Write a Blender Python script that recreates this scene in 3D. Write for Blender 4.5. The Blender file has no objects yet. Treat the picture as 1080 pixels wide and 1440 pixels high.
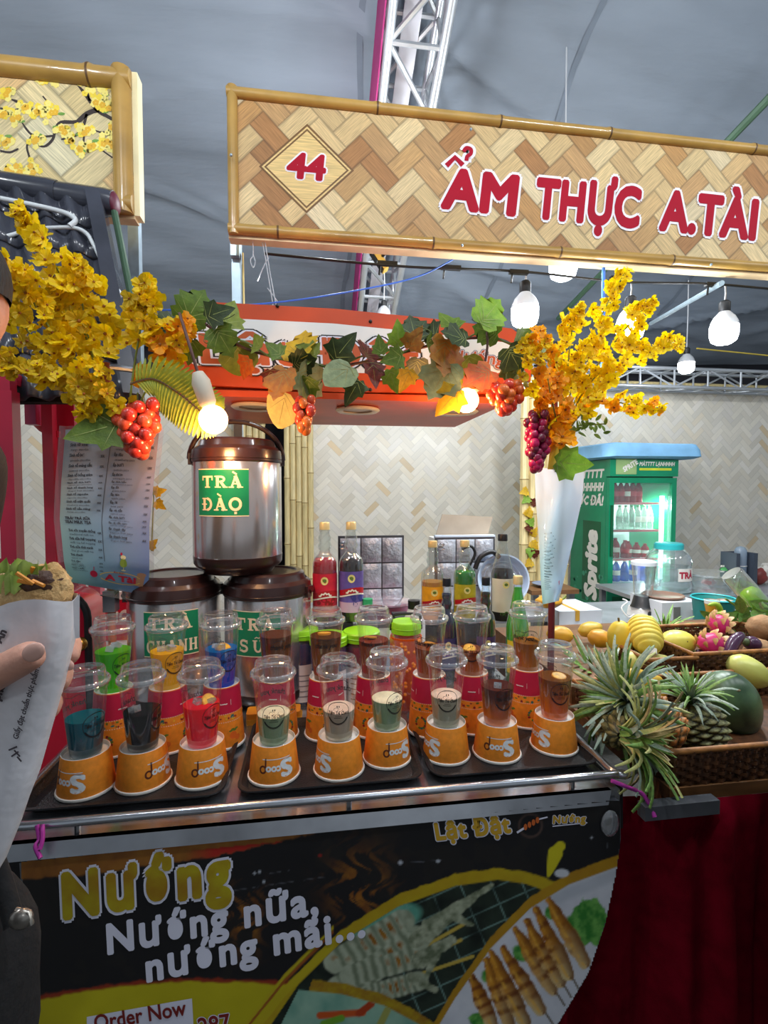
import bpy, math, random
import numpy as np
from mathutils import Vector, Matrix, Euler

S = bpy.context.scene
COL = S.collection
PI = math.pi
rnd = random.Random(11)
R = math.radians

# ------------------------------------------------------------------ camera
FPX = 700.0
CAM = Vector((0, 0, 1.5))
YAW, PIT = R(8.1), R(2.45)
FW = Vector((math.sin(YAW)*math.cos(PIT), math.cos(YAW)*math.cos(PIT), -math.sin(PIT)))
RT = Vector((math.cos(YAW), -math.sin(YAW), 0))
UP = RT.cross(FW)
cd = bpy.data.cameras.new('camera')
cd.sensor_fit = 'VERTICAL'
cd.sensor_height = 36
cd.sensor_width = 27
cd.lens = FPX/1440*36
cd.clip_start = 0.02
cd.clip_end = 60
cam = bpy.data.objects.new('camera', cd)
COL.objects.link(cam)
mw = Matrix((RT, UP, -FW)).transposed().to_4x4()
mw.translation = CAM
cam.matrix_world = mw
S.camera = cam

# ------------------------------------------------------------------ world, lights, exposure
S.view_settings.view_transform = 'Standard'
S.view_settings.look = 'None'
S.view_settings.exposure = 0.25
S.view_settings.gamma = 1
S.view_settings.use_curve_mapping = False
S.cycles.transparent_max_bounces = 40
S.cycles.max_bounces = 10
S.cycles.sample_clamp_indirect = 4.0
w = bpy.data.worlds.new('market_hall')
S.world = w
w.use_nodes = True
w.node_tree.nodes['Background'].inputs[0].default_value = (0.80, 0.90, 1.0, 1)
w.node_tree.nodes['Background'].inputs[1].default_value = 0.26


def lamp(name, loc, power, col=(1, 1, 1), r=0.05):
    l = bpy.data.lights.new(name, 'POINT')
    l.energy = power
    l.color = col
    l.shadow_soft_size = r
    o = bpy.data.objects.new(name, l)
    o.location = loc
    COL.objects.link(o)
    return o


COOL = (0.90, 0.96, 1.0)
# added fill lights with no bulbs, unseen above the aisle and in the stalls
for k, (x, y, z, p) in enumerate([(-2.0, 0.5, 3.35, 38), (-.75, 0.5, 3.4, 42), (.5, 0.5, 3.4, 44), (1.75, 0.5, 3.4, 44), (3.0, 0.6, 3.4, 40), (4.4, 1.0, 3.3, 34),
                                  (-2.7, 2.9, 2.6, 42), (0.1, 2.8, 3.0, 36), (1.6, 3.0, 3.0, 18), (0.6, -2.4, 3.3, 25)]):
    lamp('added_fill_light', (x, y, z), p, COOL, 0.08)

# ------------------------------------------------------------------ helpers


def ray(px, py):
    return FW + RT*((px-540)/FPX) - UP*((py-720)/FPX)


def atY(px, py, Y):
    d = ray(px, py)
    return CAM + d*(Y/d.y)


def atZ(px, py, z):
    d = ray(px, py)
    return CAM + d*((z-1.5)/d.z)


def atD(px, py, D):
    return CAM + ray(px, py)*D


def proj_np(P):
    V = P - np.array(CAM)
    z = V @ np.array(FW)
    return 540 + FPX*(V @ np.array(RT))/z, 720 - FPX*(V @ np.array(UP))/z


def lin(c):
    if isinstance(c, str):
        c = [int(c[i:i+2], 16)/255 for i in (0, 2, 4)]
    return tuple(x/12.92 if x <= .04045 else ((x+.055)/1.055)**2.4 for x in c[:3])


class MB:
    def __init__(s):
        s.v, s.f, s.c, s.uv, s.mi = [], [], [], [], []
        s.cur = None
        s.m = 0

    def face(s, idx, uv=None):
        s.f.append(tuple(idx))
        s.c.append(s.cur)
        s.uv.append(uv)
        s.mi.append(s.m)

    def add(s, pts):
        n = len(s.v)
        s.v.extend([tuple(p) for p in pts])
        return n

    def box(s, c, size, rot=None):
        c = Vector(c)
        h = [x/2 for x in size]
        pts = []
        for dz in (-1, 1):
            for dx, dy in ((-1, -1), (1, -1), (1, 1), (-1, 1)):
                p = Vector((dx*h[0], dy*h[1], dz*h[2]))
                if rot is not None:
                    p = rot @ p
                pts.append(c+p)
        n = s.add(pts)
        for q in ((3, 2, 1, 0), (4, 5, 6, 7), (0, 1, 5, 4), (1, 2, 6, 5), (2, 3, 7, 6), (3, 0, 4, 7)):
            s.face([n+i for i in q])
        return s

    def bbox(s, lo, hi):
        return s.box([(a+b)/2 for a, b in zip(lo, hi)], [b-a for a, b in zip(lo, hi)])

    def tube(s, pts, r, n=8, caps=True, closed=False):
        pts = [Vector(p) for p in pts]
        rr = r if isinstance(r, (list, tuple)) else [r]*len(pts)
        L = len(pts)
        up = None
        base = len(s.v)
        for i, p in enumerate(pts):
            a = pts[(i-1) % L] if (closed or i > 0) else p
            b = pts[(i+1) % L] if (closed or i < L-1) else p
            t = (b-a)
            t = t.normalized() if t.length > 1e-9 else Vector((0, 0, 1))
            if up is None:
                up = Vector((0, 0, 1)) if abs(t.z) < .9 else Vector((1, 0, 0))
            u = (up - t*up.dot(t))
            u = u.normalized() if u.length > 1e-6 else t.orthogonal().normalized()
            up = u
            v = t.cross(u)
            s.add([p + (u*math.cos(2*PI*k/n) + v*math.sin(2*PI*k/n))*rr[i] for k in range(n)])
        for i in range(L if closed else L-1):
            j = (i+1) % L
            for k in range(n):
                k2 = (k+1) % n
                s.face((base+i*n+k, base+i*n+k2, base+j*n+k2, base+j*n+k))
        if caps and not closed:
            s.face([base+k for k in range(n)][::-1])
            s.face([base+(L-1)*n+k for k in range(n)])
        return s

    def lathe(s, prof, n=24, c=(0, 0, 0), M=None, caps=False):
        base = len(s.v)
        c = Vector(c)
        for r, z in prof:
            for k in range(n):
                a = 2*PI*k/n
                p = Vector((r*math.cos(a), r*math.sin(a), z))
                if M is not None:
                    p = M @ p
                s.v.append(tuple(c+p))
        for i in range(len(prof)-1):
            for k in range(n):
                k2 = (k+1) % n
                s.face((base+i*n+k, base+i*n+k2, base+(i+1)*n+k2, base+(i+1)*n+k))
        if caps:
            s.face([base+k for k in range(n)][::-1])
            s.face([base+(len(prof)-1)*n+k for k in range(n)])
        return s

    def ball(s, c, r, n=12, m=8, M=None):
        r = (r, r, r) if not isinstance(r, (tuple, list)) else r
        pr = [(math.sin(PI*i/m), -math.cos(PI*i/m)) for i in range(m+1)]
        pr[0] = (1e-4, -1)
        pr[-1] = (1e-4, 1)
        D = Matrix.Diagonal(r)
        return s.lathe(pr, n, c, (M @ D) if M is not None else D)

    def grid(s, fn, nu, nv, uv=True):
        base = len(s.v)
        for j in range(nv+1):
            for i in range(nu+1):
                s.v.append(tuple(fn(i/nu, j/nv)))
        for j in range(nv):
            for i in range(nu):
                a = base+j*(nu+1)+i
                s.face((a, a+1, a+nu+2, a+nu+1), [(i/nu, j/nv), ((i+1)/nu, j/nv), ((i+1)/nu, (j+1)/nv), (i/nu, (j+1)/nv)] if uv else None)
        return s

    def prism(s, pts, d):
        """closed outline pts pushed along vector d"""
        d = Vector(d)
        n = len(pts)
        b = s.add(pts)
        s.add([Vector(p)+d for p in pts])
        s.face([b+i for i in range(n)][::-1])
        s.face([b+n+i for i in range(n)])
        for i in range(n):
            j = (i+1) % n
            s.face((b+i, b+j, b+n+j, b+n+i))
        return s

    def mesh(s, name, mats, smooth=None):
        me = bpy.data.meshes.new(name)
        me.from_pydata(s.v, [], s.f)
        for m in (mats if isinstance(mats, (list, tuple)) else [mats]):
            me.materials.append(m)
        if any(s.mi):
            me.polygons.foreach_set('material_index', s.mi)
        if any(x is not None for x in s.c):
            ca = me.color_attributes.new('Col', 'FLOAT_COLOR', 'CORNER')
            arr = []
            for f, c in zip(s.f, s.c):
                c = c if c is not None else (1, 1, 1)
                if isinstance(c[0], (tuple, list)):
                    for q in c:
                        arr.extend((q[0], q[1], q[2], 1))
                else:
                    arr.extend((c[0], c[1], c[2], 1)*len(f))
            ca.data.foreach_set('color', arr)
        if any(x is not None for x in s.uv):
            ul = me.uv_layers.new(name='UVMap')
            arr = []
            for f, u in zip(s.f, s.uv):
                for k in range(len(f)):
                    arr.extend(u[k] if u else (0, 0))
            ul.data.foreach_set('uv', arr)
        if smooth is not None:
            me.shade_smooth()
            if smooth < 180:
                me.set_sharp_from_angle(angle=R(smooth))
        me.validate()
        return me


LOC = {}


def root_loc(o):
    p = Vector((0, 0, 0))
    while o is not None:
        p += LOC.get(o.name, Vector((0, 0, 0)))
        o = o.parent
    return p


def link(name, data, parent=None, M=None, label=None):
    o = bpy.data.objects.new(name, data)
    COL.objects.link(o)
    if parent is not None:
        o.parent = parent
    if M is not None:
        o.matrix_basis = M
    if label:
        o['label'] = label
    return o


def obj(name, mb, mats, parent=None, smooth=None, label=None, world=True, kind=None):
    """world: the mesh was written in world coordinates (things here are never rotated)"""
    me = mb if isinstance(mb, bpy.types.Mesh) else mb.mesh(name, mats, smooth)
    o = link(name, me, parent, None, label)
    if parent is not None and world:
        off = root_loc(parent)
        me.transform(Matrix.Translation(-off))
    if kind:
        o['kind'] = kind
    LOC[o.name] = Vector((0, 0, 0))
    return o


def settle(o):
    """origin of a one-mesh thing to its base"""
    me = o.data
    n = len(me.vertices)
    a = np.empty(n*3)
    me.vertices.foreach_get('co', a)
    a = a.reshape(-1, 3)
    c = Vector(((a[:, 0].min()+a[:, 0].max())/2, (a[:, 1].min()+a[:, 1].max())/2, a[:, 2].min()))
    me.transform(Matrix.Translation(-c))
    o.location = c
    LOC[o.name] = c
    return o


def tag(o, label, cat, group=None):
    o['label'] = label
    o['category'] = cat
    if group:
        o['group'] = group
    return o


def thing(name, label, cat, loc, group=None):
    o = bpy.data.objects.new(name, None)
    o.empty_display_size = .05
    COL.objects.link(o)
    o.location = loc
    LOC[o.name] = Vector(loc)
    return tag(o, label, cat, group)


def single(name, mb, mats, label, cat, group=None, smooth=None):
    return settle(tag(obj(name, mb, mats, None, smooth), label, cat, group))


def struct(name, mb, mats, parent=None, smooth=None):
    o = obj(name, mb, mats, parent, smooth)
    if parent is None:
        o['kind'] = 'structure'
    return o


def dup(root, loc, label, group=None, swap=None):
    """a copy of a thing with copies of its parts and sub-parts; swap = {material: other material}"""
    def cp(o, parent):
        c = o.copy()
        COL.objects.link(c)
        c.parent = parent
        if swap and c.type == 'MESH' and any(m in swap for m in c.data.materials):
            for i, m in enumerate(c.data.materials):
                if m in swap:
                    c.material_slots[i].link = 'OBJECT'
                    c.material_slots[i].material = swap[m]
        return c
    r = cp(root, None)
    r.location = loc
    LOC[r.name] = Vector(loc)
    r['label'] = label
    if group:
        r['group'] = group
    for ch in list(root.children):
        c = cp(ch, r)
        for g in list(ch.children):
            cp(g, c)
    return r


# ------------------------------------------------------------------ materials
MATS = {}


def mat(name, col, rough=.5, metal=0.0, var=.06, vscale=6.0, col2=None, bump=0.0, bscale=60.0, spec=None,
        coat=0.0, sheen=0.0, emit=None, estr=0.0, attr=False, trans=0.0, sub=0.0, stretch=None):
    if name in MATS:
        return MATS[name]
    m = bpy.data.materials.new(name)
    MATS[name] = m
    m.use_nodes = True
    nt = m.node_tree
    N, L = nt.nodes, nt.links
    b = N['Principled BSDF']
    b.inputs['Roughness'].default_value = rough
    b.inputs['Metallic'].default_value = metal
    if spec is not None:
        b.inputs['Specular IOR Level'].default_value = spec
    b.inputs['Coat Weight'].default_value = coat
    b.inputs['Sheen Weight'].default_value = sheen
    b.inputs['Transmission Weight'].default_value = trans
    if sub:
        b.inputs['Subsurface Weight'].default_value = sub
        b.inputs['Subsurface Radius'].default_value = (.01, .006, .004)
    c = lin(col)
    tc = N.new('ShaderNodeTexCoord')
    mp = N.new('ShaderNodeMapping')
    L.new(tc.outputs['Object'], mp.inputs[0])
    if stretch:
        mp.inputs['Scale'].default_value = stretch
    nz = N.new('ShaderNodeTexNoise')
    nz.inputs['Scale'].default_value = vscale
    nz.inputs['Detail'].default_value = 4
    L.new(mp.outputs[0], nz.inputs['Vector'])
    if attr:
        at = N.new('ShaderNodeAttribute')
        at.attribute_name = 'Col'
        mul = N.new('ShaderNodeMix')
        mul.data_type = 'RGBA'
        mul.blend_type = 'MULTIPLY'
        mul.inputs[0].default_value = 1
        rp = N.new('ShaderNodeMapRange')
        rp.inputs[3].default_value = 1-var*2
        rp.inputs[4].default_value = 1+var*2
        L.new(nz.outputs[0], rp.inputs[0])
        L.new(at.outputs['Color'], mul.inputs[6])
        L.new(rp.outputs[0], mul.inputs[7])
        L.new(mul.outputs[2], b.inputs['Base Color'])
    else:
        cr = N.new('ShaderNodeValToRGB')
        d = [max(0, x*(1-2.2*var)) for x in c] if col2 is None else lin(col2)
        e = [min(1, x*(1+2.2*var)) for x in c] if col2 is None else c
        cr.color_ramp.elements[0].position = .3
        cr.color_ramp.elements[1].position = .7
        cr.color_ramp.elements[0].color = (*d, 1)
        cr.color_ramp.elements[1].color = (*e, 1)
        L.new(nz.outputs[0], cr.inputs[0])
        L.new(cr.outputs[0], b.inputs['Base Color'])
    if bump:
        n2 = N.new('ShaderNodeTexNoise')
        n2.inputs['Scale'].default_value = bscale
        n2.inputs['Detail'].default_value = 3
        L.new(mp.outputs[0], n2.inputs['Vector'])
        bp = N.new('ShaderNodeBump')
        bp.inputs['Strength'].default_value = bump
        bp.inputs['Distance'].default_value = .01
        L.new(n2.outputs[0], bp.inputs['Height'])
        L.new(bp.outputs[0], b.inputs['Normal'])
    if emit:
        b.inputs['Emission Color'].default_value = (*lin(emit), 1)
        b.inputs['Emission Strength'].default_value = estr
    return m


def clear(name, tint='ffffff', gloss=.12, haze=.04, rough=.04):
    """thin clear plastic or glass: see-through sheet with a mirror-like skin and a little milky scatter"""
    if name in MATS:
        return MATS[name]
    m = bpy.data.materials.new(name)
    MATS[name] = m
    m.use_nodes = True
    N, L = m.node_tree.nodes, m.node_tree.links
    N.remove(N['Principled BSDF'])
    out = N['Material Output']
    tr = N.new('ShaderNodeBsdfTransparent')
    tr.inputs[0].default_value = (*lin(tint), 1)
    gl = N.new('ShaderNodeBsdfGlossy')
    gl.inputs[0].default_value = (1, 1, 1, 1)
    gl.inputs['Roughness'].default_value = rough
    df = N.new('ShaderNodeBsdfDiffuse')
    df.inputs[0].default_value = (.85, .88, .9, 1)
    lw = N.new('ShaderNodeLayerWeight')
    lw.inputs[0].default_value = .35
    tc = N.new('ShaderNodeTexCoord')
    nz = N.new('ShaderNodeTexNoise')
    nz.inputs['Scale'].default_value = 40
    L.new(tc.outputs['Object'], nz.inputs['Vector'])
    mr = N.new('ShaderNodeMapRange')
    mr.inputs[3].default_value = gloss*.25
    mr.inputs[4].default_value = min(1, gloss*5)
    L.new(lw.outputs['Facing'], mr.inputs[0])
    m1 = N.new('ShaderNodeMixShader')
    mh = N.new('ShaderNodeMapRange')
    mh.inputs[3].default_value = haze*.4
    mh.inputs[4].default_value = haze*1.8
    L.new(nz.outputs[0], mh.inputs[0])
    L.new(mh.outputs[0], m1.inputs[0])
    L.new(tr.outputs[0], m1.inputs[1])
    L.new(df.outputs[0], m1.inputs[2])
    m2 = N.new('ShaderNodeMixShader')
    L.new(mr.outputs[0], m2.inputs[0])
    L.new(m1.outputs[0], m2.inputs[1])
    L.new(gl.outputs[0], m2.inputs[2])
    L.new(m2.outputs[0], out.inputs[0])
    return m


def drink(name, top, bot=None, z0=0.0, z1=.1, see=.12):
    """coloured drink: scatters its own colour, lets some light straight through; colour may change with height (layers)"""
    if name in MATS:
        return MATS[name]
    m = bpy.data.materials.new(name)
    MATS[name] = m
    m.use_nodes = True
    N, L = m.node_tree.nodes, m.node_tree.links
    N.remove(N['Principled BSDF'])
    out = N['Material Output']
    tc = N.new('ShaderNodeTexCoord')
    sx = N.new('ShaderNodeSeparateXYZ')
    L.new(tc.outputs['Object'], sx.inputs[0])
    nz = N.new('ShaderNodeTexNoise')
    nz.inputs['Scale'].default_value = 30
    L.new(tc.outputs['Object'], nz.inputs['Vector'])
    mr = N.new('ShaderNodeMapRange')
    mr.inputs[1].default_value = z0
    mr.inputs[2].default_value = z1
    L.new(sx.outputs[2], mr.inputs[0])
    ad = N.new('ShaderNodeMath')
    ad.operation = 'MULTIPLY_ADD'
    ad.inputs[1].default_value = .25
    ad.inputs[2].default_value = -.125
    L.new(nz.outputs[0], ad.inputs[0])
    a2 = N.new('ShaderNodeMath')
    L.new(mr.outputs[0], a2.inputs[0])
    L.new(ad.outputs[0], a2.inputs[1])
    cr = N.new('ShaderNodeValToRGB')
    cr.color_ramp.elements[0].color = (*lin(bot or top), 1)
    cr.color_ramp.elements[1].color = (*lin(top), 1)
    L.new(a2.outputs[0], cr.inputs[0])
    df = N.new('ShaderNodeBsdfDiffuse')
    tl = N.new('ShaderNodeBsdfTranslucent')
    tr = N.new('ShaderNodeBsdfTransparent')
    gl = N.new('ShaderNodeBsdfGlossy')
    gl.inputs['Roughness'].default_value = .05
    for q in (df, tl, tr):
        L.new(cr.outputs[0], q.inputs[0])
    m1, m2, m3 = [N.new('ShaderNodeMixShader') for _ in range(3)]
    m1.inputs[0].default_value = .5
    L.new(df.outputs[0], m1.inputs[1])
    L.new(tl.outputs[0], m1.inputs[2])
    m2.inputs[0].default_value = see
    L.new(m1.outputs[0], m2.inputs[1])
    L.new(tr.outputs[0], m2.inputs[2])
    m3.inputs[0].default_value = .05
    L.new(m2.outputs[0], m3.inputs[1])
    L.new(gl.outputs[0], m3.inputs[2])
    L.new(m3.outputs[0], out.inputs[0])
    return m


def thin(name, col, col2, vscale=10, see=.4, bump=0):
    """petals and leaves: a mat that also lets light through"""
    return let_through(mat(name, col, .5, col2=col2, vscale=vscale, bump=bump, bscale=25), see)


def let_through(m, see):
    N, L = m.node_tree.nodes, m.node_tree.links
    if 'Translucent BSDF' in N:
        return m
    b = N['Principled BSDF']
    src = b.inputs['Base Color'].links[0].from_socket
    tl = N.new('ShaderNodeBsdfTranslucent')
    L.new(src, tl.inputs[0])
    mx = N.new('ShaderNodeMixShader')
    mx.inputs[0].default_value = see
    L.new(b.outputs[0], mx.inputs[1])
    L.new(tl.outputs[0], mx.inputs[2])
    L.new(mx.outputs[0], N['Material Output'].inputs[0])
    return m


def glow(name, col, strength):
    if name in MATS:
        return MATS[name]
    m = bpy.data.materials.new(name)
    MATS[name] = m
    m.use_nodes = True
    N, L = m.node_tree.nodes, m.node_tree.links
    b = N['Principled BSDF']
    b.inputs['Base Color'].default_value = (.9, .9, .9, 1)
    b.inputs['Emission Color'].default_value = (*lin(col), 1)
    b.inputs['Emission Strength'].default_value = strength
    return m


def strip_mat(name, grain=.5, edge=.35, rough=.45, coat=0.0):
    """printed split-bamboo strips: Col attribute, fibres along each strip and a dark seam at its edge (UV runs along the strip)"""
    m = bpy.data.materials.new(name)
    MATS[name] = m
    m.use_nodes = True
    N, L = m.node_tree.nodes, m.node_tree.links
    b = N['Principled BSDF']
    b.inputs['Roughness'].default_value = rough
    b.inputs['Coat Weight'].default_value = coat
    b.inputs['Coat Roughness'].default_value = .25
    at = N.new('ShaderNodeAttribute')
    at.attribute_name = 'Col'
    uv = N.new('ShaderNodeUVMap')
    mp = N.new('ShaderNodeMapping')
    mp.inputs['Scale'].default_value = (1.2, 14, 1)
    L.new(uv.outputs[0], mp.inputs[0])
    nz = N.new('ShaderNodeTexNoise')
    nz.inputs['Scale'].default_value = 1.6
    nz.inputs['Detail'].default_value = 5
    L.new(mp.outputs[0], nz.inputs['Vector'])
    sx = N.new('ShaderNodeSeparateXYZ')
    L.new(uv.outputs[0], sx.inputs[0])

    def edgef(sock):
        fr = N.new('ShaderNodeMath')
        fr.operation = 'FRACT'
        L.new(sock, fr.inputs[0])
        a = N.new('ShaderNodeMath')
        a.operation = 'SUBTRACT'
        a.inputs[1].default_value = .5
        L.new(fr.outputs[0], a.inputs[0])
        q = N.new('ShaderNodeMath')
        q.operation = 'ABSOLUTE'
        L.new(a.outputs[0], q.inputs[0])
        return q.outputs[0]
    e1 = N.new('ShaderNodeMapRange')
    e1.inputs[1].default_value = .40
    e1.inputs[2].default_value = .5
    L.new(edgef(sx.outputs[1]), e1.inputs[0])
    e2 = N.new('ShaderNodeMapRange')
    e2.inputs[1].default_value = .47
    e2.inputs[2].default_value = .5
    L.new(edgef(sx.outputs[0]), e2.inputs[0])
    mx = N.new('ShaderNodeMath')
    mx.operation = 'MAXIMUM'
    L.new(e1.outputs[0], mx.inputs[0])
    L.new(e2.outputs[0], mx.inputs[1])
    g = N.new('ShaderNodeMapRange')
    g.inputs[1].default_value = .35
    g.inputs[2].default_value = .7
    g.inputs[3].default_value = 1+grain*.3
    g.inputs[4].default_value = 1-grain
    L.new(nz.outputs[0], g.inputs[0])
    k = N.new('ShaderNodeMapRange')
    k.inputs[3].default_value = 1
    k.inputs[4].default_value = 1-edge
    L.new(mx.outputs[0], k.inputs[0])
    mm = N.new('ShaderNodeMath')
    mm.operation = 'MULTIPLY'
    L.new(g.outputs[0], mm.inputs[0])
    L.new(k.outputs[0], mm.inputs[1])
    ml = N.new('ShaderNodeMix')
    ml.data_type = 'RGBA'
    ml.blend_type = 'MULTIPLY'
    ml.inputs[0].default_value = 1
    L.new(at.outputs['Color'], ml.inputs[6])
    L.new(mm.outputs[0], ml.inputs[7])
    L.new(ml.outputs[2], b.inputs['Base Color'])
    return m


# ------------------------------------------------------------------ lettering
_fc = {}


def text_mesh(s, fat=0.0, res=3, space=1.0):
    """verts (n,3) in font units (cap height about 0.73 for size 1) and faces; fat thickens the strokes by overlaying shifted copies"""
    key = (s, fat, res, space)
    if key in _fc:
        return _fc[key]
    if fat:
        V, Fc = text_mesh(s, 0.0, res, space)
        n = 5 if fat < .015 else (8 if fat < .035 else 12)
        VV, FF = [V], list(Fc)
        for k in range(n):
            a = 2*PI*(k+.5)/n
            VV.append(V+np.array([fat*math.cos(a), fat*math.sin(a), k+1]))
            FF += [tuple(i+len(V)*(k+1) for i in f) for f in Fc]
        _fc[key] = (np.concatenate(VV), FF)
        return _fc[key]
    cu = bpy.data.curves.new('t', 'FONT')
    cu.body = s
    cu.resolution_u = res
    cu.space_character = space
    o = bpy.data.objects.new('t', cu)
    COL.objects.link(o)
    dg = bpy.context.evaluated_depsgraph_get()
    me = bpy.data.meshes.new_from_object(o.evaluated_get(dg))
    V = np.array([v.co[:] for v in me.vertices]) if len(me.vertices) else np.zeros((0, 3))
    Fc = [tuple(p.vertices) for p in me.polygons]
    bpy.data.objects.remove(o)
    bpy.data.curves.remove(cu)
    bpy.data.meshes.remove(me)
    _fc[key] = (V, Fc)
    return _fc[key]


CAP = 0.727   # cap height of the built-in face at size 1


def text_px(mb, s, p0, p1, hpx, Y, fat=0.0, shear=0.0, res=3, space=1.0, lift=0.0, thin=True):
    """write s flat on the plane y = Y, baseline from p0 to p1 and cap height hpx as seen from the aisle"""
    V, Fc = text_mesh(s, fat, res, space)
    if not len(V):
        return
    V0, _ = text_mesh(s, 0.0, res, space)
    x0, x1 = V0[:, 0].min(), V0[:, 0].max()
    p0, p1 = Vector(p0), Vector(p1)
    d = p1-p0
    k = d.length/(x1-x0)
    d.normalize()
    u = Vector((d.y, -d.x))
    ky = hpx/CAP
    n = len(mb.v)
    for x, y, layer in V:
        q = p0 + d*((x-x0)*k + shear*y*ky) + u*(y*ky)
        mb.v.append(tuple(atY(q.x, q.y, Y-lift-4e-5*layer)))
    for f in Fc:
        mb.face([n+i for i in f])


def text_fn(mb, s, fn, x, y, h, fat=0.0, width=None, res=2, space=1.0, align='L', shear=0.0, flip=False):
    """write s through a mapping fn(a, b) -> point; (x, y) the left end of the baseline, h the cap height, in fn's units"""
    V, Fc = text_mesh(s, fat, res, space)
    if not len(V):
        return 0
    V0, _ = text_mesh(s, 0.0, res, space)
    x0, x1 = V0[:, 0].min(), V0[:, 0].max()
    ky = h/CAP
    kx = ky if width is None else width/(x1-x0)
    tot = (x1-x0)*kx
    sx = x if align == 'L' else (x-tot if align == 'R' else x-tot/2)
    n = len(mb.v)
    e = h*.05
    for a, b, layer in V:
        A, B = sx+(a-x0)*kx+shear*b*ky, y+b*ky
        p = Vector(fn(A, B))
        if layer:
            nn = (Vector(fn(A+e, B))-p).cross(Vector(fn(A, B+e))-p)
            p += nn.normalized()*(2.5e-5*layer*(-1 if flip else 1))
        mb.v.append(tuple(p))
    for f in Fc:
        mb.face([n+i for i in (f[::-1] if flip else f)])
    return tot


def poly_px(mb, pts, Y):
    n = mb.add([atY(x, y, Y) for x, y in pts])
    mb.face([n+i for i in range(len(pts))])


def ribbon_px(mb, pts, wd, Y):
    """flat printed stroke"""
    pts = [Vector(p) for p in pts]
    ws = wd if isinstance(wd, (list, tuple)) else [wd]*len(pts)
    n = len(mb.v)
    for i, p in enumerate(pts):
        t = (pts[min(i+1, len(pts)-1)]-pts[max(i-1, 0)]).normalized()
        q = Vector((-t.y, t.x))*ws[i]/2
        mb.v.append(tuple(atY(*(p+q), Y)))
        mb.v.append(tuple(atY(*(p-q), Y)))
    for i in range(len(pts)-1):
        mb.face((n+2*i, n+2*i+1, n+2*i+3, n+2*i+2))


def disc_px(mb, c, r, Y, n=16, a0=0.0):
    rx, ry = r if isinstance(r, (tuple, list)) else (r, r)
    poly_px(mb, [(c[0]+rx*math.cos(a0+2*PI*k/n), c[1]+ry*math.sin(a0+2*PI*k/n)) for k in range(n)], Y)


def weave(mb, W, H, sw, n, pal, fn, seed=1, ox=0.0, oy=0.0):
    """herringbone of strips (width sw, length n*sw) turned 45 degrees, cut to the rectangle W x H; fn maps (x, y) to a point"""
    r = random.Random(seed)
    s2 = math.sqrt(.5)

    def clip(P, ax, lim, sgn):
        out = []
        for i in range(len(P)):
            a, b = P[i], P[(i+1) % len(P)]
            da, db = (a[ax]-lim)*sgn, (b[ax]-lim)*sgn
            if da >= 0:
                out.append(a)
            if (da >= 0) != (db >= 0):
                t = da/(da-db)
                out.append(tuple(a[k]+(b[k]-a[k])*t for k in range(4)))
        return out

    def put(x, y, w_, h_, horiz):
        P = []
        for a, b in ((0, 0), (1, 0), (1, 1), (0, 1)):
            gx, gy = (x+a*w_)*sw, (y+b*h_)*sw
            X, Yv = (gx-gy)*s2+ox, (gx+gy)*s2+oy
            P.append((X, Yv, (a, b)[0 if horiz else 1], (b, a)[0 if horiz else 1]))
        if max(p[0] for p in P) < 0 or min(p[0] for p in P) > W or max(p[1] for p in P) < 0 or min(p[1] for p in P) > H:
            return
        for ax, lim, sg in ((0, 0, 1), (0, W, -1), (1, 0, 1), (1, H, -1)):
            P = clip(P, ax, lim, sg)
            if len(P) < 3:
                return
        base = pal[r.randrange(len(pal))]
        k = r.uniform(.9, 1.08)
        mb.cur = tuple(c*k for c in base)
        off = r.randrange(200)
        b0 = mb.add([fn(p[0], p[1]) for p in P])
        mb.face([b0+i for i in range(len(P))], [(min(max(p[2], .001), .999)+off, min(max(p[3], .001), .999)+off*3) for p in P])
    M = int((W+H)/sw/s2)+2*n+4
    for y in range(-M, M):
        for k in range(-M//n-2, M//n+2):
            put(y+2*n*k, y, n, 1, True)
            put(y, y+1+2*n*k, 1, n, False)
    mb.cur = None
    return mb


def smooth_path(pts, k=6):
    """Catmull-Rom through pts"""
    P = [Vector(p) for p in pts]
    if len(P) < 3:
        return [P[0].lerp(P[-1], i/k) for i in range(k+1)]
    out = []
    for i in range(len(P)-1):
        a, b, c, d = P[max(i-1, 0)], P[i], P[i+1], P[min(i+2, len(P)-1)]
        for j in range(k):
            t = j/k
            out.append(.5*((2*b)+(c-a)*t+(2*a-5*b+4*c-d)*t*t+(3*b-a-3*c+d)*t**3))
    out.append(P[-1])
    return out


def stroke_fn(mb, pts, wd, fn, closed=False):
    """a flat stroke of width wd laid through fn(a, b) -> point"""
    P = [Vector(p) for p in pts]
    L = len(P)
    n = len(mb.v)
    for i, p in enumerate(P):
        a = P[(i-1) % L] if (closed or i) else p
        b = P[(i+1) % L] if (closed or i < L-1) else p
        t = (b-a).normalized()
        q = Vector((-t.y, t.x))*wd/2
        mb.v.append(tuple(fn(*(p+q))))
        mb.v.append(tuple(fn(*(p-q))))
    for i in range(L if closed else L-1):
        j = (i+1) % L
        mb.face((n+2*i, n+2*i+1, n+2*j+1, n+2*j))


def disc_fn(mb, c, r, fn, n=14):
    rx, ry = r if isinstance(r, (tuple, list)) else (r, r)
    b = mb.add([fn(c[0]+rx*math.cos(2*PI*k/n), c[1]+ry*math.sin(2*PI*k/n)) for k in range(n)])
    mb.face([b+k for k in range(n)])


def rect_fn(mb, x0, y0, x1, y1, fn, nu=8, nv=1):
    mb.grid(lambda a, b: fn(x0+(x1-x0)*a, y0+(y1-y0)*b), nu, nv, False)


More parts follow.
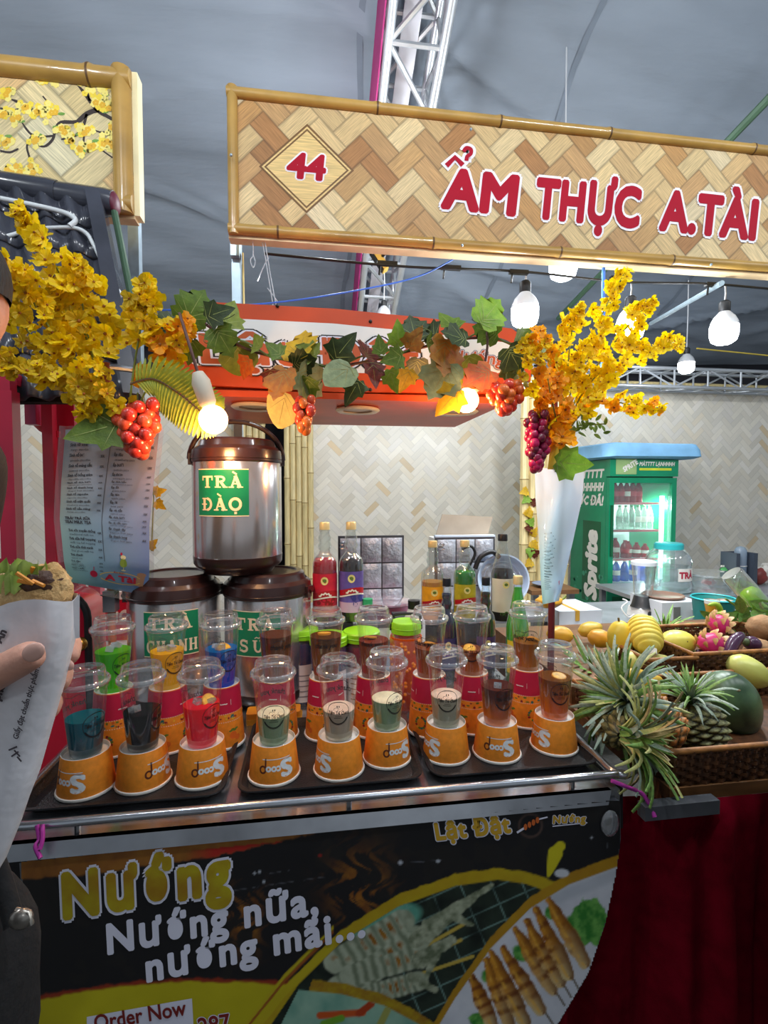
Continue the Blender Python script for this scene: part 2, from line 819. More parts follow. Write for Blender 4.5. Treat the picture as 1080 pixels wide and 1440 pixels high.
_arc = lambda cx, cy, rx, ry, a0, a1, n=10: [(cx+rx*math.cos(R(a0+(a1-a0)*i/n)), cy+ry*math.sin(R(a0+(a1-a0)*i/n))) for i in range(n+1)]
SLAB = {
    'T': [([(0, .93), (1, .93)], .14), ([(.5, .93), (.5, 0)], .26), ([(.25, .05), (.75, .05)], .1), ([(.05, .98), (.05, .62)], .1), ([(.95, .98), (.95, .62)], .1)],
    'R': [([(.24, 0), (.24, 1)], .24), ([(0, .05), (.5, .05)], .1), ([(0, .95), (.5, .95)], .1), (_arc(.5, .72, .28, .2, 90, -90), .17), ([(.3, .92), (.5, .92)], .14), ([(.3, .52), (.55, .52)], .12), ([(.5, .5), (.82, .05)], .22), ([(.66, .05), (1.05, .05)], .1)],
    'A': [([(.16, 0), (.5, 1)], .14), ([(.46, 1), (.82, 0)], .27), ([(.3, .33), (.7, .33)], .1), ([(-.04, .05), (.36, .05)], .1), ([(.58, .05), (1.06, .05)], .1)],
    'D': [([(.24, 0), (.24, 1)], .24), ([(0, .05), (.5, .05)], .1), ([(0, .95), (.5, .95)], .1), (_arc(.5, .5, .38, .44, 90, -90, 14), .2), ([(-.06, .5), (.5, .5)], .1)],
    'O': [(_arc(.5, .5, .4, .44, 0, 360, 22), .22)],
    'C': [(_arc(.55, .5, .42, .44, 50, 310, 18), .2), ([(.9, .98), (.9, .66)], .1)],
    'H': [([(.2, 0), (.2, 1)], .22), ([(.8, 0), (.8, 1)], .22), ([(.2, .5), (.8, .5)], .12), ([(-.02, .05), (.42, .05)], .1), ([(.58, .05), (1.02, .05)], .1), ([(-.02, .95), (.42, .95)], .1), ([(.58, .95), (1.02, .95)], .1)],
    'N': [([(.18, 0), (.18, 1)], .14), ([(.84, 0), (.84, 1)], .14), ([(.16, .96), (.84, .06)], .24), ([(-.04, .05), (.38, .05)], .1), ([(-.04, .95), (.3, .95)], .1), ([(.64, .95), (1.04, .95)], .1)],
    'S': [(_arc(.5, .72, .3, .22, 30, 250, 12)+_arc(.5, .27, .33, .23, 80, -150, 12), .2), ([(.84, .98), (.84, .68)], .09), ([(.12, .02), (.12, .34)], .09)],
    'U': [([(.22, 1), (.22, .38)], .22), (_arc(.5, .38, .28, .32, 180, 360, 12), .17), ([(.8, 1), (.8, .38)], .14), ([(0, .95), (.44, .95)], .1), ([(.62, .95), (1, .95)], .1)],
    'grave': [([(.26, 1.34), (.58, 1.12)], .13)],
    'dot': [([(.42, -.2), (.62, -.2)], .18)],
    'tilde': [([(.2, 1.14), (.36, 1.24), (.55, 1.16), (.74, 1.26)], .09)],
    'horn': [([(.96, .95), (1.14, 1.04), (1.12, 1.2)], .1)],
}


def slab_text(mb, glyphs, x, y, h, wd, gap, fn):
    """heavy slab-serif capitals drawn with strokes; glyphs = list of tuples of SLAB keys"""
    for g in glyphs:
        for k in g:
            for pts, w_ in SLAB[k]:
                if len(pts) == 2:      # follow the curve of the drum
                    (a0, b0), (a1, b1) = pts
                    pts = [(a0+(a1-a0)*i/5, b0+(b1-b0)*i/5) for i in range(6)]
                stroke_fn(mb, [(x+a*wd, y+b*h) for a, b in pts], w_*(wd+h)/2, fn)
        x += wd+gap
# ------------------------------------------------------------------ the tent and its setting
M_TENT = mat('tent_fabric', '7a838f', .7, var=.10, vscale=1.2, bump=.7, bscale=7, stretch=(.5, 2.0, 1))
M_ASPH = mat('asphalt', '4b4a48', .9, var=.2, vscale=20, bump=.3)
M_OUTDARK = mat('outside_dark', '1d1c24', .8, var=.1)
M_ALU = mat('truss_aluminium', 'c9cdd2', .35, .65, var=.05)
M_GALV = mat('galvanised_steel', 'a9bcc8', .38, .6, var=.08, vscale=14)

struct('floor', MB().bbox((-6, -4, -.05), (8, 7, 0)), M_ASPH)

_rs = np.random.RandomState(5)
_fold = [(_rs.uniform(-6, 7), _rs.uniform(-1, 5), _rs.uniform(-.5, .5), _rs.uniform(.5, 2.2), _rs.uniform(.018, .045), _rs.uniform(.02, .05)) for _ in range(110)]


def roof_z(x, y):
    z = 4.27-.45*abs(y+.6)+.45*(-3.1+.0)+1.395
    z = 4.27-.45*(y-2.5) if y > -.6 else 4.27-.45*(-3.1)-.45*(-.6-y)
    z += .05*math.sin(x*.9+.4*y)+.03*math.sin(2.1*y+x*.6)+.012*math.sin(7*y+1.3*x)+.006*math.sin(17*y-2.2*x+math.sin(3*x))
    for fx, fy, an, ln, wd, am in _fold:
        dx, dy = x-fx, y-fy
        a = dx*math.cos(an)+dy*math.sin(an)
        b = -dx*math.sin(an)+dy*math.cos(an)
        if abs(a) < ln and abs(b) < wd*5:
            z -= am*math.exp(-(b/wd)**2)*math.cos(a/ln*PI/2)**2
    return z


def tent(a, b):
    x, y = -6+a*14, -3.5+b*8.9
    return (x, y, roof_z(x, y))


ceiling = struct('ceiling', MB().grid(tent, 190, 230), M_TENT, smooth=180)
seam = MB()
for xs in (-2.1, .3, 1.62, 3.4):
    pts = [(xs+.02*math.sin(k), -.5+k*.145, roof_z(xs, -.5+k*.145)-.006) for k in range(41)]
    for i in range(40):
        a, b = Vector(pts[i]), Vector(pts[i+1])
        n = seam.add([a+Vector((-.018, 0, 0)), a+Vector((.018, 0, 0)), b+Vector((.018, 0, 0)), b+Vector((-.018, 0, 0))])
        seam.face((n, n+1, n+2, n+3))
obj('seam', seam, mat('tent_seam', '68717d', .8), ceiling)
# added dark sheet standing for the darkness outside, far behind the stalls
struct('wall_outside_dark', MB().bbox((-6, 5.75, 0), (8, 5.8, 3.2)), M_OUTDARK)

# woven bamboo print on the stall backs
PALW = [lin(c) for c in ('e9e2d4', 'e4ddcf', 'e9e3d7', 'e0d9cb', 'e6dfd0', 'e2dccf', 'e7e1d3', 'e0d8c8', 'e3d9c6', 'e6e0d6')]
PALW += [lin('cdb48c')] if False else []
M_WEAVE = strip_mat('bamboo_weave_print', .08, .14, .40, .3)
M_WALLC = mat('wall_backing', 'd6cfbf', .6)
WY = 4.9
xa, xb = atY(372, 700, WY).x, atY(402, 700, WY).x


def back_wall(name, x0, x1, z0, z1, seed):
    mb = MB()
    weave(mb, x1-x0, z1-z0, .056, 3, PALW*3 + [lin('dcc6a2')], lambda a, b: (x0+a, WY, z0+b), seed, .01*seed, .02)
    o = struct(name, mb, M_WEAVE)
    b2 = MB().bbox((x0, WY+.004, 0), (x1, WY+.05, z1))
    obj('backing', b2, M_WALLC, o)
    return o


WT = 2.60
back_wall('wall_left', -5.5, xa, .35, WT, 3)
wall_back = back_wall('wall_back', xb, 7.5, .35, WT, 8)

# bamboo poles
M_BAM = mat('bamboo_pole_skin', 'd8c48e', .45, var=.09, vscale=9, stretch=(4, 4, .6))
M_NODE = mat('bamboo_node', '8d7443', .6)


def bamboo(mb, a, b, r, seed, step=.42, n=8, mbn=None):
    """one culm from a to b with swollen joints"""
    q = random.Random(seed)
    a, b = Vector(a), Vector(b)
    L = (b-a).length
    pts, rr, t = [a], [r], q.uniform(.1, step)
    while t < L-.02:
        for dt, k in ((-.02, 1), (-.006, 1.14), (.006, 1.14), (.02, 1)):
            if 0 < t+dt < L:
                pts.append(a.lerp(b, (t+dt)/L))
                rr.append(r*k)
        if mbn is not None:
            d = (b-a).normalized()
            mbn.tube([a+d*(t-.004), a+d*(t+.004)], r*1.16, n)
        t += step*q.uniform(.8, 1.15)
    pts.append(b)
    rr.append(r)
    mb.tube(pts, rr, n)


def column(x0, x1, y, z0, z1, n, label, seed):
    t = thing('bamboo_column', label, 'bamboo column', ((x0+x1)/2, y, z0), 'bamboo columns of the stall backs')
    st = (x1-x0)/n
    for i in range(n):
        m1, m2 = MB(), MB()
        x = x0+st*(i+.5)
        bamboo(m1, (x, y, z0), (x, y, z1), st*.49, seed*31+i, .55, 8, m2)
        p = obj('bamboo_pole', m1, M_BAM, t, 40)
        obj('joint_ring', m2, M_NODE, p, 40)
    return t


cx = lambda px, Y: atY(px, 700, Y).x
column(cx(330, WY-.06), cx(374, WY-.06), WY-.08, 0, WT, 5, 'bundle of bamboo poles left of the dark gap, behind the raised tea urn', 1)
column(cx(400, WY-.06), cx(441, WY-.06), WY-.08, 0, WT, 5, 'bundle of bamboo poles right of the dark gap, beside the raised tea urn', 2)
column(cx(731, 4.0), cx(800, 4.0), 4.0, 0, 2.45, 6, 'bundle of bamboo poles standing behind the rolled menu sheet', 3)
struct('trim_1', MB().tube([(1.0, WY-.03, WT+.02), (7.4, WY-.03, WT+.02)], .034, 8), M_BAM, smooth=40)

# ------------------------------------------------------------------ trusses


def truss(name, label, A, B, wdt, hgt, r, bay, side):
    A, B = Vector(A), Vector(B)
    t = thing(name, label, 'truss', A.lerp(B, .5))
    d = (B-A).normalized()
    sx = Vector(side).normalized()
    uz = sx.cross(d).normalized()
    if uz.z < 0:
        uz = -uz
    C = [sx*wdt/2*i+uz*hgt/2*j for i, j in ((-1, -1), (1, -1), (1, 1), (-1, 1))]
    for c in C:
        obj('chord', MB().tube([A+c, B+c], r, 10), M_ALU, t, 40)
    n = max(1, int((B-A).length/bay))
    for f in range(4):
        c0, c1 = C[f], C[(f+1) % 4]
        for i in range(n):
            p, q = A.lerp(B, i/n), A.lerp(B, (i+1)/n)
            obj('brace', MB().tube([p+(c0 if i % 2 else c1), q+(c1 if i % 2 else c0)], r*.55, 6), M_ALU, t, 40)
            obj('cross_bar', MB().tube([p+c0, p+c1], r*.55, 6), M_ALU, t, 40)
    return t


TA, TB = atD(588, 0, 2.53), atD(526, 440, 4.5)
td = (TB-TA).normalized()
tr1 = truss('roof_truss', 'silver box truss running back under the grey tent roof behind the numbered sign', TA-td*.9, TB+td*.35, .29, .29, .026, .33, (1, 0, 0))
M_MAG = mat('magenta_cloth', 'a3256b', .7)
M_WHC = mat('white_cloth', 'd7d6dc', .7)
ux = Vector((1, 0, 0))
uz = ux.cross(td)
uz = -uz if uz.z < 0 else uz
for off, lo, hi, m in ((-.185, -.16, .2, M_MAG), (.0, .12, .16, M_WHC)):
    a, b = TA-td*.9+ux*off, TB+td*.3+ux*off
    mb = MB()
    if m is M_MAG:
        mb.prism([a+uz*lo, a+uz*hi, b+uz*hi, b+uz*lo], (.008, 0, 0))
    else:
        mb.prism([a+ux*-.05+uz*lo, a+ux*.05+uz*lo, b+ux*.05+uz*lo, b+ux*-.05+uz*lo], uz*.008)
    obj('banner_cloth', mb, m, tr1, label='magenta cloth edging' if m is M_MAG else 'white cloth strip')
bz = atY(965, 535, 4.72).z
truss('wall_truss', 'pale box truss lying along the top of the back wall', (.6, 4.72, bz), (7.4, 4.72, bz), .2, .185, .018, .36, (0, 1, 0))

# poles and lines under the roof
single('tent_pole', MB().tube([atD(1100, 119, 2.5), atD(785, 448, 4.7)], .022, 8), mat('green_pole_paint', '3f5a45', .5), 'dark green tent pole slanting down under the roof at right', 'pole', smooth=40)
single('tent_strut', MB().tube([atD(1015, 398, 2.35), atD(915, 455, 3.6)], .013, 8), M_GALV, 'thin pale steel strut slanting behind the hanging bulbs', 'strut', smooth=40)

# ------------------------------------------------------------------ stall sign 44
SY = 2.10
PALS = [lin(c) for c in ('d8b984', 'cca974', 'dec493', 'c49a62', 'b88a52', 'dabd88', 'cfb07c', 'a87644', 'e0cba2', 'c09662')]
M_SIGNW = strip_mat('sign_weave_print', .36, .5, .6, .0)
M_BFRAME = mat('sign_bamboo', 'b08a45', .35, var=.12, vscale=5, coat=.3)
M_BNODE = mat('sign_bamboo_joint', '5b3f20', .5)
M_PLY = mat('sign_plywood', 'd9bd92', .6, var=.08)
M_RED = mat('sign_red', 'a80a28', .65, var=.03, spec=.2)
M_WHT = mat('print_white', 'ece6ee', .45, var=.02)


def sign_board(t, x0, x1, z0, z1, seed, fr, sw, n=2, pal=PALS, end_right=False):
    mb = MB()
    weave(mb, x1-x0, z1-z0, sw, n, pal, lambda a, b: (x0+a, SY, z0+b), seed, .03, .05)
    face = obj('woven_face', mb, M_SIGNW, t)
    obj('board', MB().bbox((x0, SY+.002, z0-.012), (x1, SY+.055, z1)), M_PLY, t)
    for a, b in (((x0, z1), (x1, z1)), ((x0, z0), (x1, z0)), ((x0, z0), (x0, z1)), ((x1, z0), (x1, z1))):
        m1, m2 = MB(), MB()
        hz = a[1] == b[1]
        s = fr if a[1] == z0 or (not hz and a[0] == x0) else -fr
        dx, dz = (0, s) if hz else ((fr if a[0] == x0 else -fr), 0)
        bamboo(m1, (a[0]+dx, SY-.004, a[1]+dz), (b[0]+dx, SY-.004, b[1]+dz), fr, seed+int(a[0]*10+b[1]*7), .62, 12, m2)
        p = obj('bamboo_rail' if hz else 'bamboo_stile', m1, M_BFRAME, t, 40)
        obj('joint_ring', m2, M_BNODE, p, 40)
    return face


sx0, sx1, sz0, sz1 = -.328, 2.52, 2.522, 3.09
sg = thing('stall_sign', 'long bamboo-framed stall sign with red number 44 over the drinks cart', 'sign', (sx0, SY, sz0))
sign_board(sg, sx0, sx1, sz0, sz1, 4, .021, .078)
BR = mat('diamond_brown', '6e4a1c', .5)
CRM = mat('diamond_cream', 'd9b978', .5, var=.12, vscale=30, stretch=(.3, 1, 6))
dc = ((432, 174), (498, 240), (431, 300), (364, 234))


def scale_pts(pts, k):
    c = Vector((sum(p[0] for p in pts)/len(pts), sum(p[1] for p in pts)/len(pts)))
    return [tuple(c+(Vector(p)-c)*k) for p in pts]


pl = thing_part = obj('number_diamond', MB(), BR, sg) if False else None
mb = MB()
poly_px(mb, dc, SY-.001)
dia = obj('number_diamond', mb, BR, sg)
for k, lf, m in ((.94, .0015, CRM), (.89, .002, BR), (.84, .0025, CRM)):
    mb = MB()
    poly_px(mb, scale_pts(dc, k), SY-lf)
    obj('diamond_line', mb, m, dia)
mb = MB()
text_px(mb, '44', (404, 248), (455, 253), 35, SY, .09, lift=.003)
obj('number_outline', mb, M_WHT, sg)
mb = MB()
text_px(mb, '44', (404, 248), (455, 253), 35, SY, .045, lift=.0042)
obj('number', mb, M_RED, sg)
for fat, lf, m, nm in ((.10, .003, M_WHT, 'lettering_outline'), (.052, .0045, M_RED, 'lettering')):
    for wd_, p0, p1 in (('AM', (623, 290), (722, 301)), ('THỰC', (753, 304), (896, 318)), ('A.TÀI', (929, 321), (1060, 335))):
        mb = MB()
        text_px(mb, wd_, p0, p1, 55, SY, fat, lift=lf, res=4, space=1.05)
        if wd_ == 'AM':
            ex = 8 if nm != 'lettering' else 0
            hat = [(628-ex*.4, 233+ex*.3), (640, 221), (651+ex*.4, 232+ex*.3)]
            hook = smooth_path([(x, y, 0) for x, y in ((652, 213), (656, 208), (662, 210), (662, 216), (657, 220), (656, 226+ex*.3))], 4)
            ribbon_px(mb, hat, 7+ex, SY-lf-(.0002 if ex else .0006))
            ribbon_px(mb, [(v.x, v.y) for v in hook], 5.5+ex, SY-lf-(.0003 if ex else .0007))
        obj(nm, mb, m, sg)
for px, py in ((325, 218), (650, 345), (1000, 372), (662, 182)):
    obj('screw', MB().ball(atY(px, py, SY-.043), .006, 8, 5), M_GALV, sg, 60)

# ------------------------------------------------------------------ neighbour's sign with blossom
lx1 = atY(187, 200, SY).x
sgl = thing('blossom_sign', 'bamboo-framed neighbouring sign printed with yellow apricot blossom branches', 'sign', (lx1, SY, sz0))
lz1, lz0 = atY(187, 101, SY).z, atY(187, 303, SY).z
sign_board(sgl, lx1-2.0, lx1, lz0, lz1, 9, .036, .105, 2, [lin(c) for c in ('e9d9a8', 'e2cd9a', 'ecdfb6', 'dcc48c', 'e6d3a0', 'd9b47c')])
mb = MB()
obj('edge_board', MB().bbox((lx1, SY+.0, lz0), (lx1+.02, SY+.055, lz1)), mat('sign_side', 'eadcae', .5), sgl)
TW = mat('branch_print', '2e1f1a', .6)
brs = [([(98, 106), (118, 130), (134, 152), (150, 163), (163, 170)], [3, 5, 6, 5, 4]), ([(163, 153), (140, 154), (122, 160), (108, 171), (86, 172), (78, 182), (74, 196), (62, 206), (48, 201)], [5, 7, 7, 5, 5, 4, 4, 3, 2]),
       ([(0, 135), (22, 142), (40, 152), (55, 159)], [2, 4, 4, 3]), ([(24, 160), (36, 180), (46, 190), (60, 192), (74, 191)], [2, 3, 4, 3, 3]), ([(46, 190), (38, 205), (41, 220), (44, 234)], [4, 3, 3, 2]),
       ([(120, 114), (122, 126), (126, 142)], [2, 3, 3]), ([(147, 112), (149, 130), (148, 152)], [2, 3, 4]), ([(122, 160), (116, 180), (104, 192), (86, 196)], [4, 4, 3, 2]), ([(118, 190), (116, 204), (106, 210)], [3, 2, 2]),
       ([(130, 182), (142, 186), (152, 185)], [2, 3, 2]), ([(0, 212), (14, 214), (26, 209)], [3, 3, 2]), ([(60, 135), (68, 145), (72, 152)], [2, 2, 2]), ([(140, 208), (150, 216), (162, 224)], [2, 2, 1]), ([(0, 152), (12, 155), (30, 153)], [3, 2, 2])]
mb = MB()
for pts, wd in brs:
    sp = smooth_path([(p[0], p[1], 0) for p in pts], 4)
    ws = [wd[min(int(i/4), len(wd)-1)] for i in range(len(sp))]
    ribbon_px(mb, [(p.x, p.y) for p in sp], ws, SY-.001)
pr = obj('branch_print', mb, TW, sgl)
PET = [mat('petal_print', 'f0d33a', .5), mat('petal_print_pale', 'f2e07a', .5), mat('petal_print_deep', 'e3ae1e', .5), mat('leaf_print', '6d9a3a', .5)]
cl = [(130, 122, 20), (110, 108, 12), (70, 160, 20), (56, 158, 12), (120, 182, 14), (150, 122, 16), (158, 180, 12), (145, 200, 13), (30, 235, 18), (45, 238, 12), (8, 200, 14), (50, 195, 14), (20, 165, 14), (10, 130, 12), (112, 210, 12), (80, 110, 12),
      (5, 160, 10), (98, 195, 9), (155, 150, 12), (140, 145, 12), (85, 185, 12), (14, 242, 10), (60, 108, 10), (35, 150, 10), (158, 205, 8), (128, 205, 8)]
for mi, m in enumerate(PET):
    mb = MB()
    q = random.Random(mi+3)
    for x, y, s in cl:
        for _ in range({0: 5, 1: 5, 2: 2, 3: 1}[mi]):
            a, d = q.uniform(0, 2*PI), s*math.sqrt(q.random())*(1.0 if mi != 2 else .5)
            px, py = x+d*math.cos(a), y+d*math.sin(a)*.8
            if 0 < px+3 and px < 160 and 103 < py < 252:
                if mi == 3:
                    disc_px(mb, (px, py), (5.5, 2.2), SY-.0011, 8, a)
                else:
                    for k in range(5):
                        disc_px(mb, (px+2.6*math.cos(a+k*1.257), py+2.6*math.sin(a+k*1.257)), 2.3, SY-.0012-.0001*mi-.00002*k, 7)
    obj('blossom_print' if mi != 3 else 'leaf_print', mb, m, pr, kind='stuff')

# posts carrying the signs
for px, lb, zt, wd in ((333, 'pale steel post under the left end of the numbered sign', sz0, .036), (191, 'pale steel post beside the blossom sign, above the left yellow flowers', 3.02, .042)):
    x = atY(px, 400, SY+.16).x
    t = thing('sign_post', lb, 'post', (x, SY+.16, 0))
    obj('post', MB().bbox((x-wd/2, SY+.16-wd/2, 0), (x+wd/2, SY+.16+wd/2, zt)), M_GALV, t)
    obj('foot_plate', MB().bbox((x-.07, SY+.09, 0), (x+.07, SY+.23, .01)), M_GALV, t)
    if px == 333:
        obj('arm', MB().bbox((x-wd/2, SY+.11, sz0-.03), (x+wd/2, SY+.2, sz0+.1)), M_GALV, t)
        obj('yellow_cord', MB().tube([(x+.028, SY+.15, sz0), (x+.03, SY+.15, 2.3), (x+.026, SY+.15, 1.9)], .004, 6), mat('yellow_cord', 'd9c37a', .6), t, 40)
# ------------------------------------------------------------------ drinks cart
M_SS = mat('stainless', 'b9bdc4', .22, .9, var=.06, vscale=5, stretch=(1, 8, 8))
M_SSD = mat('worn_stainless', '8f9298', .35, .8, var=.12, vscale=8)
M_BLK = mat('black_panel', '17171a', .5)
CTZ = .843           # counter surface
PY = .975            # plane of the printed front
cart = thing('food_cart', 'black and stainless drinks cart with a printed grill advertisement on its front', 'cart', (.05, 1.3, 0))
obj('counter_top', MB().bbox((-.612, .985, CTZ-.03), (.665, 1.93, CTZ)), M_SS, cart)
mb = MB()
q = [(-.615, .985, CTZ), (.645, .985, CTZ), (.63, .972, CTZ-.024), (-.6, .972, CTZ-.024)]
mb.prism(q, (0, .012, 0))
obj('counter_lip', mb, M_SSD, cart)
obj('cabinet_body', MB().bbox((-.585, 1.0, .1), (.50, 1.88, CTZ-.03)), M_BLK, cart)
rail = MB()
rz = CTZ+.026
rail.tube(smooth_path([(-.60, 1.5, rz), (-.60, 1.2, rz), (-.598, 1.03, rz), (-.57, 1.0, rz), (-.3, 1.0, rz), (.07, 1.0, rz), (.64, 1.0, rz), (.662, 1.02, rz), (.665, 1.3, rz), (.665, 1.5, rz)], 5), .0085, 10)
rl = obj('guard_rail', rail, M_SS, cart, 60)
for x in (-.45, .069, .56):
    obj('rail_post', MB().tube([(x, 1.0, CTZ-.025), (x, 1.0, rz)], .006, 8), M_SS, cart, 40)
obj('cord_knot', MB().tube(smooth_path([atY(52, 1160, .985), atY(55, 1180, .975), atY(50, 1190, .965), atY(57, 1207, .955)], 5), .004, 6).tube(smooth_path([atY(60, 1160, .985), atY(60, 1180, .97), atY(56, 1195, .96)], 5), .004, 6), mat('purple_cord', 'a02a8c', .6), cart, 60)

# wheels
for x in (-.4, .36):
    for y in (1.12, 1.72):
        w_ = obj('caster', MB().tube([(x-.02, y, .055), (x+.02, y, .055)], .055, 16), mat('rubber', '222222', .8), cart, 40)
        obj('caster_fork', MB().bbox((x-.03, y-.02, .06), (x+.03, y+.02, .12)), M_SSD, w_)

# ---- printed front: colours of the print on a fine grid, letters as flat film on top
ST = 2.0
xs = np.arange(22, 884, ST)
ys = np.arange(1120, 1500, ST)
GX, GY = np.meshgrid(xs, ys)


def vnoise(x, y, sc, seed):
    rs = np.random.RandomState(seed)
    T = rs.rand(64, 64)
    X, Y = x/sc, y/sc
    xi, yi = np.floor(X).astype(int), np.floor(Y).astype(int)
    fx, fy = X-xi, Y-yi
    fx, fy = fx*fx*(3-2*fx), fy*fy*(3-2*fy)
    g = lambda a, b: T[(yi+b) % 64, (xi+a) % 64]
    return (g(0, 0)*(1-fx)+g(1, 0)*fx)*(1-fy)+(g(0, 1)*(1-fx)+g(1, 1)*fx)*fy


def fbm(x, y, sc, seed):
    return .55*vnoise(x, y, sc, seed)+.28*vnoise(x, y, sc/2.1, seed+1)+.17*vnoise(x, y, sc/4.3, seed+2)


IMG = np.zeros(GX.shape+(3,))
L3 = lambda c: np.array(lin(c))


def paint(mask, col, col2=None, t=None):
    m = np.clip(mask, 0, 1)[..., None]
    c = L3(col) if not isinstance(col, np.ndarray) else col
    if col2 is not None:
        tt = np.clip(t, 0, 1)[..., None]
        c = c*(1-tt)+L3(col2)*tt
    IMG[:] = IMG*(1-m)+c*m


def soft(d, w=1.5):
    return np.clip(.5-d/w, 0, 1)


def interp(v, pts):
    p = sorted(pts)
    return np.interp(v, [a for a, _ in p], [b for _, b in p])


def seg(p, q, gx=GX, gy=GY):
    p, q = np.array(p, float), np.array(q, float)
    d = q-p
    t = np.clip(((gx-p[0])*d[0]+(gy-p[1])*d[1])/(d@d), 0, 1)
    return np.hypot(gx-p[0]-t*d[0], gy-p[1]-t*d[1]), t


n1, n2, n3 = fbm(GX, GY, 24, 1), fbm(GX, GY, 9, 7), fbm(GX, GY, 60, 13)
IMG[:] = L3('18181b')
paint((n3 > .62)*.25, '2a2620')
# burnt band along the top left
topy = interp(GX, [(28, 1213), (870, 1126)])
band = interp(GX, [(22, 24), (150, 26), (300, 20), (440, 2), (470, -6), (900, -6)])
paint(soft(GY-topy-band-8*(n2-.5), 3), 'a06a24', '6e3c1c', n1)
paint(soft(GY-topy-band-8*(n2-.5), 3)*soft(np.abs(GX-350)-70, 40)*(GY-topy > 8), 'a8241c')
# smoke and flames
for cx_, cy_, rx_, ry_ in ((505, 1250, 36, 45), (345, 1290, 22, 40), (520, 1320, 20, 30)):
    fl = fbm(GX+14*np.sin(GY/9), GY*.6, 11, 21)
    k = np.exp(-((GX-cx_)/rx_)**2-((GY-cy_)/ry_)**2)
    paint(np.clip((fl-.5)*9, 0, 1)*k*.9, 'b0741f', '6a2f14', n2)
# yellow ground at the lower left
yl = interp(GX, [(22, 1412), (60, 1400), (130, 1388), (200, 1379), (280, 1375), (350, 1377), (420, 1380), (470, 1400)])
mk = soft(yl-GY+7*(n2-.5), 3)*(GX < 440)
paint(mk, '8c3018')
paint(soft(yl+5-GY+7*(n1-.5), 3)*(GX < 440), 'b0a412', 'c4b81c', n3)
# circle 1 (squid)
r1 = lambda off: interp(GX, [(330, 1500+off), (370, 1440+off), (420, 1367+off), (480, 1308+off), (560, 1258+off), (640, 1229+off), (700, 1220+off), (740, 1226+off), (790, 1244+off), (860, 1290+off)])
paint(soft(r1(0)-GY+4*(n2-.5), 2), 'b8a41a', 'a88612', n1)
in1 = soft(r1(17)-GY, 2)
paint(in1, '0e1814', '2c3a2e', n1*1.4-.3)
lf = soft(np.hypot((GX-545-(GY-1290)*-.9)/46, (GY-1295)/26)-1, .2)*in1
paint(lf, '3f8a78', '78b09a', n1)
wd1 = np.minimum(np.abs(((GX-640)*.45+(GY-1270)*1.0+400) % 26-13), np.abs(((GX-640)*1.0-(GY-1270)*.42+400) % 44-22))
paint(soft(wd1-1.0, 1.5)*in1*(GX > 560)*.7*np.clip(n1*2-.3, 0, 1), '7fa39a')
for p, q in (((560, 1362), (648, 1322)), ((575, 1375), (665, 1345)), ((590, 1335), (655, 1298))):
    d, t = seg(p, q)
    paint(soft(d-2.4, 1.5)*in1, 'b8a044')
for p, q, r in (((478, 1392), (585, 1322), 20), ((472, 1352), (566, 1296), 17), ((492, 1372), (590, 1345), 15), ((520, 1398), (588, 1380), 14), ((470, 1400), (540, 1402), 12)):
    d, t = seg(p, q)
    rib = .5+.5*np.sin(t*46+n2*2)
    paint(soft(d-r-3*(n2-.5), 3)*in1, '6f7a62', 'b4bca4', rib*.8+n1*.5-.2)
    paint(soft(d-r*.55, 6)*in1*np.clip((rib-.45)*3, 0, 1)*np.clip((n1-.42)*6, 0, 1), 'a8741f', '6b3c12', n2)
for p, q, r in (((585, 1322), (640, 1275), 11), ((600, 1318), (668, 1262), 8), ((590, 1350), (636, 1322), 12), ((600, 1300), (690, 1246), 7), ((580, 1375), (612, 1392), 8), ((640, 1290), (664, 1300), 6), ((620, 1330), (600, 1372), 7)):
    d, t = seg(p, q)
    paint(soft(d-r*(1-.5*t)-4*(n2-.5), 2)*in1, '5f6a50', 'b0b69c', n2*1.6-.4)
# circle 3 at the bottom (chillies)
r3 = lambda off: interp(GX, [(380, 1386+off), (420, 1378+off), (480, 1384+off), (540, 1400+off), (600, 1432+off), (650, 1480+off)])
m3 = (GX > 385)*(GX < 640)
paint(soft(r3(-2)-GY+5*(n2-.5), 2)*m3*(GX > 420+(1440-GY)*.3), 'b09a18', '8c5a1a', n2)
in3 = soft(r3(14)-GY, 2)*(GX > 400+(1430-GY)*.5)*(GX < 650)
paint(in3, '5d9484', '9cc0a8', n1)
for p, q, c in (((450, 1428), (510, 1424), 'c0501c'), ((505, 1425), (522, 1412), 'a83a14'), ((455, 1440), (480, 1432), '6aa02c'), ((535, 1440), (545, 1420), '9a9c50')):
    d, t = seg(p, q)
    paint(soft(d-5, 2)*in3, c)
# diagonal swoosh between the yellow ground and the squid circle
for off, w_, c in ((0, 8, 'b8a61a'), (16, 3, '94501a'), (22, 3, 'b8a61a')):
    d = GY-interp(GX, [(340, 1470), (400, 1395), (470, 1325), (560, 1266)])+off
    paint(soft(np.abs(d)-w_*(.6+.8*n1), 2)*(GX > 335)*(GX < 470), c)
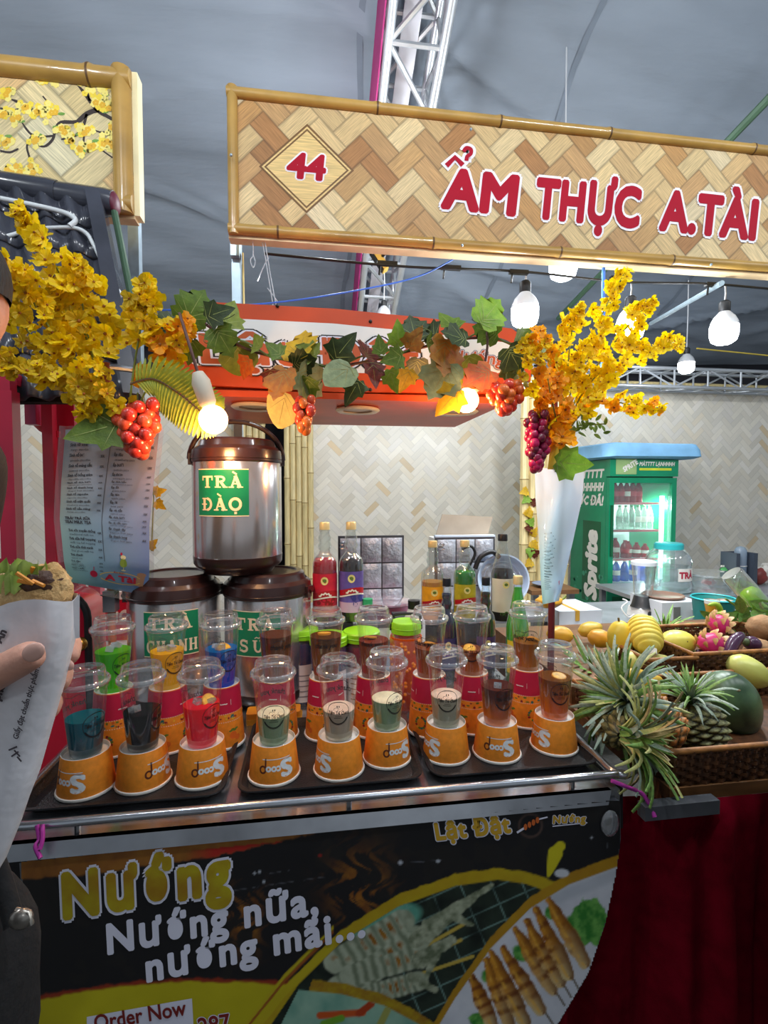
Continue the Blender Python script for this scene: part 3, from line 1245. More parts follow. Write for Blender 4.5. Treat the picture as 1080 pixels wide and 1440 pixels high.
# circle 2 (prawns on a white plate)
r2 = lambda off: interp(GX, [(585, 1500+off), (610, 1438+off), (640, 1388+off), (690, 1318+off), (745, 1262+off), (800, 1228+off), (868, 1203+off), (890, 1198+off)])
paint(soft(r2(0)-GY+3*(n2-.5), 2)*(GX > 580), 'b08a16', 'a4741a', n1)
in2 = soft(r2(16)-GY, 2)*(GX > 585)
paint(in2, 'bfc2cc', 'd6d8de', n1)
paint(soft(np.abs(GY-interp(GX, [(760, 1262), (860, 1222)])-10)-9, 8)*in2*.5, 'a4acb6')
for cx_, cy_, rr_ in ((828, 1290, 24), (842, 1308, 20), (818, 1312, 17), (776, 1283, 10), (733, 1340, 12), (686, 1372, 9), (672, 1436, 12), (805, 1300, 12)):
    d = np.hypot(GX-cx_, GY-cy_)-rr_*(.75+.55*n2)
    paint(soft(d, 3)*in2, '2f7a2c', '6fae52', np.clip((n2-.35)*2.4, 0, 1))
PR = [((663, 1374), (693, 1440)), ((684, 1350), (716, 1442)), ((691, 1340), (738, 1438)), ((707, 1334), (760, 1420)), ((725, 1306), (776, 1392)), ((741, 1296), (787, 1381)), ((754, 1279), (799, 1370)), ((771, 1264), (822, 1354))]
for p, q in PR:
    q2 = (q[0]+(q[0]-p[0])*.35, q[1]+(q[1]-p[1])*.25)
    d, t = seg(p, q2)
    paint(soft(d-1.3, 1.2)*in2, '5a4a2c')
    d, t = seg(p, q)
    rad = 4+8.5*np.sin(np.clip(t, .04, 1)*2.3)*(1-.25*t)
    d = d + .0
    m = soft(d-rad-5.5*(n2-.5), 2)*in2
    paint(m, 'c08022', 'd0b884', t*1.3-.45+.7*(n2-.5))
    paint(m*np.clip((.5+.5*np.sin(t*34)-.35)*1.4, 0, 1)*np.clip((n1-.33)*4, 0, 1)*(t < .9), '8a4a14', '5d2c0c', n2)
    side = np.sign((GX-p[0])*(q[1]-p[1])-(GY-p[1])*(q[0]-p[0]))
    paint(m*np.clip(.35+side*d/rad*.8, 0, 1)*.8, '5a2608')
    paint(m*soft(np.abs(d*side+rad*.35)-rad*.2, 3)*np.clip(n2*4-1.5, 0, 1)*.8, 'e0a83c')
# droplet and shell
d, t = seg((771, 1233), (781, 1200))
paint(soft(d-(1+9.5*t**.7), 1.5), 'c8bc1e')
d, t = seg((781, 1197), (788, 1190))
paint(soft(d-7, 1.5)*(GX > 778), 'c8bc1e')
d = np.hypot((GX-790)/10, (GY-1228)/6)-1
paint(soft(d*6, 1.5), 'c7cbd2')
# logo disc behind the little skewer
d = np.abs(np.hypot(GX-746, GY-1161)-16)
paint(soft(d-1.6, 1.5), '4a3a34')
# scratches
for p, q in (((330, 1252), (470, 1231)), ((545, 1215), (620, 1210)), ((380, 1228), (420, 1222)), ((150, 1262), (200, 1254)), ((850, 1150), (856, 1210))):
    d, t = seg(p, q)
    paint(soft(d-.5, 1.2)*(n2 > .45)*.5, '70727a')
for x, y, r in ((616, 1211, 2.5), (371, 1240, 2), (365, 1226, 2), (358, 1228, 2), (563, 1213, 3), (832, 1178, 1.6), (450, 1203, 2.5)):
    paint(soft(np.hypot(GX-x, GY-y)-r, 1.5), 'aeb2bb' if x != 450 else '8a2420')
# outline of the panel
right = interp(GY, [(1120, 872), (1180, 874), (1230, 867), (1300, 852), (1370, 828), (1440, 786), (1500, 744)])
left = interp(GY, [(1200, 27), (1440, 46), (1500, 52)])
ins = (GX > left) & (GX < right) & (GY > topy-2)
V3 = np.zeros(GX.shape+(3,))
d_ = np.array(FW)[None, None]+np.array(RT)[None, None]*((GX-540)/FPX)[..., None]-np.array(UP)[None, None]*((GY-720)/FPX)[..., None]
V3 = np.array(CAM)+d_*(PY/d_[..., 1])[..., None]
ny, nx = GX.shape
I = np.arange(ny*nx).reshape(ny, nx)
ok = ins[:-1, :-1] & ins[1:, :-1] & ins[:-1, 1:] & ins[1:, 1:]
Q = np.stack([I[1:, :-1][ok], I[1:, 1:][ok], I[:-1, 1:][ok], I[:-1, :-1][ok]], -1)
used = np.unique(Q)
rem = np.full(ny*nx, -1)
rem[used] = np.arange(len(used))
me = bpy.data.meshes.new('printed_front')
off = root_loc(cart)
me.from_pydata((V3.reshape(-1, 3)[used]-np.array(off)).tolist(), [], rem[Q].tolist())
ca = me.color_attributes.new('Col', 'FLOAT_COLOR', 'POINT')
cc = np.concatenate([IMG.reshape(-1, 3)[used], np.ones((len(used), 1))], 1)
ca.data.foreach_set('color', cc.ravel().astype(np.float32))
M_PRINT = mat('advert_print', 'ffffff', .38, attr=True, var=.05, vscale=12)
me.materials.append(M_PRINT)
front = obj('printed_front', me, None, cart, world=False)
# board behind the print, cut to the same curved outline
edge = [(27, 1214), (872, 1128), (873, 1180), (866, 1230), (851, 1300), (827, 1370), (785, 1440), (743, 1499), (52, 1499), (45, 1440)]
obj('front_board', MB().prism([atY(x, y, PY+.002) for x, y in edge], (0, .014, 0)), M_SSD, cart)

M_YEL = mat('letter_yellow', 'b9ad1c', .4, col2='9c7414', vscale=14)
M_LTW = mat('letter_white', 'dcdcec', .4, var=.03)


def film(name, mats, *rows):
    for i, (m, args) in enumerate(zip(mats, rows)):
        for a in args:
            mb = MB()
            text_px(mb, a[0], a[1], a[2], a[3], PY, a[4], shear=a[5], res=4, lift=.0008+.0006*i, space=a[6] if len(a) > 6 else 1.0)
            obj(name if i == 0 else name+'_fill', mb, m, front)


film('headline', (M_LTW, M_YEL), [('Nướng', (92, 1290), (322, 1252), 62, .105, .12, 1.22)], [('Nướng', (92, 1290), (322, 1252), 62, .058, .12, 1.22)])
film('slogan', (M_LTW,), [('Nướng nữa,', (153, 1341), (446, 1284), 42, .042, .14, 1.14), ('nướng mãi...', (208, 1380), (512, 1316), 41, .042, .14, 1.14)])
film('logo_lettering', (M_LTW, mat('letter_gold', 'c49a2a', .4)), [('Lật Đật', (615, 1181), (718, 1170), 24, .10, -.06, 1.1), ('Nướng', (778, 1158), (823, 1156), 11, .11, .1, 1.1)],
     [('Lật Đật', (615, 1181), (718, 1170), 24, .05, -.06, 1.1), ('Nướng', (778, 1158), (823, 1156), 11, .05, .1, 1.1)])
mb = MB()
ribbon_px(mb, [(727, 1171), (738, 1164)], 3, PY-.001)
ribbon_px(mb, [(758, 1152), (770, 1149)], 2, PY-.001)
ribbon_px(mb, [(777, 1162), (826, 1157)], 1.5, PY-.001)
obj('logo_skewer', mb, M_LTW, front)
mb = MB()
for k in range(4):
    disc_px(mb, (739+k*5.6, 1163-k*3.2), (2.6, 4.6), PY-.0014, 10)
obj('logo_meat', mb, mat('letter_orange', 'c4622a', .4), front)
mb = MB()
poly_px(mb, [(122, 1430), (270, 1404), (272, 1440), (272, 1470), (122, 1492)], PY-.0006)
obj('order_box', mb, M_LTW, front)
mb = MB()
text_px(mb, 'Order Now', (134, 1449), (262, 1427), 22, PY, .02, shear=.05, lift=.0014)
obj('order_lettering', mb, mat('letter_maroon', '7a1f1c', .4), front)
for i, (fat, m) in enumerate(((.06, M_LTW), (.02, MATS['letter_maroon']))):
    mb = MB()
    text_px(mb, '287', (281, 1455), (325, 1448), 24, PY, fat, lift=.0008+.0006*i)
    obj('phone_lettering', mb, m, front)

# ---- canopy: fascia with logo, red soffit with downlights
FYc = 1.60
M_ORG = mat('canopy_orange', 'c8491f', .4, var=.07)
M_CWH = mat('canopy_white', 'e4e2e0', .4, var=.03)
top_pts = [(238, 470), (250, 440), (285, 424), (470, 434), (600, 447), (720, 462), (750, 485)]
bot_pts = [(745, 548), (690, 553), (470, 551), (262, 540), (238, 520)]
out = top_pts+bot_pts
fas = obj('canopy_fascia', MB().prism([atY(x, y, FYc) for x, y in out], (0, .03, 0)), M_ORG, cart)
mb = MB()
poly_px(mb, [(250, 478), (262, 455), (292, 446), (470, 455), (600, 468), (715, 482), (735, 498), (720, 520), (690, 527), (470, 524), (275, 514), (255, 502)], FYc-.001)
obj('white_field', mb, M_CWH, fas)
M_LBK = mat('letter_black', '1c1614', .5)
M_LOR = mat('letter_brick', 'b9552a', .45)
for i, (fat, m) in enumerate(((.085, M_LBK), (.055, M_LTW), (.02, M_LOR))):
    for wd_, p0, p1, hh_, sh_ in (('Lật', (285, 510), (420, 514), 43, -.15), ('Đật', (448, 516), (590, 522), 41, -.1), ('Nướng', (632, 509), (708, 513), 18, .1)):
        mb = MB()
        text_px(mb, wd_, p0, p1, hh_, FYc, fat, shear=sh_, lift=.002+.0008*i)
        obj('canopy_lettering', mb, m, fas)
sz = 1.79
so = MB()
bx0, bx1 = atY(238, 540, FYc).x, atY(745, 550, FYc).x
so.bbox((bx0, FYc+.0, sz), (bx1-.08, 2.22, sz+.02))
obj('canopy_soffit', so, M_ORG, cart)
obj('canopy_roof', MB().bbox((bx0, FYc+.03, sz+.02), (bx1-.08, 2.2, sz+.22)), M_ORG, cart)
for k, (px, py) in enumerate(((358, 570), (503, 575), (642, 577))):
    p = atZ(px, py, sz-.002)
    rg = obj('downlight_ring', MB().lathe([(.052, -.001), (.075, -.001), (.078, -.006), (.07, -.012), (.052, -.008)], 24, p), mat('ring_white', 'e8dcc8', .4), cart, 50)
    obj('downlight_lens', MB().lathe([(.001, -.004), (.054, -.004)], 24, p), mat('lens_grey', 'b89f8a', .3), rg)
for px, py in ((390, 430), (521, 452), (521, 548)):
    obj('bolt', MB().ball(atY(px, py, FYc-.001), .006, 8, 5), M_BLK, cart, 60)
PLX, PRX = atY(157, 860, 1.515).x, atY(777, 760, 1.55).x
M_RUST = mat('orange_pole_paint', 'b3562c', .5, var=.15, vscale=20)
for x, PLY in ((PLX, 1.515), (PRX, 1.55)):
    p = obj('canopy_pole', MB().tube([(x, PLY, CTZ-.02), (x, PLY, 1.86)], .011, 10), M_RUST if x < 0 else mat('pole_maroon', '6a1c26', .5), cart, 40)
    obj('pole_arm', MB().tube([(x, PLY, 1.85), ((bx0+.02) if x < 0 else (bx1-.1), FYc+.05, 1.86)], .009, 8), M_SSD, p, 40)
    if x < 0:
        obj('pole_clamp', MB().bbox((x-.016, PLY-.02, 1.155), (x+.016, PLY+.016, 1.215)), M_SSD, p)
        obj('clamp_wire', MB().tube([(x-.02, PLY-.022, 1.205), (x+.016, PLY-.022, 1.2), (x+.02, PLY-.01, 1.21)], .002, 5), M_BLK, p)
# clamp and tape at the right end of the counter
obj('end_plate', MB().prism([atY(866, 1108, 1.0), atY(876, 1108, 1.0), atY(876, 1165, 1.0), atY(866, 1165, 1.0)], (0, .3, 0)), M_BLK, cart)
obj('plastic_wrap', MB().ball(atY(858, 1158, .968), (.022, .008, .03), 10, 6), clear('loose_film', 'dfe3ea', .2, .12), cart, 180)
# ------------------------------------------------------------------ trays
M_TRAY = mat('tray_black', '1b1a1c', .45, bump=.25, bscale=260)


def rrect(x, y, hx, hy, r, z, k=5):
    out = []
    for i, (sx, sy) in enumerate(((1, 1), (-1, 1), (-1, -1), (1, -1))):
        for j in range(k+1):
            a = R(90*i+90*j/k)
            out.append((x+sx*(hx-r)+r*math.cos(a), y+sy*(hy-r)+r*math.sin(a), z))
    return out


def loft(mb, rings, cap0=True, cap1=True):
    n = len(rings[0])
    ids = [mb.add(r_) for r_ in rings]
    for a, b in zip(ids, ids[1:]):
        for k in range(n):
            k2 = (k+1) % n
            mb.face((a+k, a+k2, b+k2, b+k))
    if cap0:
        mb.face([ids[0]+k for k in range(n)][::-1])
    if cap1:
        mb.face([ids[-1]+k for k in range(n)])


TRZ = CTZ+.009
CT1 = CTZ+.0006
for x0, x1, lb in ((-.603, -.192, 'black serving tray under the teal, black and red drinks'), (-.166, .243, 'black serving tray under the milky green and white drinks'), (.258, .668, 'black serving tray under the amber drink beside the pineapples')):
    xc, hx, yc, hy = (x0+x1)/2, (x1-x0)/2, 1.222, .167
    mb = MB()
    loft(mb, [rrect(xc, yc, hx-.022, hy-.022, .03, CTZ+.0008), rrect(xc, yc, hx-.006, hy-.006, .034, CTZ+.018), rrect(xc, yc, hx, hy, .036, CTZ+.0185), rrect(xc, yc, hx, hy, .036, CTZ+.022),
              rrect(xc, yc, hx-.007, hy-.007, .033, CTZ+.022), rrect(xc, yc, hx-.02, hy-.02, .028, TRZ)])
    single('serving_tray', mb, M_TRAY, lb, 'tray', 'trays on the cart', 30)

# ------------------------------------------------------------------ paper cups used as stands
M_PAPO = mat('paper_orange', 'ea8c22', .6, var=.05, vscale=90, bump=.06, bscale=400)
M_PAPW = mat('paper_white', 'ece7df', .6, var=.02)
M_SCW = mat('scoop_white', 'dfe3e6', .5, var=.02)
M_SCB = mat('scoop_brown', '5c2712', .5)
M_PAPR = mat('paper_crimson', 'c01840', .5, var=.04)
M_SHORT = dict(H=.084, R0=.0568, R1=.0478)


def cone_fn(r0, r1, h, lift=.0005, a0=0.0, flip=False):
    def fn(a, b):
        if flip:
            a, b = -a, h-b
        r = r0+(r1-r0)*b/h+lift
        t = a/((r0+r1)/2)+a0
        return (r*math.sin(t), -r*math.cos(t), b)
    return fn


def paper_body(r0, r1, h):
    body = MB().lathe([(r0-.0005, .004), (r0, .006), (r1, h-.001), (r1-.0005, h)], 32).mesh('body', M_PAPO, 40)
    rim = MB().lathe([(r0-.001, .0065), (r0+.0025, .006), (r0+.0035, .003), (r0+.002, .0002), (r0-.004, 0), (r0-.005, .004), (r0-.002, .0065)], 32).mesh('rim', M_PAPW, 60)
    rec = MB().lathe([(r1-.0004, h), (r1-.0012, h+.0008), (r1-.0022, h), (r1-.003, h-.009), (.001, h-.0092)], 32).mesh('recess', M_PAPW, 40)
    return body, rim, rec


sb, srim, srec = paper_body(.0568, .0478, .084)
tb, trim_, trec = paper_body(.0555, .0440, .155)
f = cone_fn(.0568, .0478, .084, flip=True)
mb = MB()
# inverted lettering: S c o o and a spoon for the last letter, with a rule under it
text_fn(mb, 'S', f, -.036, .030, .036, .05, width=.024, res=3)
text_fn(mb, 'coo', f, -.010, .040, .0165, .05, width=.031, res=3)
rect_fn(mb, -.034, .0245, .030, .0262, f, 8)
scoop_w = mb.mesh('lettering', M_SCW)
mb = MB()
stroke_fn(mb, _arc(.0285, .0468, .0062, .0072, 0, 360, 16), .0038, f)
stroke_fn(mb, [(.0225, .050), (.0225, .0225)], .0036, f)
scoop_b = mb.mesh('spoon_mark', M_SCB)


def short_cup(x, y, rot, label):
    t = thing('paper_cup', label, 'paper cup', (x, y, TRZ+.0006), 'short upturned paper cups')
    t.rotation_euler.z = rot
    b = link('cup_body', sb, t)
    link('lettering', scoop_w, b)
    link('spoon_mark', scoop_b, b)
    link('rolled_rim', srim, t)
    link('base_recess', srec, t)
    return t


# tall cups: crimson upper half, dotted band, orange lower half with fruit
f = cone_fn(.0555, .0440, .155, .0004)
TW_ = 2*PI*.0497
mb = MB()
mb.grid(lambda a, b: f((a-.5)*TW_, .090+b*.063), 32, 1, False)
tc_red = mb.mesh('crimson_band', M_PAPR, 180)
f = cone_fn(.0555, .0440, .155, .0007)
mb = MB()
for zz in (.070, .090):
    for k in range(60):
        a = (k/60-.5)*TW_
        disc_fn(mb, (a, zz), .0011, f, 6)
q = random.Random(2)
for k in range(4):
    a = (k/4-.5)*TW_+.01
    text_fn(mb, '~~~' if k % 2 else '~~', f, a, .112, .008, .06, width=.02, res=1)
    rect_fn(mb, a+.03, .110, a+.0308, .124, f, 1)
tc_wht = mb.mesh('white_dots', M_PAPW)
M_FRG, M_FRO, M_FRD, M_FRT = mat('print_green', '5f7a2a', .5), mat('print_orange', 'd8641e', .5), mat('print_maroon', '8c1f2a', .5), mat('print_teal', '2e6f6a', .5)
M_FRM = [M_FRG, M_FRO, M_FRD, M_FRT, mat('print_yellow', 'e6b32e', .5)]
mb = MB()
for k in range(46):
    mb.m = q.randrange(5)
    disc_fn(mb, ((q.random()-.5)*TW_, q.uniform(.074, .086)), (q.uniform(.002, .005), q.uniform(.0015, .004)), f, 8)
for k in range(5):
    a = (k/5-.5)*TW_+.012
    if k % 2 == 0:
        for j in range(14):
            mb.m = (0, 3, 0, 2, 4)[j % 5]
            disc_fn(mb, (a+.013*math.cos(j*.449), .04+.014*math.sin(j*.449)), (.0036, .0032), f, 7)
    else:
        mb.m = 1
        disc_fn(mb, (a, .034), .009, f, 14)
        disc_fn(mb, (a+.011, .026), .007, f, 14)
        mb.m = 0
        for j in range(4):
            disc_fn(mb, (a-.006+j*.005, .046+.003*(j % 2)), (.005, .0025), f, 8)
tc_fru = mb.mesh('fruit_print', M_FRM)


def tall_cup(x, y, rot, label):
    t = thing('tall_paper_cup', label, 'paper cup', (x, y, TRZ+.0006), 'tall upturned paper cups')
    t.rotation_euler.z = rot
    b = link('cup_body', tb, t)
    link('crimson_band', tc_red, b)
    link('white_dots', tc_wht, b)['kind'] = 'stuff'
    link('fruit_print', tc_fru, b)['kind'] = 'stuff'
    link('rolled_rim', trim_, t)
    link('base_recess', trec, t)
    return t


# ------------------------------------------------------------------ clear drink cups with lids
M_CUP = clear('cup_plastic', 'fcfefe', .10, .02)
M_LID = clear('lid_plastic', 'fafafc', .14, .04)
M_RIMC = clear('lid_rim_plastic', 'f4f6f8', .22, .2)
M_INK = mat('cup_ink', '1d1c1a', .5, var=.02)
CH, C0, C1 = .160, .0315, .0465
cr_ = lambda z: C0+(C1-C0)*z/CH
cw = MB().lathe([(.001, .002), (C0-.003, .002), (C0, 0), (C0+.0005, .002), (cr_(.1), .1), (cr_(.145), .145), (C1+.0006, .146), (C1+.001, CH)], 36).mesh('cup_wall', M_CUP, 50)
lid_rim = MB().lathe([(C1-.0015, CH+.0035), (C1+.002, CH+.0055), (C1+.0048, CH+.003), (C1+.0052, CH-.004), (C1+.003, CH-.0065), (C1+.001, CH-.005)], 36).mesh('lid_rim', M_RIMC, 60)
lid_dome = MB().lathe([(C1-.0015, CH+.0035), (.0435, CH+.0045), (.0415, CH+.024), (.0395, CH+.0275), (.033, CH+.0275), (.031, CH+.0262), (.014, CH+.0262), (.012, CH+.0245), (.001, CH+.0245)], 36).mesh('lid_dome', M_LID, 40)
f = cone_fn(C0, C1, CH, .0005)
mb = MB()
zc = .072
stroke_fn(mb, [(a, b) for a, b in _arc(0, zc, .0255, .0275, 0, 360, 36)], .0011, f)
text_fn(mb, 'Tiệm Trà Chanh', f, 0, zc-.003, .0085, .03, width=.047, res=1, align='C', shear=.2)
for k, (tx, ww) in enumerate((('~~~~~', .014), ('~~~~~~~', .02))):
    text_fn(mb, tx, f, 0, zc-.009-.0038*k, .0036, .05, width=ww, res=1, align='C')
stroke_fn(mb, _arc(0, zc, .0235, .0252, 205, 335, 16), .0024, f)
for s_ in (-1, 1):
    stroke_fn(mb, _arc(s_*.004, zc+.009, .006, .004, 180 if s_ > 0 else 0, 380 if s_ > 0 else 200, 8), .0007, f)
    disc_fn(mb, (s_*.0022, zc+.016), (.0012, .0026), f, 8)
stroke_fn(mb, _arc(0, zc+.020, .016, .006, 20, 160, 8), .0009, f)
cup_ink = mb.mesh('cup_print', M_INK)
mb = MB()
# on the far side, read from behind: thank you
bk = lambda a, b: Vector((-f(a, b)[0], -f(a, b)[1], f(a, b)[2]))
text_fn(mb, 'thank you', bk, 0, .094, .013, .02, width=.058, res=2, align='C', shear=.25)
stroke_fn(mb, [(-.02, .112), (-.01, .118), (.004, .114), (.018, .12)], .0012, bk)
cup_thx = mb.mesh('thanks_print', M_INK)
M_LEMON = mat('lemon_flesh', 'e8b02a', .4, var=.15, vscale=60)
M_PEEL = mat('lemon_peel', 'd98f1e', .5)
M_LITTOP = mat('lit_surface_cream', 'efe6c2', .5, var=.05, vscale=60)  # paler colour paints the drink surface as lit from above
M_ICE = clear('ice', 'e4eef2', .3, .25)


def drink_cup(x, y, z, rot, label, m, level, lit_top=None, lemon=None, ice=0, seed=0):
    t = thing('drink_cup', label, 'drink', (x, y, z), 'lidded drinks on paper cup stands')
    t.rotation_euler.z = rot
    link('cup_wall', cw, t)
    e = .0012
    n = 30
    pr = [(.001, .003), (C0-.004, .003), (cr_(.004)-e, .004)]+[(cr_(level*k/4)-e, max(.005, level*k/4)) for k in range(1, 5)]+[(.001, level)]
    link('drink', MB().lathe(pr, n).mesh('drink', m, 40), t)
    link('cup_print', cup_ink, t)
    link('thanks_print', cup_thx, t)
    rm = link('lid', lid_dome, t)
    link('lid_rim', lid_rim, rm)
    if lit_top:
        link('lit_surface', MB().lathe([(.001, level+.0022), (cr_(level)-.004, level+.0022), (cr_(level)-.0016, level+.0004)], n).mesh('lit_surface', lit_top, 60), t)
    q = random.Random(seed)
    if lemon:
        mb = MB()
        M = Matrix.Rotation(R(lemon[2]), 3, 'X') @ Matrix.Rotation(q.uniform(0, 3), 3, 'Z')
        mb.lathe([(.001, .003), (.0155, .003), (.016, 0), (.0155, -.003), (.001, -.003)], 20, (lemon[0], lemon[1], level+.001), M)
        l = link('citrus_slice', mb.mesh('citrus_slice', M_LEMON, 40), t)
        mb = MB()
        mb.lathe([(.0157, .0034), (.0178, .0026), (.0178, -.0026), (.0157, -.0034)], 20, (lemon[0], lemon[1], level+.001), M)
        link('citrus_peel', mb.mesh('citrus_peel', M_PEEL, 60), l)
    for k in range(ice):
        mb = MB()
        mb.box((q.uniform(-.016, .016), q.uniform(-.016, .016), level-.002+q.uniform(0, .01)), (.018, .018, .014), Euler((q.uniform(0, .6), q.uniform(0, .6), q.uniform(0, 3))).to_matrix())
        link('ice_cube', mb.mesh('ice_cube', M_ICE), t)
    return t


LITTOP_PINK = mat('lit_surface_pink', 'eccdb6', .5, var=.05, vscale=60)  # pinkish version of the painted top light on a drink surface
FR = [  # x, y, rot of stand, rot of drink, words, drink material, level, foam, lemon, ice
    (-.494, 1.126, -45, 30, 'teal drink in a clear lidded cup, first of the front row', drink('drink_teal', '0f8ea2', '0a6476', 0, .09, .12), .082, None, None, 0),
    (-.379, 1.134, 42, 60, 'black drink in a clear lidded cup, between the teal and the red drink', drink('drink_black', '150a0c', '0c0608', 0, .09, .03), .086, None, None, 1),
    (-.252, 1.133, 14, 40, 'bright red drink in a clear lidded cup on the front row', drink('drink_red', 'ff1438', 'ff2a56', 0, .09, .12), .094, None, (.012, -.01, 50), 2),
    (-.092, 1.122, 4, 0, 'pale green milky drink with pale top-lit surface, below the raised tea urn', drink('drink_milk_green', 'b4c9a0', '98b890', 0, .07, .05), .067, M_LITTOP, None, 0),
    (.056, 1.121, -62, -2, 'cloudy white drink with pinkish top between two pale green drinks', drink('drink_cloudy', 'd9cbb8', 'c4bfa8', 0, .07, .12), .069, LITTOP_PINK, None, 0),
    (.174, 1.153, 30, 36, 'pale green milky drink with pale top-lit surface, in front of the orange pearl jar', drink('drink_mint', 'a8c49c', '9ab890', 0, .07, .05), .072, M_LITTOP, None, 0),
    (.320, 1.148, -58, 4, 'greyish white milky drink, next to the dark red drink', drink('drink_greywhite', 'd6d2bc', 'b4baa2', 0, .075, .06), .074, LITTOP_PINK, None, 0),
    (.446, 1.137, 6, 30, 'drink layered dark red over orange, on the front row', drink('drink_redbrown', '6e2818', 'ff9c34', .0, .075, .15), .094, None, None, 1),
    (.602, 1.148, -52, 24, 'amber tea with a citrus slice, last of the front row beside the pineapples', drink('drink_amber', '96581a', 'ff962c', 0, .095, .2), .104, None, (.008, -.006, 12), 0),
]
for i, (x, y, r1, r2, words, m, lev, fo, le, ice) in enumerate(FR):
    y += .018
    short_cup(x, y, R(r1)+math.atan2(-x, y), 'short orange paper cup under the '+words.split(' in ')[0].split(' with ')[0].split(',')[0] + (', below the raised urn' if i == 3 else ', before the pearl jar' if i == 5 else ''))
    drink_cup(x, y, TRZ+.0762, R(r2)+math.atan2(-x, y), words, m, lev, fo, le, ice, i)
BK = [
    ((160, 1055), 20, 35, 'lime green drink in a clear lidded cup, back row beside the hanging menu', drink('drink_lime', '6ad41e', '78f81a', 0, .1, .2), .104, None, None, 3),
    ((236, 1050), -50, 30, 'yellow drink in a clear lidded cup on the back row', drink('drink_yellow', 'ffd024', 'ffdc34', 0, .1, .12), .098, None, None, 3),
    ((312, 1045), -10, 30, 'blue drink in a clear lidded cup on the back row', drink('drink_blue', '0a80d0', '1450f0', .0, .09, .1), .098, None, (0, -.012, 30), 2),
    ((389, 1036), 60, 200, 'dark brown tea, back row in front of the milk tea urn', drink('drink_tea_dark', '74401e', 'c07c40', 0, .12, .15), .124, None, None, 0),
    ((459, 1033), 30, 180, 'brown tea with citrus slice before the blue topping jar', drink('drink_tea_olive', '74481c', 'b4783c', 0, .12, .15), .118, None, (.004, -.01, 8), 0),
    ((526, 1029), 0, 170, 'reddish tea with citrus slice before the red topping jar', drink('drink_tea_red', '8a3a28', 'b86448', 0, .11, .15), .102, None, (.01, -.01, 20), 0),
    ((605, 1030), -15, 160, 'brown tea with orange slice, right of the orange pearl jar', drink('drink_tea_brown', '8a4018', 'cc7434', 0, .09, .2), .082, None, (0, -.012, 35), 0),
    ((664, 1024), 50, 0, 'brown tea with lemon slice, before the green syrup bottle', drink('drink_tea_orange', '8c4420', 'd88030', 0, .08, .2), .070, None, (-.006, -.012, 35), 0),
    ((742, 1016), 20, 160, 'golden brown tea with lemon wedge, last of the back row', drink('drink_tea_gold', '9c641e', 'd8943a', 0, .09, .25), .082, None, (-.014, -.012, 40), 0),
]
for i, (px, r1, r2, words, m, lev, fo, le, ice) in enumerate(BK):
    p = atZ(*px, TRZ)
    y = max(p.y, 1.285)+.01
    tall_cup(p.x, y, R(r1), 'tall crimson and orange upturned paper cup under the '+words.split(' in ')[0].split(' before ')[0].split(',')[0])
    drink_cup(p.x, y, TRZ+.1472, R(r2)+math.atan2(-p.x, y), words, m, lev, fo, le, ice, i+20)

# ------------------------------------------------------------------ tea urns
M_URN = mat('urn_steel', 'd6d2d2', .2, .9, var=.05, vscale=3, stretch=(6, 6, .5))
M_URNB = mat('urn_brown_plastic', '2e1a18', .28, var=.06, coat=.3)
M_LABG = mat('label_green', '0f7a55', .35, var=.08, vscale=8)
M_LABC = mat('label_cream', 'ead9b8', .45)


def urn(x, y, z, label, rot, lines, lab, fold=0.0):
    """lines = rows of SLAB glyph tuples; lab = (centre angle, half width, z0, z1)"""
    t = thing('tea_urn', label, 'tea urn', (x, y, z), 'stacked tea urns')
    P = lambda n, mb, m, sm=40, par=None: link(n, mb.mesh(n, m, sm), par or t)
    P('base', MB().lathe([(.001, 0), (.104, 0), (.112, .012), (.126, .02), (.133, .03), (.1345, .052), (.131, .054)], 40), M_URNB)
    bd = P('steel_body', MB().lathe([(.1325, .050), (.1335, .054), (.1335, .335), (.132, .338)], 48), M_URN)
    ld = P('lid', MB().lathe([(.134, .334), (.1365, .337), (.1365, .352), (.133, .372), (.121, .383), (.1195, .378), (.117, .384), (.112, .400), (.104, .406), (.09, .4062), (.086, .402), (.03, .401), (.001, .401)], 48), M_URNB, 35)
    P('lid_groove', MB().lathe([(.1372, .344), (.1385, .345), (.1372, .346)], 40), M_URNB, 60, ld)
    hd = MB()
    pts = [(.14*math.cos(a), 0, .345+.118*math.sin(a)) for a in [PI*k/20 for k in range(21)]]
    hd.tube(pts, .0075, 8)
    M = Matrix.Rotation(rot, 4, 'Z')
    o = P('carry_handle', hd, M_URNB)
    o.matrix_basis = M @ Matrix.Translation((0, 0, .345)) @ Matrix.Rotation(R(fold), 4, 'X') @ Matrix.Translation((0, 0, -.345))
    for s_ in (-1, 1):
        b = P('handle_lug', MB().box((.136*s_, 0, .345), (.014, .03, .034)), M_URNB, 40)
        b.matrix_basis = M
    a0, hw, z0, z1 = lab
    rr = .1340

    def fn(a, b, lift=0.0):
        an = a0+a/rr
        return ((rr+lift)*math.sin(an), -(rr+lift)*math.cos(an), b)
    mb = MB()
    rect_fn(mb, -hw, z0, hw, z1, lambda a, b: fn(a, b, .0005), 14)
    lb = P('paper_label', mb, M_LABG, 180, bd)
    mb = MB()
    for e in (z0+.001, z1-.001):
        stroke_fn(mb, [(-hw+2*hw*k/12, e) for k in range(13)], .0025, lambda a, b: fn(a, b, .0008))
    for y_, h, x_, wd_, gap, row in lines:
        m2 = MB()
        slab_text(m2, row, x_, y_, h, wd_, gap, lambda a, b: fn(a, b, .0009))
        P('lettering', m2, M_LABC, None, bd)
    P('label_edge', mb, M_LABC, None, bd)
    return t


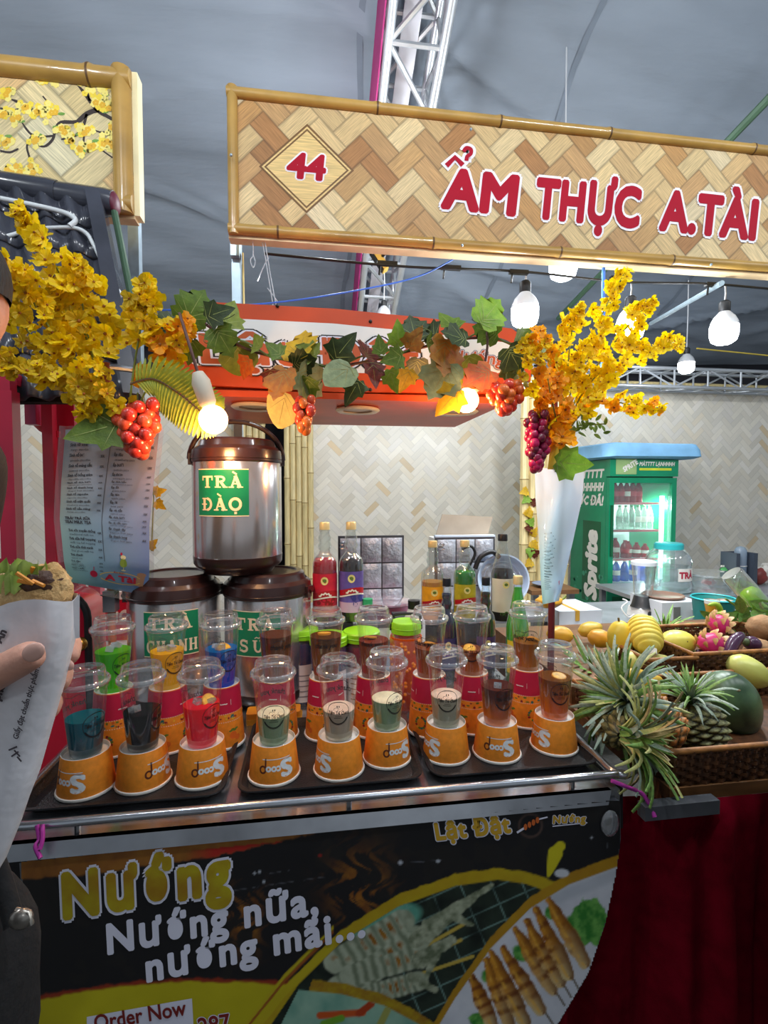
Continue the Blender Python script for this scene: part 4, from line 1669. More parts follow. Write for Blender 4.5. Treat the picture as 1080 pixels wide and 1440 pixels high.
TR = [('T',), ('R',), ('A', 'grave')]
urn(-.425, 1.60, CT1, 'lower left steel tea urn, partly behind the hanging menu', .3, [(.262, .036, -.062, .034, .008, TR), (.196, .036, -.068, .0235, .0055, [('C',), ('H',), ('A',), ('N',), ('H',)])], (R(10), .076, .185, .314), -88)
urn(-.143, 1.60, CT1, 'lower right steel tea urn, behind the brown tea cup', -.4, [(.250, .036, -.062, .034, .008, TR), (.186, .036, -.05, .032, .012, [('S',), ('U', 'tilde', 'horn'), ('A',)])], (R(-12), .075, .172, .306), -88)
urn(-.232, 1.60, CTZ+.4075, 'raised steel tea urn stacked on the other two', .15, [(.258, .034, -.060, .036, .006, TR), (.193, .036, -.062, .036, .006, [('D',), ('A', 'grave'), ('O', 'dot')])], (R(-12), .078, .176, .312))

# ------------------------------------------------------------------ topping jars
M_JAR = clear('jar_plastic', 'f6f8fa', .12, .05)
M_LIME = mat('lime_plastic', '8cd01e', .35, var=.03)
M_BLKP = mat('black_plastic', '1a1a1c', .4)


def jar(x, y, h, r, label, content, lid_m, fill, handle=False, pearls=None, paper=None, neck=.8):
    t = thing('topping_jar', label, 'jar', (x, y, CT1), 'topping jars behind the drinks')
    P = lambda n, mb, m, sm=40, par=None: link(n, mb.mesh(n, m, sm), par or t)
    P('jar_wall', MB().lathe([(.001, 0), (r*.95, 0), (r, .006), (r, h*.80), (r*neck, h*.86), (r*neck, h*.88)], 28), M_JAR)
    P('filling', MB().lathe([(.001, .004), (r*.95, .005), (r*.96, .008), (r*.96, h*fill), (.001, h*fill)], 28), content)
    k = max(neck, .86)
    l = P('screw_lid', MB().lathe([(r*k, h*.87), (r*k*1.06, h*.875), (r*k*1.06, h*.985), (r*k, h), (r*.5, h), (.001, h)], 28), lid_m)
    P('lid_ring', MB().lathe([(r*k*1.065, h*.925), (r*k*1.09, h*.93), (r*k*1.065, h*.94)], 28), lid_m, 60, l)
    if handle:
        P('lid_handle', MB().tube(smooth_path([(-r*k*1.08, 0, h*.90), (-r*k*1.05, 0, h*1.0), (-r*k*.8, 0, h*1.075), (r*k*.8, 0, h*1.075), (r*k*1.05, 0, h*1.0), (r*k*1.08, 0, h*.90)], 4), .0045, 8), M_BLKP, 40, l)
    if pearls:
        q = random.Random(3)
        mb = MB()
        for i in range(150):
            a, z = q.uniform(0, 2*PI), q.uniform(.012, h*fill-.006)
            mb.ball(((r*.90)*math.cos(a), (r*.90)*math.sin(a), z), .0064, 8, 5)
        o = P('pearls', mb, pearls, 180)
        o['kind'] = 'stuff'
    if paper:
        f_ = cone_fn(r, r, h, .0008)
        mb = MB()
        rect_fn(mb, -r*1.1, h*.05, r*1.1, h*.55, f_, 10)
        lb = P('label', mb, paper[0], 180)
        mb = MB()
        for i in range(5):
            rect_fn(mb, -r*.7, h*(.12+.07*i), r*(.5+.2*(i % 2)), h*(.135+.07*i), cone_fn(r, r, h, .0012), 6)
        P('label_lines', mb, paper[1], 180, lb)
    return t


WTL = mat('label_offwhite', 'e2ddda', .5)
GRL = mat('label_grey', '8d8a8f', .5)
wx = lambda px, Y: atY(px, 850, Y).x
jar(wx(571, 1.47), 1.47, .262, .050, 'tall orange pearl jar with lime lid and black handle', drink('pearl_syrup', 'f0741e', 'e05a12', 0, .2, .15), M_LIME, .83, True, mat('orange_pearl', 'ff9a34', .2, var=.1))
jar(wx(508, 1.52), 1.52, .225, .056, 'red topping jar with flat lime lid and pale label', drink('red_topping', '9c1038', '7c0c2a', 0, .2, .1), M_LIME, .82, paper=(WTL, mat('label_brown', '8a6a4a', .5)), neck=.97)
jar(wx(462, 1.50), 1.50, .222, .056, 'blue topping jar with lime lid, left of the red topping jar', drink('blue_topping', '1a3f94', '14307a', 0, .2, .1), M_LIME, .82, paper=(WTL, GRL), neck=.97)
jar(wx(424, 1.56), 1.56, .23, .05, 'blue topping jar with lime lid, half behind the lower right urn', MATS['blue_topping'], M_LIME, .82, paper=(WTL, GRL), neck=.97)

# boards between trays and urns
for k, (x0, x1, y0, z0, c, lb) in enumerate(((-.19, -.035, 1.40, CT1, 'c89a2a', 'lower yellow cutting board in front of the urns'), (-.19, -.04, 1.402, CTZ+.0165, 'd8921e', 'upper orange cutting board in front of the urns'))):
    mb = MB()
    loft(mb, [rrect((x0+x1)/2, y0+.03, (x1-x0)/2, .026, .008, z0), rrect((x0+x1)/2, y0+.03, (x1-x0)/2, .026, .008, z0+.015)])
    single('cutting_board', mb, mat('board_%d' % k if False else ('board_yellow' if k == 0 else 'board_orange'), c, .5, var=.1), lb, 'cutting board', smooth=30)

# ------------------------------------------------------------------ syrup bottles
M_GLS = clear('bottle_glass', 'f2f6f4', .16, .03)
M_CAPG = mat('cap_gold', 'd8c890', .35, .3)
M_CAPB = mat('cap_black', '16161a', .35)
SB0, SB1 = 1.075, 1.028
mb = MB()
mb.bbox((.035, 1.585, CT1), (.125, 1.82, SB0))
single('storage_crate', mb, mat('crate_dark', '26262c', .6), 'dark crate behind the topping jars, under the red and purple syrups', 'crate')
mb = MB()
mb.bbox((.30, 1.685, CT1), (.60, 1.9, SB1))
single('storage_crate', mb, MATS['crate_dark'], 'dark crate behind the back row, under the yellow and green syrups', 'crate')

BULGE = [(.0375, .165), (.037, .175), (.032, .188), (.022, .198), (.0175, .205), (.0165, .211), (.0205, .219), (.0205, .227), (.0165, .235), (.019, .243), (.019, .250), (.015, .258), (.0145, .266), (.0165, .268), (.0165, .272), (.0125, .274), (.0125, .279)]
CONE = [(.0375, .150), (.037, .158), (.033, .175), (.024, .21), (.018, .24), (.0145, .255), (.0135, .275), (.015, .277), (.0135, .28)]


def rr_at(prof, z):
    for (r0, z0), (r1, z1) in zip(prof, prof[1:]):
        if z0 <= z <= z1:
            return r0+(r1-r0)*(z-z0)/max(1e-6, z1-z0)
    return prof[-1][0]


def bottle(x, y, z, label, liq, level, cap, lab, shape=BULGE, k=1.0, kr=1.0, glass=None):
    t = thing('syrup_bottle', label, 'bottle', (x, y, z), 'syrup bottles behind the drinks')
    P = lambda n, mb, m, sm=40, par=None: link(n, mb.mesh(n, m, sm), par or t)
    pr = [(.001, .002), (.034, 0), (.0375, .004)]+shape
    sc = lambda p: [(r*kr, h*k) for r, h in p]
    g = P('glass', MB().lathe(sc(pr), 28), glass or M_GLS, 60)
    full = [(.0375, .004)]+shape
    zs = [.004, .06, .12]+[h for _, h in shape if h < level]+[level]
    zs = sorted(set(z_ for z_ in zs if z_ <= level))
    P('syrup', MB().lathe(sc([(.001, .003)]+[(rr_at(full, z_)-.0015, z_) for z_ in zs]+[(.001, level)]), 28), liq, 40)
    top = shape[-1][1]
    P('cap', MB().lathe(sc([(.0135, top-.008), (.0158, top-.008), (.0158, top+.012), (.014, top+.015), (.001, top+.015)]), 20), cap, 40)
    f_ = cone_fn(.0375*kr, .0375*kr, .3, .0008, math.atan2(-x, y)*0)
    f2 = cone_fn(.0375*kr, .0375*kr, .3, .0012)
    f3 = cone_fn(.0375*kr, .0375*kr, .3, .0016)
    mb = MB()
    base_c, rib_c, fruit_c, lo_c, z0, z1 = lab
    hw = .052*kr
    rect_fn(mb, -hw, z0*k, hw, z1*k, f_, 14)
    lb = P('label', mb, base_c, 180)
    if lo_c:
        mb = MB()
        rect_fn(mb, -hw, z0*k, hw, (z0+.03)*k, f2, 14)
        P('label_foot', mb, lo_c, 180, lb)
    q = random.Random(int(x*1000))
    if fruit_c:
        mb = MB()
        for i in range(5):
            disc_fn(mb, (q.uniform(-.02, .03)*kr, (z0+.022+q.uniform(0, .03))*k), q.uniform(.006, .010), f2, 12)
        P('label_fruit', mb, fruit_c, 180, lb)
    if rib_c:
        mb = MB()
        zr = z0+(z1-z0)*.5
        stroke_fn(mb, [(-hw*.9+hw*1.8*i/8, (zr+.006*math.sin(i*.5-1))*k) for i in range(9)], .016*k, f3)
        P('label_ribbon', mb, rib_c, 180, lb)
        mb = MB()
        f4 = cone_fn(.0375*kr, .0375*kr, .3, .002)
        stroke_fn(mb, [(-.02+.005*i, (zr+.002*(-1)**i+.006*math.sin((i+1)*.5-1))*k) for i in range(9)], .005*k, f4)
        stroke_fn(mb, [(-hw*.9+hw*1.8*i/8, (zr-.011+.006*math.sin(i*.5-1))*k) for i in range(9)], .004*k, f4)
        P('label_script', mb, M_PAPW, None, lb)
    mb = MB()
    disc_fn(mb, (-.002, (z1-.02)*k), (.011*kr, .012*k), f3, 16)
    e = P('label_emblem', mb, mat('emblem_cream', 'e6dc8a', .5), None, lb)
    mb = MB()
    disc_fn(mb, (-.002, (z1-.019)*k), (.006*kr, .005*k), cone_fn(.0375*kr, .0375*kr, .3, .002), 10)
    P('label_leaf', mb, M_FRG, None, lb)
    return t


RED1, PUR1, YEL1 = mat('label_red', 'c4223a', .4, var=.12, vscale=30), mat('label_purple', '5d4f9c', .4, var=.15, vscale=30), mat('label_orange', 'e8a41e', .4, var=.1, vscale=30)
LPK, LLV = mat('label_pink', 'd9a0a8', .4), mat('label_lavender', 'c9a8cc', .4)
bottle(wx(457, 1.62), 1.62, SB0+.0006, 'red strawberry-coloured syrup bottle with red label and bulging neck', drink('syrup_red', 'd0103c', 'b00c30', 0, .2, .1), .186, M_CAPG, (RED1, mat('ribbon_red', 'b01424', .4), mat('berry_red', '8f1420', .4), LPK, .02, .145), k=1.1, kr=1.05)
bottle(wx(494, 1.62), 1.62, SB0+.0006, 'dark purple syrup bottle with blue and purple berry label', drink('syrup_purple', '1c0c1c', '160a18', 0, .2, .03), .182, M_CAPG, (PUR1, mat('ribbon_red', 'b01424', .4), mat('berry_blue', '3a3a8c', .4), LLV, .03, .150), k=1.1, kr=1.05)
bottle(wx(608, 1.72), 1.72, SB1+.0006, 'pale syrup bottle with yellow orange label and gold cap', drink('syrup_pale', 'e0b060', 'd89a40', 0, .2, .3), .150, M_CAPG, (YEL1, mat('ribbon_red', 'b01424', .4), None, mat('label_cream_pink', 'e2b898', .4), .02, .135), kr=1.06)
bottle(wx(653, 1.72), 1.72, SB1+.0006, 'tall green syrup bottle with yellow fruit label and gold cap', drink('syrup_green', '16a028', '128420', 0, .2, .1), .182, M_CAPG, (mat('label_olive', 'a8a024', .4, var=.15, vscale=30), mat('ribbon_red', 'b01424', .4), mat('fruit_yellow', 'd8c85a', .4), None, .02, .140), kr=1.06)
bottle(wx(628, 1.64), 1.64, CT1, 'blue syrup bottle standing low between the yellow and green syrups', drink('syrup_blue', '14285e', '101c48', 0, .2, .05), .25, mat('cap_navy', '23262e', .3, .4), (mat('label_navy', '3a3260', .4, var=.12, vscale=30), mat('ribbon_violet', '5a3a8c', .4), None, None, .04, .13), k=1.22, kr=.9)
bottle(wx(683, 1.64), 1.64, CT1, 'nearly black syrup bottle standing low beside the black-labelled bottle', drink('syrup_black', '120e12', '0e0a0e', 0, .2, .02), .25, mat('cap_navy', '23262e', .3, .4), (mat('label_plum', '4a3a6a', .4, var=.12, vscale=30), mat('ribbon_violet', '5a3a8c', .4), None, None, .04, .13), k=1.22, kr=.9)
bottle(wx(706, 1.74), 1.74, SB1+.0006, 'black syrup bottle with clear conical neck and white green label', drink('syrup_cola', '14100e', '100c0a', 0, .2, .02), .172, M_CAPB, (mat('label_ivory', 'd6d8c8', .4, var=.05), None, mat('leaf_label', '3f6a2c', .4), M_BLKP, .0, .145), shape=CONE, k=1.06, kr=1.12)
bottle(wx(728, 1.56), 1.56, CTZ+.0212, 'bright green slim bottle with yellow label beside the last tea', drink('syrup_lime', '4ad424', '3cb01c', 0, .2, .15), .262, M_CAPG, (mat('label_lemon', 'c8b82a', .4, var=.15, vscale=30), None, mat('fruit_lime', '7aa82a', .4), None, .03, .12), shape=CONE, k=1.2, kr=1.0)
single('lime_bottle_riser', MB().lathe([(.001, 0), (.045, 0), (.045, .02), (.001, .02)], 20, (wx(728, 1.56), 1.56, CT1)), M_BLKP, 'low black coaster under the bright green slim bottle', 'coaster')
# small plain bottles
t = thing('water_bottle', 'small clear bottle with green cap behind the red topping jar', 'bottle', (wx(517, 1.60), 1.60, CT1))
link('bottle_wall', MB().lathe([(.001, 0), (.034, 0), (.036, .01), (.036, .22), (.03, .25), (.015, .275), (.014, .29)], 24).mesh('bottle_wall', M_GLS, 60), t)
link('bottle_cap', MB().lathe([(.0165, .285), (.0165, .305), (.001, .307)], 18).mesh('bottle_cap', mat('cap_green', '2f9c6a', .4), 40), t)
t = thing('white_bottle', 'white bottle with black cap standing behind the orange pearl jar', 'bottle', (wx(582, 1.6), 1.6, CT1))
link('bottle_wall', MB().lathe([(.001, 0), (.036, 0), (.038, .01), (.038, .22), (.024, .255), (.018, .27)], 24).mesh('bottle_wall', mat('white_plastic', 'd4d6da', .4), 60), t)
link('bottle_cap', MB().lathe([(.02, .268), (.02, .295), (.001, .297)], 18).mesh('bottle_cap', M_CAPB, 40), t)
# ------------------------------------------------------------------ lamps
M_LED = glow('led_diffuser', 'f2f8ff', 9.0)
M_SINK = mat('lamp_sink', 'd8dade', .4, .2)
M_CABLE = mat('cable_black', '18181a', .5)


def led_bulb(p, label, k=1.0, drop=.2, power=32, cable=True, lit=True):
    """p = centre of the diffuser"""
    p = Vector(p)
    t = thing('led_bulb', label, 'light bulb', p, 'white lamps under the tent')
    obj('diffuser', MB().lathe([(.001, -.062*k), (.035*k, -.060*k), (.058*k, -.045*k), (.066*k, -.015*k), (.066*k, .03*k)], 24, p), M_LED if lit else M_SINK, t, 180)
    obj('heat_sink', MB().lathe([(.066*k, .03*k), (.062*k, .05*k), (.05*k, .075*k), (.032*k, .095*k), (.024*k, .105*k)], 24, p), M_SINK, t, 40)
    s = obj('socket', MB().lathe([(.024*k, .10*k), (.027*k, .105*k), (.027*k, .15*k), (.018*k, .16*k), (.001, .162*k)], 16, p), M_CABLE, t, 40)
    if cable:
        obj('hanging_wire', MB().tube([p+Vector((0, 0, .155*k)), p+Vector((.004, 0, .155*k+drop*.5)), p+Vector((0, 0, .155*k+drop))], .0045, 6), M_SINK, s, 40)
    if lit:
        lamp('bulb_light', p-Vector((0, 0, .085*k)), power, COOL, .05*k)
    return t


LY = 2.24
for px, py, lb, dr in ((738, 442, 'white LED bulb hanging under the sign, just right of the canopy', .16), (886, 462, 'white LED bulb behind the tip of the right yellow flowers', .18), (1018, 467, 'white LED bulb hanging under the sign, nearest the right edge', .19)):
    p = atY(px, py, LY)
    led_bulb(p, lb, .95, max(.02, sz0-.01-p.z-.147))
led_bulb(atY(792, 375, 2.9), 'white LED bulb half hidden behind the lower edge of the sign', 1.25, max(.1, roof_z(atY(792, 375, 2.9).x, 2.9)-atY(792, 375, 2.9).z-.19), 30)
p = atY(965, 515, 4.2)
led_bulb(p, 'small far LED bulb in front of the wall truss', 1.05, roof_z(p.x, p.y)-p.z-.155, 7)
led_bulb(atY(540, 446, 3.9), 'unlit far bulb below the roof truss, above the canopy', .8, .3, 0, lit=False)
cb = MB()
cb.tube(smooth_path([(-.2, SY+.1, sz0-.02), (.4, SY+.11, sz0-.032), (.94, LY-.02, sz0-.016), (1.45, LY-.02, sz0-.034), (1.94, LY-.02, sz0-.016), (2.5, LY-.02, sz0-.03)], 6), .006, 6)
t = thing('lamp_cable', 'black lamp cable running along the lower edge of the numbered sign', 'cable', (1, LY, sz0-.03))
obj('cable', cb, M_CABLE, t, 60)
for x in (.33, .62, .94, 1.44, 1.94):
    obj('junction', MB().box((x, LY-.02, sz0-.02), (.09, .02, .018)).tube([(x-.03, LY-.02, sz0-.02), (x-.035, LY-.02, sz0-.07)], .005, 6), M_CABLE, t)
# flood light behind the sign
t = thing('flood_light', 'yellowish flood light hanging below the sign in front of the truss', 'lamp', atY(535, 365, 2.5))
p = atY(533, 365, 2.5)
ro = Matrix.Rotation(R(-35), 3, 'Y')
obj('housing', MB().box(p, (.03, .06, .12), ro), mat('flood_yellow', 'c9a850', .5), t)
obj('lens', MB().box(p+ro @ Vector((-.017, 0, 0)), (.004, .05, .105), ro), M_BLK, t)
obj('bracket', MB().tube([p, p+Vector((.05, -.1, .02)), Vector((p.x+.06, SY+.04, sz0+.01))], .008, 6), M_BLK, t)

M_WARM = glow('warm_globe', 'ffb877', 11.0)
M_TAPE = mat('taped_socket', 'cfc6b4', .6)
for px, py, sock, lb in ((300, 590, (285, 545), 'warm glowing bulb in a taped white socket at the canopy left end'), (656, 563, (668, 540), 'warm glowing bulb under the canopy right end, behind a yellow leaf')):
    yy = 1.35 if px < 400 else 1.47
    p, s0 = atY(px, py, yy), atY(*sock, yy)
    t = thing('warm_bulb', lb, 'light bulb', p, 'warm bulbs under the canopy')
    obj('globe', MB().ball(p, .037, 20, 12), M_WARM, t, 180)
    d = (s0-p).normalized()
    s_ = obj('socket', MB().tube([p+d*.035, p+d*.045, p+d*.1, p+d*.125], [.016, .022, .024, .014], 14), M_TAPE, t, 40)
    obj('cord', MB().tube(smooth_path([p+d*.12, p+d*.16+Vector((-.01, 0, .04)), p+d*.2+Vector((-.03, .04, .09))], 4), .004, 6), mat('cord_brown', '5c3a34', .6), s_, 60)
    lamp('warm_light', p+Vector((0, -.0, -.05)), 5.0, (1, .50, .20), .04)

# lines and nets
single('blue_rope', MB().tube(smooth_path([atY(150, 434, 2.0), atY(240, 436, 2.0), atY(400, 424, 2.1), atY(520, 405, 2.15), atY(590, 388, 2.2), atY(642, 362, 2.2)], 6), .0035, 6), mat('rope_blue', '2f62c4', .5), 'blue rope strung from the left post up to the sign', 'rope', smooth=60)
single('blue_rope', MB().tube([atY(849, 352, SY+.04), atY(848, 470, SY+.04), atY(846, 560, SY+.04)], .008, 8), mat('cord_azure', '3f78d8', .5), 'blue cord hanging straight behind the right yellow flowers', 'cord', smooth=60)
single('yellow_cord', MB().tube([atY(980, 490, 3.6), atY(1120, 504, 3.6)], .006, 6), mat('cord_yellow', 'b8a23a', .6), 'thin yellow cord in front of the wall truss', 'cord', smooth=60)
mb = MB()
for pts in ([(368, 335), (376, 380), (384, 430)], [(372, 336), (380, 385), (388, 428)], [(362, 395), (372, 372), (378, 362)], [(376, 405), (386, 418), (390, 424)], [(355, 336), (356, 358), (352, 366), (356, 376), (359, 368), (356, 358)]):
    mb.tube(smooth_path([atY(x, y, 2.12) for x, y in pts], 4), .0022, 5)
ny_ = obj('nylon_ties', mb, clear('nylon', 'e8eaee', .3, .4), None, 60)
tag(ny_, 'clear nylon strings left dangling under the numbered sign', 'string')
ny_['kind'] = 'stuff'

# ------------------------------------------------------------------ leaves, flowers, fruit of the garland


def leaf_mesh(name, m, vein, kind, seed, cup=.18):
    """leaf of unit length along +Y in the XY plane, stalk end at the origin"""
    q = random.Random(seed)
    if kind == 'grape':
        key = [(0, 0), (.16, -.10), (.34, -.06), (.48, .12), (.40, .22), (.56, .40), (.47, .50), (.50, .62), (.30, .66), (.26, .80), (.12, .86), (0, 1.0)]
    elif kind == 'ivy':
        key = [(0, 0), (.12, -.08), (.26, .02), (.50, .10), (.40, .26), (.44, .46), (.27, .50), (.18, .72), (.07, .90), (0, 1.0)]
    elif kind == 'round':
        key = [(0, 0), (.16, -.03), (.36, .08), (.46, .28), (.48, .46), (.40, .64), (.28, .80), (.14, .93), (0, 1.0)]
    elif kind == 'frond':
        key = [(0, 0), (.055, .05), (.075, .3), (.065, .65), (.04, .9), (0, 1.0)]
    else:
        key = [(0, 0), (.12, .12), (.2, .35), (.18, .6), (.09, .85), (0, 1.0)]
    out = [(x*(1+q.uniform(-.06, .06)), y) for x, y in key] + [(-x*(1+q.uniform(-.06, .06)), y) for x, y in key[-2:0:-1]]
    mb = MB()
    z = lambda x, y: cup*abs(x)*.9 - .28*(y-.35)**2*(1 if seed % 2 else -.3) + .05*math.sin(9*y+seed)*abs(x)
    n = mb.add([(x, y, z(x, y)) for x, y in out])
    c = mb.add([(0, .22, z(0, .22)), (0, .5, z(0, .5)), (0, .75, z(0, .75))])
    L = len(out)
    h = len(key)-1
    for i in range(L):
        j = (i+1) % L
        ym = (out[i][1]+out[j][1])/2
        k = c+(0 if ym < .36 else (1 if ym < .62 else 2))
        mb.face((n+i, n+j, k))
    # close the spine where the fan changes centre
    for side in (1, -1):
        ids = list(range(0, h+1)) if side > 0 else [0]+list(range(L-1, h-1, -1))
        last = None
        for a, b in zip(ids, ids[1:]):
            ym = (out[a][1]+out[b][1])/2
            k = c+(0 if ym < .36 else (1 if ym < .62 else 2))
            if last is not None and k != last:
                mb.face((n+a, k, last) if side > 0 else (n+a, last, k))
            last = k
    if vein is not None:
        mb.m = 1
        tips = [(0, .97)]+[key[i] for i in ((3, 5, 7) if kind == 'grape' else (3, 5) if kind == 'ivy' else (3, 5))]+[(-key[i][0], key[i][1]) for i in ((3, 5, 7) if kind == 'grape' else (3, 5))]
        for tx, ty in tips:
            a, b = Vector((0, max(0, ty*.3-.05))), Vector((tx*.92, ty*.96))
            d = (b-a).normalized()
            w_ = Vector((-d.y, d.x))*.008
            pts = [a+w_, a-w_, a.lerp(b, .5)-w_*.7, a.lerp(b, .5)+w_*.7, b]
            i0 = mb.add([(p.x, p.y, z(p.x, p.y)+.012) for p in pts])
            mb.face((i0, i0+1, i0+2, i0+3))
            mb.face((i0+3, i0+2, i0+4))
    return mb.mesh(name, [m, vein] if vein is not None else [m], 180)


V_LT, V_DK = mat('vein_light', '98a45a', .5), mat('vein_dark', '8a8040', .5)
LC = {'green': ('6c8a2c', '4f6a22', V_LT), 'bright': ('8fb43a', '6f9a2c', V_LT), 'dark': ('3c4f24', '26361a', V_LT), 'yellow': ('e6c22e', 'c99a1e', V_DK), 'pale': ('d8cc7a', 'b8b06a', V_DK), 'grey': ('94a374', '6f7f58', V_DK),
      'orange': ('d8701e', 'b84a1a', V_DK), 'red': ('7a2c1e', '4a1c18', V_DK), 'rust': ('b8822e', '9a5a22', V_DK), 'olive': ('8a9a34', '6a7a2a', V_LT)}
LEAF = {}
for nm, (c1, c2, vn) in LC.items():
    m = thin('leaf_'+nm, c1, c2, 5, .3, .15)
    for i, kd in enumerate(('grape', 'ivy', 'round')):
        LEAF[nm, kd] = leaf_mesh('leaf', m, vn, kd, i+len(nm))


def facing(p, ang, size, tilt=(0, 0), off=None):
    """matrix for a leaf at p: its tip points along image angle ang (degrees, 0 = right, 90 = up), its face towards the aisle"""
    a = R(ang-90)
    M = Matrix.Translation(Vector(p)-(off or Vector((0, 0, 0)))) @ Matrix.Rotation(R(90), 4, 'X')
    M = M @ Matrix.Rotation(a, 4, 'Z') @ Matrix.Rotation(R(tilt[0]), 4, 'X') @ Matrix.Rotation(R(tilt[1]), 4, 'Y') @ Matrix.Scale(size, 4)
    return M


GY_ = 1.50
gp = [(236, 470), (252, 440), (275, 447), (310, 470), (345, 490), (390, 503), (430, 513), (480, 514), (530, 505), (580, 492), (630, 480), (670, 475), (705, 478), (735, 495), (765, 520)]
gar = thing('leaf_garland', 'garland of grape and ivy leaves draped along the front of the canopy', 'garland', atY(500, 510, GY_))
goff = LOC[gar.name]
gpath = smooth_path([atY(x, y, GY_+.03*math.sin(x*.05)) for x, y in gp], 5)
obj('vine_stem', MB().tube(gpath, .0045, 6), mat('vine_purple', '6a3440', .6, col2='55502c'), gar, 60)
obj('vine_stem', MB().tube([p+Vector((0, -.012, .012*math.sin(i*.7)+.004)) for i, p in enumerate(gpath)], .003, 6), mat('vine_green', '5f6e34', .6), gar, 60)
q = random.Random(21)
GL = [(262, 452, 56, 'green', 'grape', 60), (318, 458, 54, 'olive', 'ivy', 80), (304, 462, 46, 'green', 'grape', -60), (334, 482, 62, 'olive', 'round', -95), (350, 505, 40, 'orange', 'ivy', -120), (418, 504, 60, 'yellow', 'grape', 75), (402, 520, 52, 'rust', 'grape', -110),
      (420, 522, 62, 'grey', 'grape', -40), (432, 530, 44, 'green', 'ivy', -75), (402, 552, 62, 'pale', 'round', -105), (470, 506, 54, 'dark', 'ivy', 50), (446, 500, 40, 'olive', 'ivy', 150), (516, 502, 42, 'red', 'grape', 80), (524, 510, 44, 'red', 'ivy', -85),
      (494, 516, 56, 'grey', 'round', -140), (505, 535, 46, 'dark', 'ivy', -120), (548, 520, 40, 'bright', 'ivy', -70), (412, 512, 40, 'dark', 'grape', 10), (585, 478, 46, 'dark', 'grape', 100), (575, 490, 40, 'rust', 'ivy', 60), (640, 462, 50, 'green', 'ivy', 120),
      (676, 455, 56, 'bright', 'grape', 50), (626, 478, 62, 'rust', 'grape', -95), (632, 512, 66, 'grey', 'grape', -120), (660, 500, 58, 'olive', 'round', -80), (645, 548, 56, 'yellow', 'ivy', -130), (588, 505, 50, 'dark', 'grape', -110), (566, 500, 40, 'green', 'ivy', -160),
      (715, 490, 48, 'dark', 'grape', -60), (724, 482, 46, 'green', 'ivy', 40), (690, 522, 54, 'orange', 'grape', -150), (576, 520, 40, 'yellow', 'ivy', -110), (366, 490, 34, 'olive', 'ivy', 110), (536, 498, 30, 'green', 'ivy', 100), (600, 480, 40, 'green', 'ivy', -20),
      (700, 470, 44, 'green', 'grape', 160), (712, 512, 46, 'dark', 'ivy', -30), (290, 446, 44, 'dark', 'ivy', 20), (560, 486, 40, 'bright', 'ivy', 95), (612, 470, 40, 'dark', 'ivy', 130), (655, 478, 46, 'dark', 'grape', 170), (396, 500, 34, 'green', 'ivy', 140), (380, 520, 34, 'red', 'ivy', -80), (735, 520, 44, 'olive', 'grape', -110), (742, 500, 40, 'grey', 'grape', 30), (248, 462, 46, 'dark', 'grape', 170), (272, 478, 40, 'green', 'ivy', -110)]
for i, (px, py, s, cn, kd, an) in enumerate(GL):
    p = atY(px, py, GY_-.02-.045*q.random())
    link('leaf', LEAF[cn, kd], gar, facing(p, an, s*1.32/FPX, (q.uniform(-45, 25), q.uniform(-40, 40)), goff))
for i in range(14):
    k = q.randrange(5, len(gpath)-5)
    p = gpath[k]+Vector((0, -.03, 0))
    pts = [p+Vector((.03*math.sin(j*1.3+i)*j*.25, -.004*j, -.012*j if i % 2 else .01*j)) for j in range(6)]
    obj('tendril', MB().tube(smooth_path(pts, 3), .0012, 5), MATS['vine_green'], gar, 60)

grape_me = MB().ball((0, 0, 0), 1, 12, 8)


def grapes(px, py, wpx, hpx, n, Y, cols, rpx, label, seed, oval=1.0):
    q = random.Random(seed)
    p0 = atY(px, py, Y)
    k = Y*1.0/FPX
    t = thing('grape_cluster', label, 'grapes', p0, 'artificial grape clusters')
    ms = [mat('grape_'+c, c, .22, coat=.4, var=.08, sub=.0) for c in cols]
    mes = [grape_me.mesh('grape', m, 180) for m in ms]
    H, W = hpx*k, wpx*k
    obj('stalk', MB().tube([p0+Vector((0, 0, .03)), p0, p0-Vector((0, 0, H*.8))], .0025, 6), MATS['vine_green'], t, 60)
    for i in range(n):
        v = (i+.5)/n
        w_ = W/2*math.sin(PI*min(1, (.18+.82*(1-v))*.62+.05))*(1-.55*v**2)
        a = i*2.4+q.uniform(-.4, .4)
        r_ = w_*(.55+.45*q.random())
        s = rpx*k*q.uniform(.88, 1.1)
        M = Matrix.Translation((r_*math.cos(a), r_*math.sin(a)*.8, -H*v)) @ Matrix.Diagonal((s, s, s*oval, 1))
        link('grape', mes[q.randrange(len(mes))], t, M)
    return t


grapes(194, 568, 54, 66, 30, 1.40, ('d8452e', 'c8382a', 'e05a3a'), 9.5, 'orange red grape cluster hanging over the left menu', 1)
grapes(427, 560, 26, 44, 14, 1.44, ('d0522e', 'c04030', 'd8702e'), 7, 'small orange red grape cluster behind the pale leaf, mid garland', 2, 1.25)
grapes(712, 540, 48, 40, 26, 1.42, ('e0522e', 'd8402a', 'e8702e'), 8, 'orange grape cluster at the right end of the canopy', 3)
grapes(756, 580, 40, 84, 52, 1.40, ('b0124e', '8c1440', '6a1434', 'c81a5e'), 7, 'long magenta grape cluster hanging over the rolled menu', 4, 1.1)


